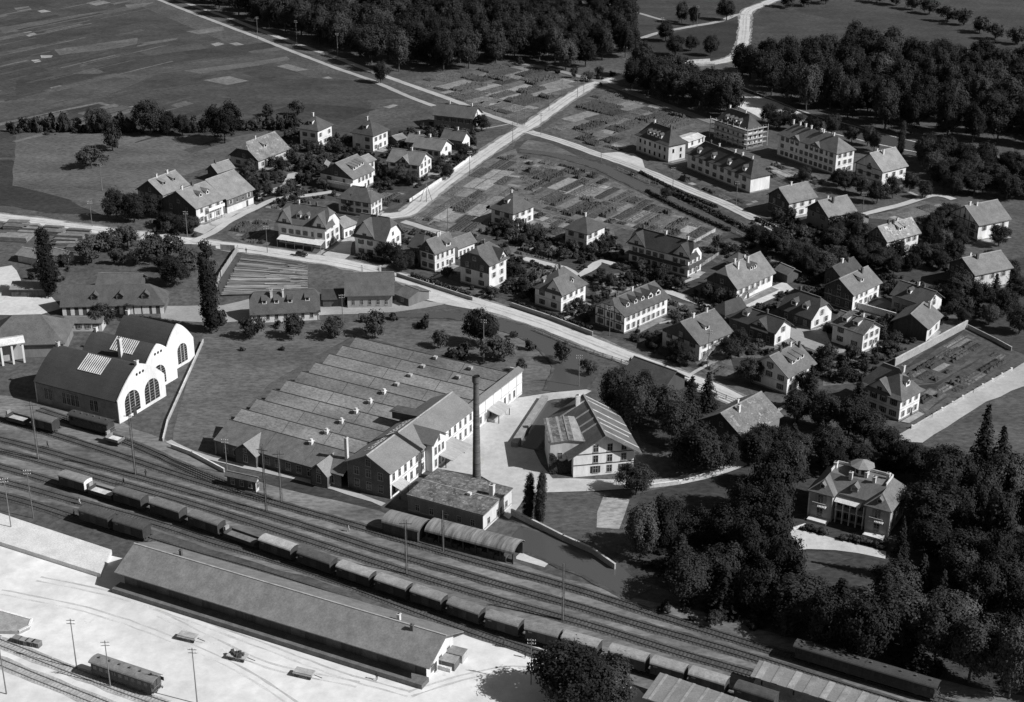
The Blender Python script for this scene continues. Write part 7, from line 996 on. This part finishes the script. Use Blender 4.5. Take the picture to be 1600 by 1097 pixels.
# ---------------------------------------------------------------- poles
PM = mat('pole_wood', .17, var=.2); INS = mat('insulator', .7)
POLE = {}
for k in 'wtcn':
    POLE[k] = None
def pole(p, h, k, lab):
    T = thing('utility_pole' if k != 'c' else 'catenary_mast', lab, 'pole', (p[0], p[1], 0), RND.uniform(-.3, .3), 'line poles')
    MB().tube([(0, 0, -.4), (0, 0, h)], [.13, .08], 6).build('pole', PM, T)
    if k == 'w':
        for z in (h-.4, h-1.1):
            c = MB().box(-.8, -.05, z, .8, .05, z+.1).build('crossarm', PM, T)
            for x in (-.7, -.25, .25, .7): link('insulator', MB().tube([(0, 0, 0), (0, 0, .22)], [.06, .05], 5).mesh('insulator', INS), c, (x, 0, z+.1))
    elif k == 't': MB().bar((0, 0, h*.75), (2.2, .6, 0), .16, .16).bar((0, 0, h*.75), (-2.2, .6, 0), .16, .16).build('strut', PM, T)
    elif k == 'c':
        MB().box(-.3, -.04, 0, -.22, .04, h).box(.22, -.04, 0, .3, .04, h).build('lattice_post', BEAM, T)
        for z in range(1, int(h), 2): link('brace', MB().bar((-.26, 0, z), (.26, 0, z+1.6), .05, .05).mesh('brace', BEAM), T)
        MB().box(-1.3, -.05, h-1, 1.3, .05, h-.88).build('crossarm', BEAM, T)
spots = ['beside the main road', 'in the meadow', 'along the village lane', 'by the field track', 'beside the railway tracks']
for i, (p, h, k) in enumerate(POLES):
    z = 'tall dark lattice mast beside the railway tracks' if k == 'c' else 'slender wooden telegraph pole with cross arms and white insulators' if k == 'w' else 'braced wooden pole beside the diagonal road' if k == 't' else 'short white post at the lane'
    pole(p, h, k, z)
# ---------------------------------------------------------------- people
def person_mesh(seed):
    r = random.Random(seed); st = .22
    V = [(0, 0, .92), (0, 0, 1.15), (0, 0, 1.38), (0, 0, 1.5), (0, .02, 1.62), (0, .02, 1.74), (.1, 0, .88), (.11, st, .48), (.11, st-.05, .08), (.11, st+.12, .03), (-.1, 0, .88), (-.11, -st*.4, .48), (-.11, -st, .1), (-.11, -st+.14, .03), (.19, 0, 1.4), (.26, -.1, 1.12), (.27, .02, .88), (-.19, 0, 1.4), (-.26, .1, 1.12), (-.27, .2, .9)]
    E = [(0, 1), (1, 2), (2, 3), (3, 4), (4, 5), (0, 6), (6, 7), (7, 8), (8, 9), (0, 10), (10, 11), (11, 12), (12, 13), (2, 14), (14, 15), (15, 16), (2, 17), (17, 18), (18, 19)]
    Rr = [.15, .14, .15, .06, .1, .08, .1, .075, .05, .045, .1, .075, .05, .045, .075, .05, .035, .075, .05, .035]
    me = bpy.data.meshes.new('tmp'); me.from_pydata(V, E, []); o = bpy.data.objects.new('tmp', me); COL.objects.link(o)
    md = o.modifiers.new('s', 'SKIN'); ms = o.modifiers.new('u', 'SUBSURF'); ms.levels = 1; ms.render_levels = 1
    for i, v in enumerate(me.skin_vertices[0].data): v.radius = (Rr[i], Rr[i]); v.use_root = (i == 0)
    dg = bpy.context.evaluated_depsgraph_get(); dg.update(); out = bpy.data.meshes.new_from_object(o.evaluated_get(dg)); bpy.data.objects.remove(o); out.name = 'person'
    return out
PMES = [person_mesh(1), person_mesh(2)]
CL = [mat('dark_clothes', .03), mat('light_clothes', .5)]
for i, m_ in enumerate(PMES): m_.materials.clear(); m_.materials.append(CL[i])
plab = ['person in dark clothes walking across the white goods yard', 'person in dark clothes standing near the dark tree by the goods shed', 'person at the edge of the dark tree shadow', 'person walking on the main road beside the log field', 'person walking on the diagonal road', 'person between the left tracks, nearest the ramp', 'person in light clothes between the left tracks', 'person beside the goods train below the masts', 'person on the upper left tracks', 'person beside the factory meadow tracks', 'person on the lane in front of the row house', 'person beside the inn in the side yard', 'person near the foot of the lattice mast', 'person standing by the siding wagons', 'person in light clothes on the middle tracks']
for i, p in enumerate(PEOPLE):
    T = thing('person', plab[i], 'person', (p[0], p[1], .06), RND.uniform(0, 6.28)); link('body', PMES[1 if 'light' in plab[i] else 0], T)
    MB().tube([(0, .02, 1.72), (0, .02, 1.76), (0, .02, 1.77), (0, .02, 1.87)], [.17, .17, .11, .09], 8).build('hat', mat('felt_hat', .05), T)
# ---------------------------------------------------------------- carts, car, odds and ends
for i, p in enumerate(CARTS):
    T = thing('handcart', ('flat pale handcart in the white yard, nearest the goods shed end', 'loaded handcart in the middle of the white yard', 'small handcart at the bottom of the white yard')[i], 'cart', (p[0], p[1], .04), rad(-20))
    MB().box(-2., -.9, .75, 2., .9, .95).build('bed', PALEW, T)
    for x in (-1.3, 1.3):
        for y in (-.8, .8): link('wheel', MB().tube([(0, -.05, .45), (0, .05, .45)], [.45, .45], 10).mesh('wheel', BEAM), T, (x, y, 0))
    MB().bar((2, 0, .8), (3.6, 0, .5), .1, .1).build('shaft', BEAM, T)
    if i == 1:
        for k in range(7): MB().box(-.4, -.3, 0, .4, .3, .5).build('load', WOOD, T, (RND.uniform(-1.4, 1.4), RND.uniform(-.5, .5), .95), RND.uniform(0, 3))
    else: MB().slab([[(-1.9, -.8, 1.2), (1.9, -.8, 1.2), (1.9, .8, 1.2), (-1.9, .8, 1.2)]], .25).build('load', tone('tarpaulin', .35), T)
a, b = Vector(CAR[0]), Vector(CAR[1]); d = b-a; c = (a+b)/2
T = thing('motor_car', 'old dark open-fronted motor car parked before the inn', 'car', (c.x, c.y, .1), math.atan2(d.y, d.x)); cb = mat('car_paint', .03, rough=.35, spec=.5)
MB().box(-1.9, -.7, .5, .3, .7, 1.15).box(.3, -.5, .5, 1.7, .5, 1.1).build('body', cb, T)
MB().slab([[(-1.85, -.72, 1.85), (.2, -.72, 1.85), (.2, .72, 1.85), (-1.85, .72, 1.85)]], .1).build('hood', mat('car_canvas', .1), T)
MB().box(.22, -.65, 1.15, .27, .65, 1.75).build('windscreen', GLASS, T)
for x in (-1.3, 1.3):
    for y in (-.75, .75):
        wq = link('wheel', MB().tube([(0, -.08, .4), (0, .08, .4)], [.4, .4], 12).mesh('tyre', BEAM), T, (x, y, 0)); link('rim', MB().tube([(0, -.09, .4), (0, .09, .4)], [.2, .2], 8).mesh('rim', FRAME), wq)
        MB().slab([[(-.55, -.15, .85), (.55, -.15, .85), (.55, .15, .85), (-.55, .15, .85)]], .06).build('mudguard', cb, T, (x, y, 0))
for y in (-.45, .45): MB().tube([(1.7, y, .95), (1.85, y, .95)], [.14, .16], 8).build('headlight', FRAME, T)
for i, p in enumerate(CRATES):
    T = thing('freight_crate', ('dark crate at the left yard ramp, first in the row', 'dark crate at the left yard ramp, second in the row', 'dark crate at the left yard ramp, third in the row', 'dark crate at the left yard ramp, last in the row', 'large dark crate at the white end of the goods shed', 'pale crate at the far corner of the goods shed end')[i], 'crate', (p[0], p[1], .06), rad(-22), 'crates in the goods yard')
    sx_, sy_, sz_ = (.8, .6, 1.) if i < 4 else (1.6, 1.2, 1.7); m_ = tone('crate_wood', .12 if i != 5 else .4)
    MB().box(-sx_, -sy_, 0, sx_, sy_, sz_).build('box', m_, T); MB().box(-sx_-.05, -sy_-.05, sz_, sx_+.05, sy_+.05, sz_+.08).build('lid', tone('crate_wood', .25), T)
    for x in (-sx_*.6, sx_*.6): MB().box(x-.06, -sy_-.04, 0, x+.06, -sy_, sz_).build('batten', tone('crate_wood', .25), T)
c_ = sum((Vector(q) for q in YARDRAMP), Vector((0, 0)))/len(YARDRAMP); T = thing('yard_ramp', 'grey low ramp with white kerb at the lower left margin', 'loading ramp', (c_.x, c_.y, 0))
MB().slab([[(q[0]-c_.x, q[1]-c_.y, .8) for q in YARDRAMP][::-1]], .9).build('ramp_top', tone('platform', .3), T)
for i in range(3): a_, b_ = Vector(YARDRAMP[i])-c_, Vector(YARDRAMP[i+1])-c_; MB().bar((a_.x, a_.y, .86), (b_.x, b_.y, .86), .5, .16).build('kerb', mat('white_paint', .72), T)
# hedges
for i, (pts, hg, lab) in enumerate(HEDGES):
    r_ = random.Random(i); P = smooth(pts, 1.2); hb = MB(); o_ = P[0]
    for q in range(len(P)-1):
        a_, b_ = P[q], P[q+1]; dd = (b_-a_); nn = Vector((-dd.y, dd.x)).normalized()
        for _ in range(26):
            t_ = r_.random(); w_ = r_.uniform(-.6, .6); z = hg*r_.uniform(.1, 1.05)*(1-.25*abs(w_)); c_ = a_+dd*t_+nn*w_-o_; n_ = Vector((nn.x*w_*1.6+r_.gauss(0, .4), nn.y*w_*1.6+r_.gauss(0, .4), z/hg+r_.gauss(0, .3))).normalized()
            u_ = n_.cross(Vector((r_.gauss(0, 1), r_.gauss(0, 1), r_.gauss(0, 1)))).normalized()*.24; v_ = n_.cross(u_); p_ = Vector((c_.x, c_.y, z))
            hb.poly([tuple(p_-u_-v_), tuple(p_+u_-v_), tuple(p_+u_+v_), tuple(p_-u_+v_)])
    tag(hb.build('hedge', mat('hedge_leaves', .034, var=.4, fine=2), None, (o_.x, o_.y, 0)), lab, 'hedge')
# ---------------------------------------------------------------- vegetation
def leafm(v, nm): return mat(nm, v, var=.45, scale=.35, fine=1.6, finev=.4, rnd=.38, rough=.8, spec=.12)
LEAFB = [leafm(v, 'broad_leaves_%d' % i) for i, v in enumerate((.022, .028, .035, .05))]
LEAF = {'b': leafm(.03, 'broad_leaves'), 'p': leafm(.024, 'poplar_leaves'), 'c': leafm(.02, 'conifer_needles'), 'f': leafm(.042, 'orchard_leaves'), 'u': leafm(.042, 'shrub_leaves')}
BARK = mat('bark', .07, var=.3)
NOM = {'b': (10., 12.), 'f': (6.5, 6.5), 'p': (5.6, 26.), 'c': (8., 14.), 'u': (3., 2.5)}      # nominal width, height of the master crowns
def quad(mb, p, n, s, r):
    up = Vector((r.uniform(-1, 1), r.uniform(-1, 1), r.uniform(-1, 1))); t = n.cross(up)
    if t.length < .05: t = n.cross(Vector((1, .3, .2)))
    t.normalize(); bn = n.cross(t); a, b = t*s*r.uniform(.7, 1.2), bn*s*r.uniform(.45, .9)
    mb.poly([tuple(p-a*.7-b), tuple(p+a*.6-b*.8), tuple(p+a*.9+b*.6), tuple(p-a*.5+b)])
def blob_crown(k, seed, nb, nleaf, ls):
    r = random.Random(seed); mb = MB(); blobs = []; W, H = NOM[k]
    ph = [r.uniform(0, 6.28) for _ in range(4)]
    def outline(a, z):
        if k == 'p': e = math.sin(math.pi*min(1, z*.84+.13))**.6
        elif k == 'u': e = math.sqrt(max(.0, 1-((z-.38)/.66)**2))
        else:
            zc, up_, dn_ = [(.6, .42, .36), (.5, .5, .3), (.68, .34, .44), (.55, .47, .4)][seed % 4]; e = math.sqrt(max(.0, 1-((z-zc)/(up_ if z > zc else dn_))**2))
        return e*(1+.2*math.sin(2*a+ph[0]+2*z)+.15*math.sin(3*a+ph[1]+5*z)+.1*math.sin(5*a+ph[2]-7*z))
    while len(blobs) < nb:
        a, z = r.uniform(0, 6.283), r.uniform(.06 if k == 'p' else .12 if k == 'u' else .26, .97); e = outline(a, z)
        if r.random() > e+.1: continue
        rr = W/2*e*(1-.55*r.random()**2)*(.8 if k == 'p' else 1); R = W*r.uniform(.075, .15)*(1.3 if k in 'uf' else 1.7 if k == 'p' else 1)
        blobs.append((Vector((math.cos(a)*rr*.86, math.sin(a)*rr*.86, z*H*.95)), R))
    tot = sum(R*R for c, R in blobs)
    for c, R in blobs:
        for _ in range(int(nleaf*R*R/tot)):
            d = Vector((r.gauss(0, 1), r.gauss(0, 1), r.gauss(0, 1)+.15)).normalized()
            q = r.uniform(.45, 1.12) if r.random() < .85 else r.uniform(1.05, 1.6); q = q if k != 'p' else r.uniform(.3, 1.08); p = c+d*R*q
            out = Vector((p.x, p.y, (p.z-H*.5)*(.8 if k != 'p' else .2))).normalized()
            n = (d*.6+out*.9+Vector((r.gauss(0, .4), r.gauss(0, .4), r.gauss(0, .4)+.2))).normalized()
            quad(mb, p, n, ls*r.uniform(.6, 1.35), r)
    return mb
def conifer_crown(seed):
    r = random.Random(seed); mb = MB(); n = 24; W, H = NOM['c']
    for k in range(n):
        z = .06+.92*k/n; rad_ = W/2*(1-z)**.85+.12; m = max(5, int(14*(1-z)+5))
        for j in range(m):
            a = 6.283*(j+r.random()*.8)/m; L = rad_*r.uniform(.65, 1.12); d = Vector((math.cos(a), math.sin(a), 0)); s = Vector((-d.y, d.x, 0)); nq = max(3, int(L/.33))
            for q in range(nq):
                f = (q+.6)/nq
                for _ in range(2):
                    p = d*L*f+Vector((0, 0, z*H-.28*L*f+r.uniform(-.15, .1)))+s*r.uniform(-.35, .35)*(1.1-f*.6)
                    quad(mb, p, Vector((d.x*.55+r.gauss(0, .35), d.y*.55+r.gauss(0, .35), .75)).normalized(), .3*r.uniform(.6, 1.2), r)
    return mb
def trunk(k, seed, h, top, spread):
    r = random.Random(seed); mb = MB(); W, H = NOM[k]; b = max(W, H*.5)*.03
    mb.tube([(0, 0, -.3), (.04, .03, h*H*.5), (0, 0, top*H)], [b*1.15, b*.85, b*.25], 7)
    if k != 'c':
        for j in range(8):
            a = j*2.4+r.uniform(-.4, .4); z = h*H*(.75+.5*r.random()); e = Vector((math.cos(a)*spread*W*r.uniform(.5, 1), math.sin(a)*spread*W*r.uniform(.5, 1), z+H*r.uniform(.12, .3)))
            mb.tube([(0, 0, z), tuple(e*.5+Vector((0, 0, z*.5+.2))), tuple(e)], [b*.5, b*.35, b*.12], 5)
    return mb
CR, TK = {}, {}
CR['b'] = [blob_crown('b', s, 90, 10000, .23).mesh('crown', LEAFB[(1, 0, 2, 1, 3, 0, 2, 1)[s]]) for s in range(8)]
CR['f'] = [blob_crown('f', s+20, 26, 2400, .26).mesh('crown', LEAF['f']) for s in range(4)]
CR['p'] = [blob_crown('p', s+40, 240, 9500, .26).mesh('crown', LEAF['p']) for s in range(2)]
CR['c'] = [conifer_crown(s+60).mesh('crown', LEAF['c']) for s in range(2)]
CR['u'] = [blob_crown('u', s+80, 14, 1100, .2).mesh('crown', LEAF['u']) for s in range(4)]
for k, (h, top, sp, n) in {'b': (.3, .8, .3, 8), 'f': (.3, .75, .3, 4), 'p': (.3, .95, .1, 2), 'c': (.5, .98, 0, 2), 'u': (.1, .5, .25, 4)}.items():
    TK[k] = [trunk(k, s, h, top, sp).mesh('trunk', BARK) for s in range(n)]
TN = {'b': 'broadleaf_tree', 'f': 'fruit_tree', 'p': 'poplar_tree', 'c': 'conifer_tree', 'u': 'garden_shrub'}
# labels of plants and poles: the landmark they stand beside
NICK = dict(hip_w1='left square house at the field edge', hip_w2='shrub-screened square house at the field edge', farm_moss='mottled half-hipped farmhouse', farm_long='farm dwelling with laundry balcony', barn_long='tall boarded barn', farm_left='pale-roofed house by the meadow', inn='large inn with white awning', hip_long='hipped house behind the inn', cross_gable='gabled house at the road bend',
    corner_white='narrow white gabled house', wood_top='house with shingled top floor', hip_mid='left pyramid-roofed house in the allotments', hip_mid2='right pyramid-roofed house in the allotments', curved_gable='house with the curved gable', timber_row='half-timbered row house', twin_gable='black-roofed twin-gabled terrace', terrace_shop='house with cluttered terrace', stair_house='house with outside stairs at the lane',
    dark_barn='long black-roofed house', dormer_cottage='cottage with two dormers', step_roof='stepped pale roof', two_shed_dormers='white house with two shed dormers', white_gable_end='house with bright gable end', dark_gable_barn='black-gabled barn', right_edge_low='many-windowed house at the right margin', right_edge_timber='half-timbered house at the right margin', moss_stair='speckled roof with staircase', timber_tall='tall banded house',
    lane_gable='dark-fronted gable at the lane corner', balcony_gable='house with white balcony', tenement='three-storey tenement', row_house='long flared-roof row house', new_house='unfinished masonry house', scaffold_house='scaffolded house', field_house='wide dark-roofed house at the field track', lane_house='white timbered gable house', gable_front='house with small central gable', chalet='chalet with stepped dormers',
    mill_shed_long='long low timber shed', west_barn='grey hipped roof at the left margin', saw_shed='timber-yard workshop', saw_hall='sawmill hall', flare_villa='flared-roof house on the right road', three_dormer='three-dormer house', park_barn='lichen-spotted barn', lane_barn='dark wooden barn at the lane', boiler='boiler house', mill='old striped mill', goods_shed='long goods shed', barrel='barrel-roofed shed')
MARKS = [(Vector(h['c']), NICK[h['k']], max(h['U'], h['V'])/2) for h in HOUSES if h['k'] in NICK]+[(Vector(VILLA[0]), 'villa', 9), (Vector(BRIDGE[0]), 'river bridge', 6), (Vector(STACK[0]), 'tall factory chimney', 2), (Vector(halls[0][0]), 'front arched hall', 12), (Vector(halls[2][0]), 'rear arched hall', 9), (n0+eu*40+ev*30, 'saw-tooth roofs', 26)]
USED = {}
_o = 'second third fourth fifth sixth seventh eighth ninth tenth eleventh twelfth thirteenth fourteenth fifteenth sixteenth seventeenth eighteenth nineteenth twentieth'.split()
ORD = ['']+[x+' ' for x in _o]+['%s-%s ' % (t, x) for t in ('twenty', 'thirty', 'forty') for x in ['first']+_o[:8]]
PENDING = []
def relabel():
    """every waiting plant or pole: kind + side of the nearest landmark, nearest first"""
    groups = {}
    for o, kind in PENDING:
        p = Vector((o.location.x, o.location.y)); c, nk, rr = min(MARKS, key=lambda m: (m[0]-p).length-m[2]); d = p-c
        side = ('right of' if d.x > 0 else 'left of') if abs(d.x) > abs(d.y)*.9 else ('behind' if d.y > 0 else 'in front of')
        groups.setdefault((kind, side, nk), []).append((d.length, o))
    for (kind, side, nk), L in groups.items():
        L.sort(key=lambda t: t[0])
        for i, (_, o) in enumerate(L):
            base = '%s %s the %s' % (kind, side, nk)
            o['label'] = base if len(L) == 1 else base+', %snearest' % ORD[i]
def plant(k, x, y, h, w, lab, grp, r=RND):
    i = r.randrange(len(CR[k])); T = thing(TN[k], lab or 'tree', 'tree' if k != 'u' else 'shrub', (x, y, 0), r.uniform(0, 6.28), grp)
    wx, wy = w*r.uniform(.9, 1.12)/NOM[k][0], w*r.uniform(.9, 1.12)/NOM[k][0]; lean = (r.uniform(-.04, .04), r.uniform(-.04, .04)); hz = h/NOM[k][1]
    c = link('crown', CR[k][i], T); c.scale = (wx, wy, hz); c.rotation_euler = (*lean, 0)
    t = link('trunk', TK[k][i], T); t.scale = (min(wx, wy)*.9+.1*hz,)*2+(hz,); t.rotation_euler = (*lean, 0)
    if not lab: PENDING.append((T, {'b': ('broad leafy tree' if w > h*.85 else 'tall leafy tree') if h > 9 else 'small leafy tree', 'f': 'fruit tree', 'c': 'dark conifer', 'u': 'garden shrub' if w > 2.6 else 'small garden shrub'}[k]))
    return T
SPECIAL = {0: 'largest round tree in the left meadow, casting a broad shadow', 4: 'thin airy tree standing alone in the left meadow', 5: 'low spreading tree with ground shadow in the left meadow'}
pop = ['tallest poplar, a dark column by the timber yard fence', 'poplar among the board stacks at the left', 'left one of the twin poplars beside the boiler house', 'right one of the twin poplars beside the boiler house', 'slim poplar at the river near the banded house']
pi_ = 0
for i, (k, x, y, h, w) in enumerate(TREES):
    lab = SPECIAL.get(i)
    if k == 'p': lab = pop[pi_]; pi_ += 1
    plant(k, x, y, h, w, lab, None if lab else {'b': 'single leafy trees', 'f': 'fruit trees', 'c': 'conifers', 'u': 'single shrubs'}[k])
VH = (Vector(VILLA[0]), 11.5)
nt_ = 0; FARPTS = []
for nm, poly, spc, k, hr, wr_ in WOODS:
    r = random.Random(nm); xs = [p[0] for p in poly]; ys = [p[1] for p in poly]; pts = []
    for _ in range(6000):
        x, y = r.uniform(min(xs), max(xs)), r.uniform(min(ys), max(ys))
        if not inside((x, y), poly) or in_house(x, y, 1.8) or (Vector((x, y))-VH[0]).length < VH[1]: continue
        if any((x-a)**2+(y-b)**2 < spc*spc for a, b in pts): continue
        if nm != 'north_wood' and on_road(x, y, 1.5): continue
        pts.append((x, y))
        if len(pts) > 290: break
    for x, y in pts:
        if nm in ('north_wood', 'river_wood'):
            FARPTS.append((x, y, r.uniform(*hr), r.uniform(*wr_), r.uniform(0, 6.28), r.randrange(8))); continue
        plant('c' if (nm.startswith('park') and r.random() < .22) else k, x, y, r.uniform(*hr), r.uniform(*wr_), None, 'trees of the '+nm.replace('_', ' '), r); nt_ += 1
# the two far woods read as one mass: one object, trees instanced on points
def far_wood(pts, K='b', name='woodland', lab='', cat='wood'):
    me = bpy.data.meshes.new(name); me.from_pydata([(p[0], p[1], 0) for p in pts], [], [])
    for nm, dt in (('sc', 'FLOAT_VECTOR'), ('ro', 'FLOAT_VECTOR'), ('ix', 'INT')): me.attributes.new(nm, dt, 'POINT')
    me.attributes['sc'].data.foreach_set('vector', [c for p in pts for c in (p[3]/NOM[K][0], p[3]/NOM[K][0], p[2]/NOM[K][1])])
    me.attributes['ro'].data.foreach_set('vector', [c for p in pts for c in (0, 0, p[4])])
    me.attributes['ix'].data.foreach_set('value', [p[5] for p in pts])
    o = link(name, me); ng = bpy.data.node_groups.new('woodland', 'GeometryNodeTree')
    ng.interface.new_socket('Geometry', in_out='INPUT', socket_type='NodeSocketGeometry'); ng.interface.new_socket('Geometry', in_out='OUTPUT', socket_type='NodeSocketGeometry')
    N, L = ng.nodes, ng.links; gi, go = N.new('NodeGroupInput'), N.new('NodeGroupOutput')
    jn = N.new('GeometryNodeJoinGeometry'); srcs = {}
    for ob in bpy.data.objects:
        if ob.name.startswith('crown') and ob.data in CR[K] and ob.data.name not in srcs: srcs[ob.data.name] = [ob, next(c for c in ob.parent.children if c.name.startswith('trunk'))]
    for m in reversed(CR[K]):
        cj = N.new('GeometryNodeJoinGeometry')
        for ob in srcs[m.name]:
            oi = N.new('GeometryNodeObjectInfo'); oi.inputs['Object'].default_value = ob; L.new(oi.outputs['Geometry'], cj.inputs[0])
        gt = N.new('GeometryNodeGeometryToInstance'); L.new(cj.outputs[0], gt.inputs[0]); L.new(gt.outputs[0], jn.inputs[0])
    ip = N.new('GeometryNodeInstanceOnPoints'); ip.inputs['Pick Instance'].default_value = True
    def at(nm, dt): a = N.new('GeometryNodeInputNamedAttribute'); a.data_type = dt; a.inputs['Name'].default_value = nm; return a.outputs['Attribute']
    L.new(gi.outputs[0], ip.inputs['Points']); L.new(jn.outputs[0], ip.inputs['Instance']); L.new(at('ix', 'INT'), ip.inputs['Instance Index'])
    er = N.new('FunctionNodeEulerToRotation'); L.new(at('ro', 'FLOAT_VECTOR'), er.inputs[0]); L.new(er.outputs[0], ip.inputs['Rotation']); L.new(at('sc', 'FLOAT_VECTOR'), ip.inputs['Scale'])
    L.new(ip.outputs[0], go.inputs[0])
    md = o.modifiers.new('trees', 'NODES'); md.node_group = ng
    return tag(o, lab, cat, kind='stuff')
far_wood(FARPTS, 'b', 'woodland', 'dense dark mass of woodland trees beyond the fields and along the river')
ns_ = 0
for si, (poly, spc) in enumerate(SHRUBS):
    r = random.Random(si*13+1); xs = [p[0] for p in poly]; ys = [p[1] for p in poly]; pts = []
    for _ in range(900):
        x, y = r.uniform(min(xs), max(xs)), r.uniform(min(ys), max(ys))
        if not inside((x, y), poly) or in_house(x, y, 1.2) or on_road(x, y, 1.): continue
        if any((x-a)**2+(y-b)**2 < spc*spc*.8 for a, b in pts): continue
        pts.append((x, y))
    for x, y in pts:
        if r.random() < .3: plant('f', x, y, r.uniform(3., 5.2), r.uniform(3.2, 5.), None, 'garden fruit trees', r)
        else: s = r.uniform(1.2, 2.8); plant('u', x, y, s*r.uniform(.8, 1.1), s*r.uniform(1., 1.4), None, 'garden shrubs', r)
        ns_ += 1
st_ = sorted((o for o in COL.objects if o.name.startswith('timber_stack')), key=lambda o: (Vector((o.location.x, o.location.y))-Vector(TREES[23][1:3])).length)
for i, o in enumerate(st_): o['label'] = 'stack of sawn boards, %snearest to the left poplar' % ORD[i]
GP = []
for gi_, poly in enumerate(GREEN):
    r = random.Random(gi_+70); xs = [p[0] for p in poly]; ys = [p[1] for p in poly]; area = (max(xs)-min(xs))*(max(ys)-min(ys))
    for _ in range(int(area/(4.2 if gi_ < 3 else 8))):
        x, y = r.uniform(min(xs), max(xs)), r.uniform(min(ys), max(ys))
        if not inside((x, y), poly) or noise.noise(Vector((x*.09, y*.09, 3))) < -.12 or in_house(x, y, .7) or on_road(x, y, .4): continue
        s = r.uniform(.5, 1.9); GP.append((x, y, s*r.uniform(.6, 1.), s*r.uniform(1., 1.7), r.uniform(0, 6.28), r.randrange(4)))
far_wood(GP, 'u', 'undergrowth', 'low undergrowth and garden greenery between houses and under the park trees', 'undergrowth')
for o in list(COL.objects):
    if o.parent is None and o.name.split('.')[0] in ('utility_pole', 'catenary_mast'): PENDING.append((o, 'wooden telegraph pole' if o.name.startswith('utility') else 'dark lattice mast'))
relabel()
print('green', len(GP)); print('wood trees', nt_, 'far', len(FARPTS), 'shrubs', ns_, 'objects', len(bpy.data.objects))
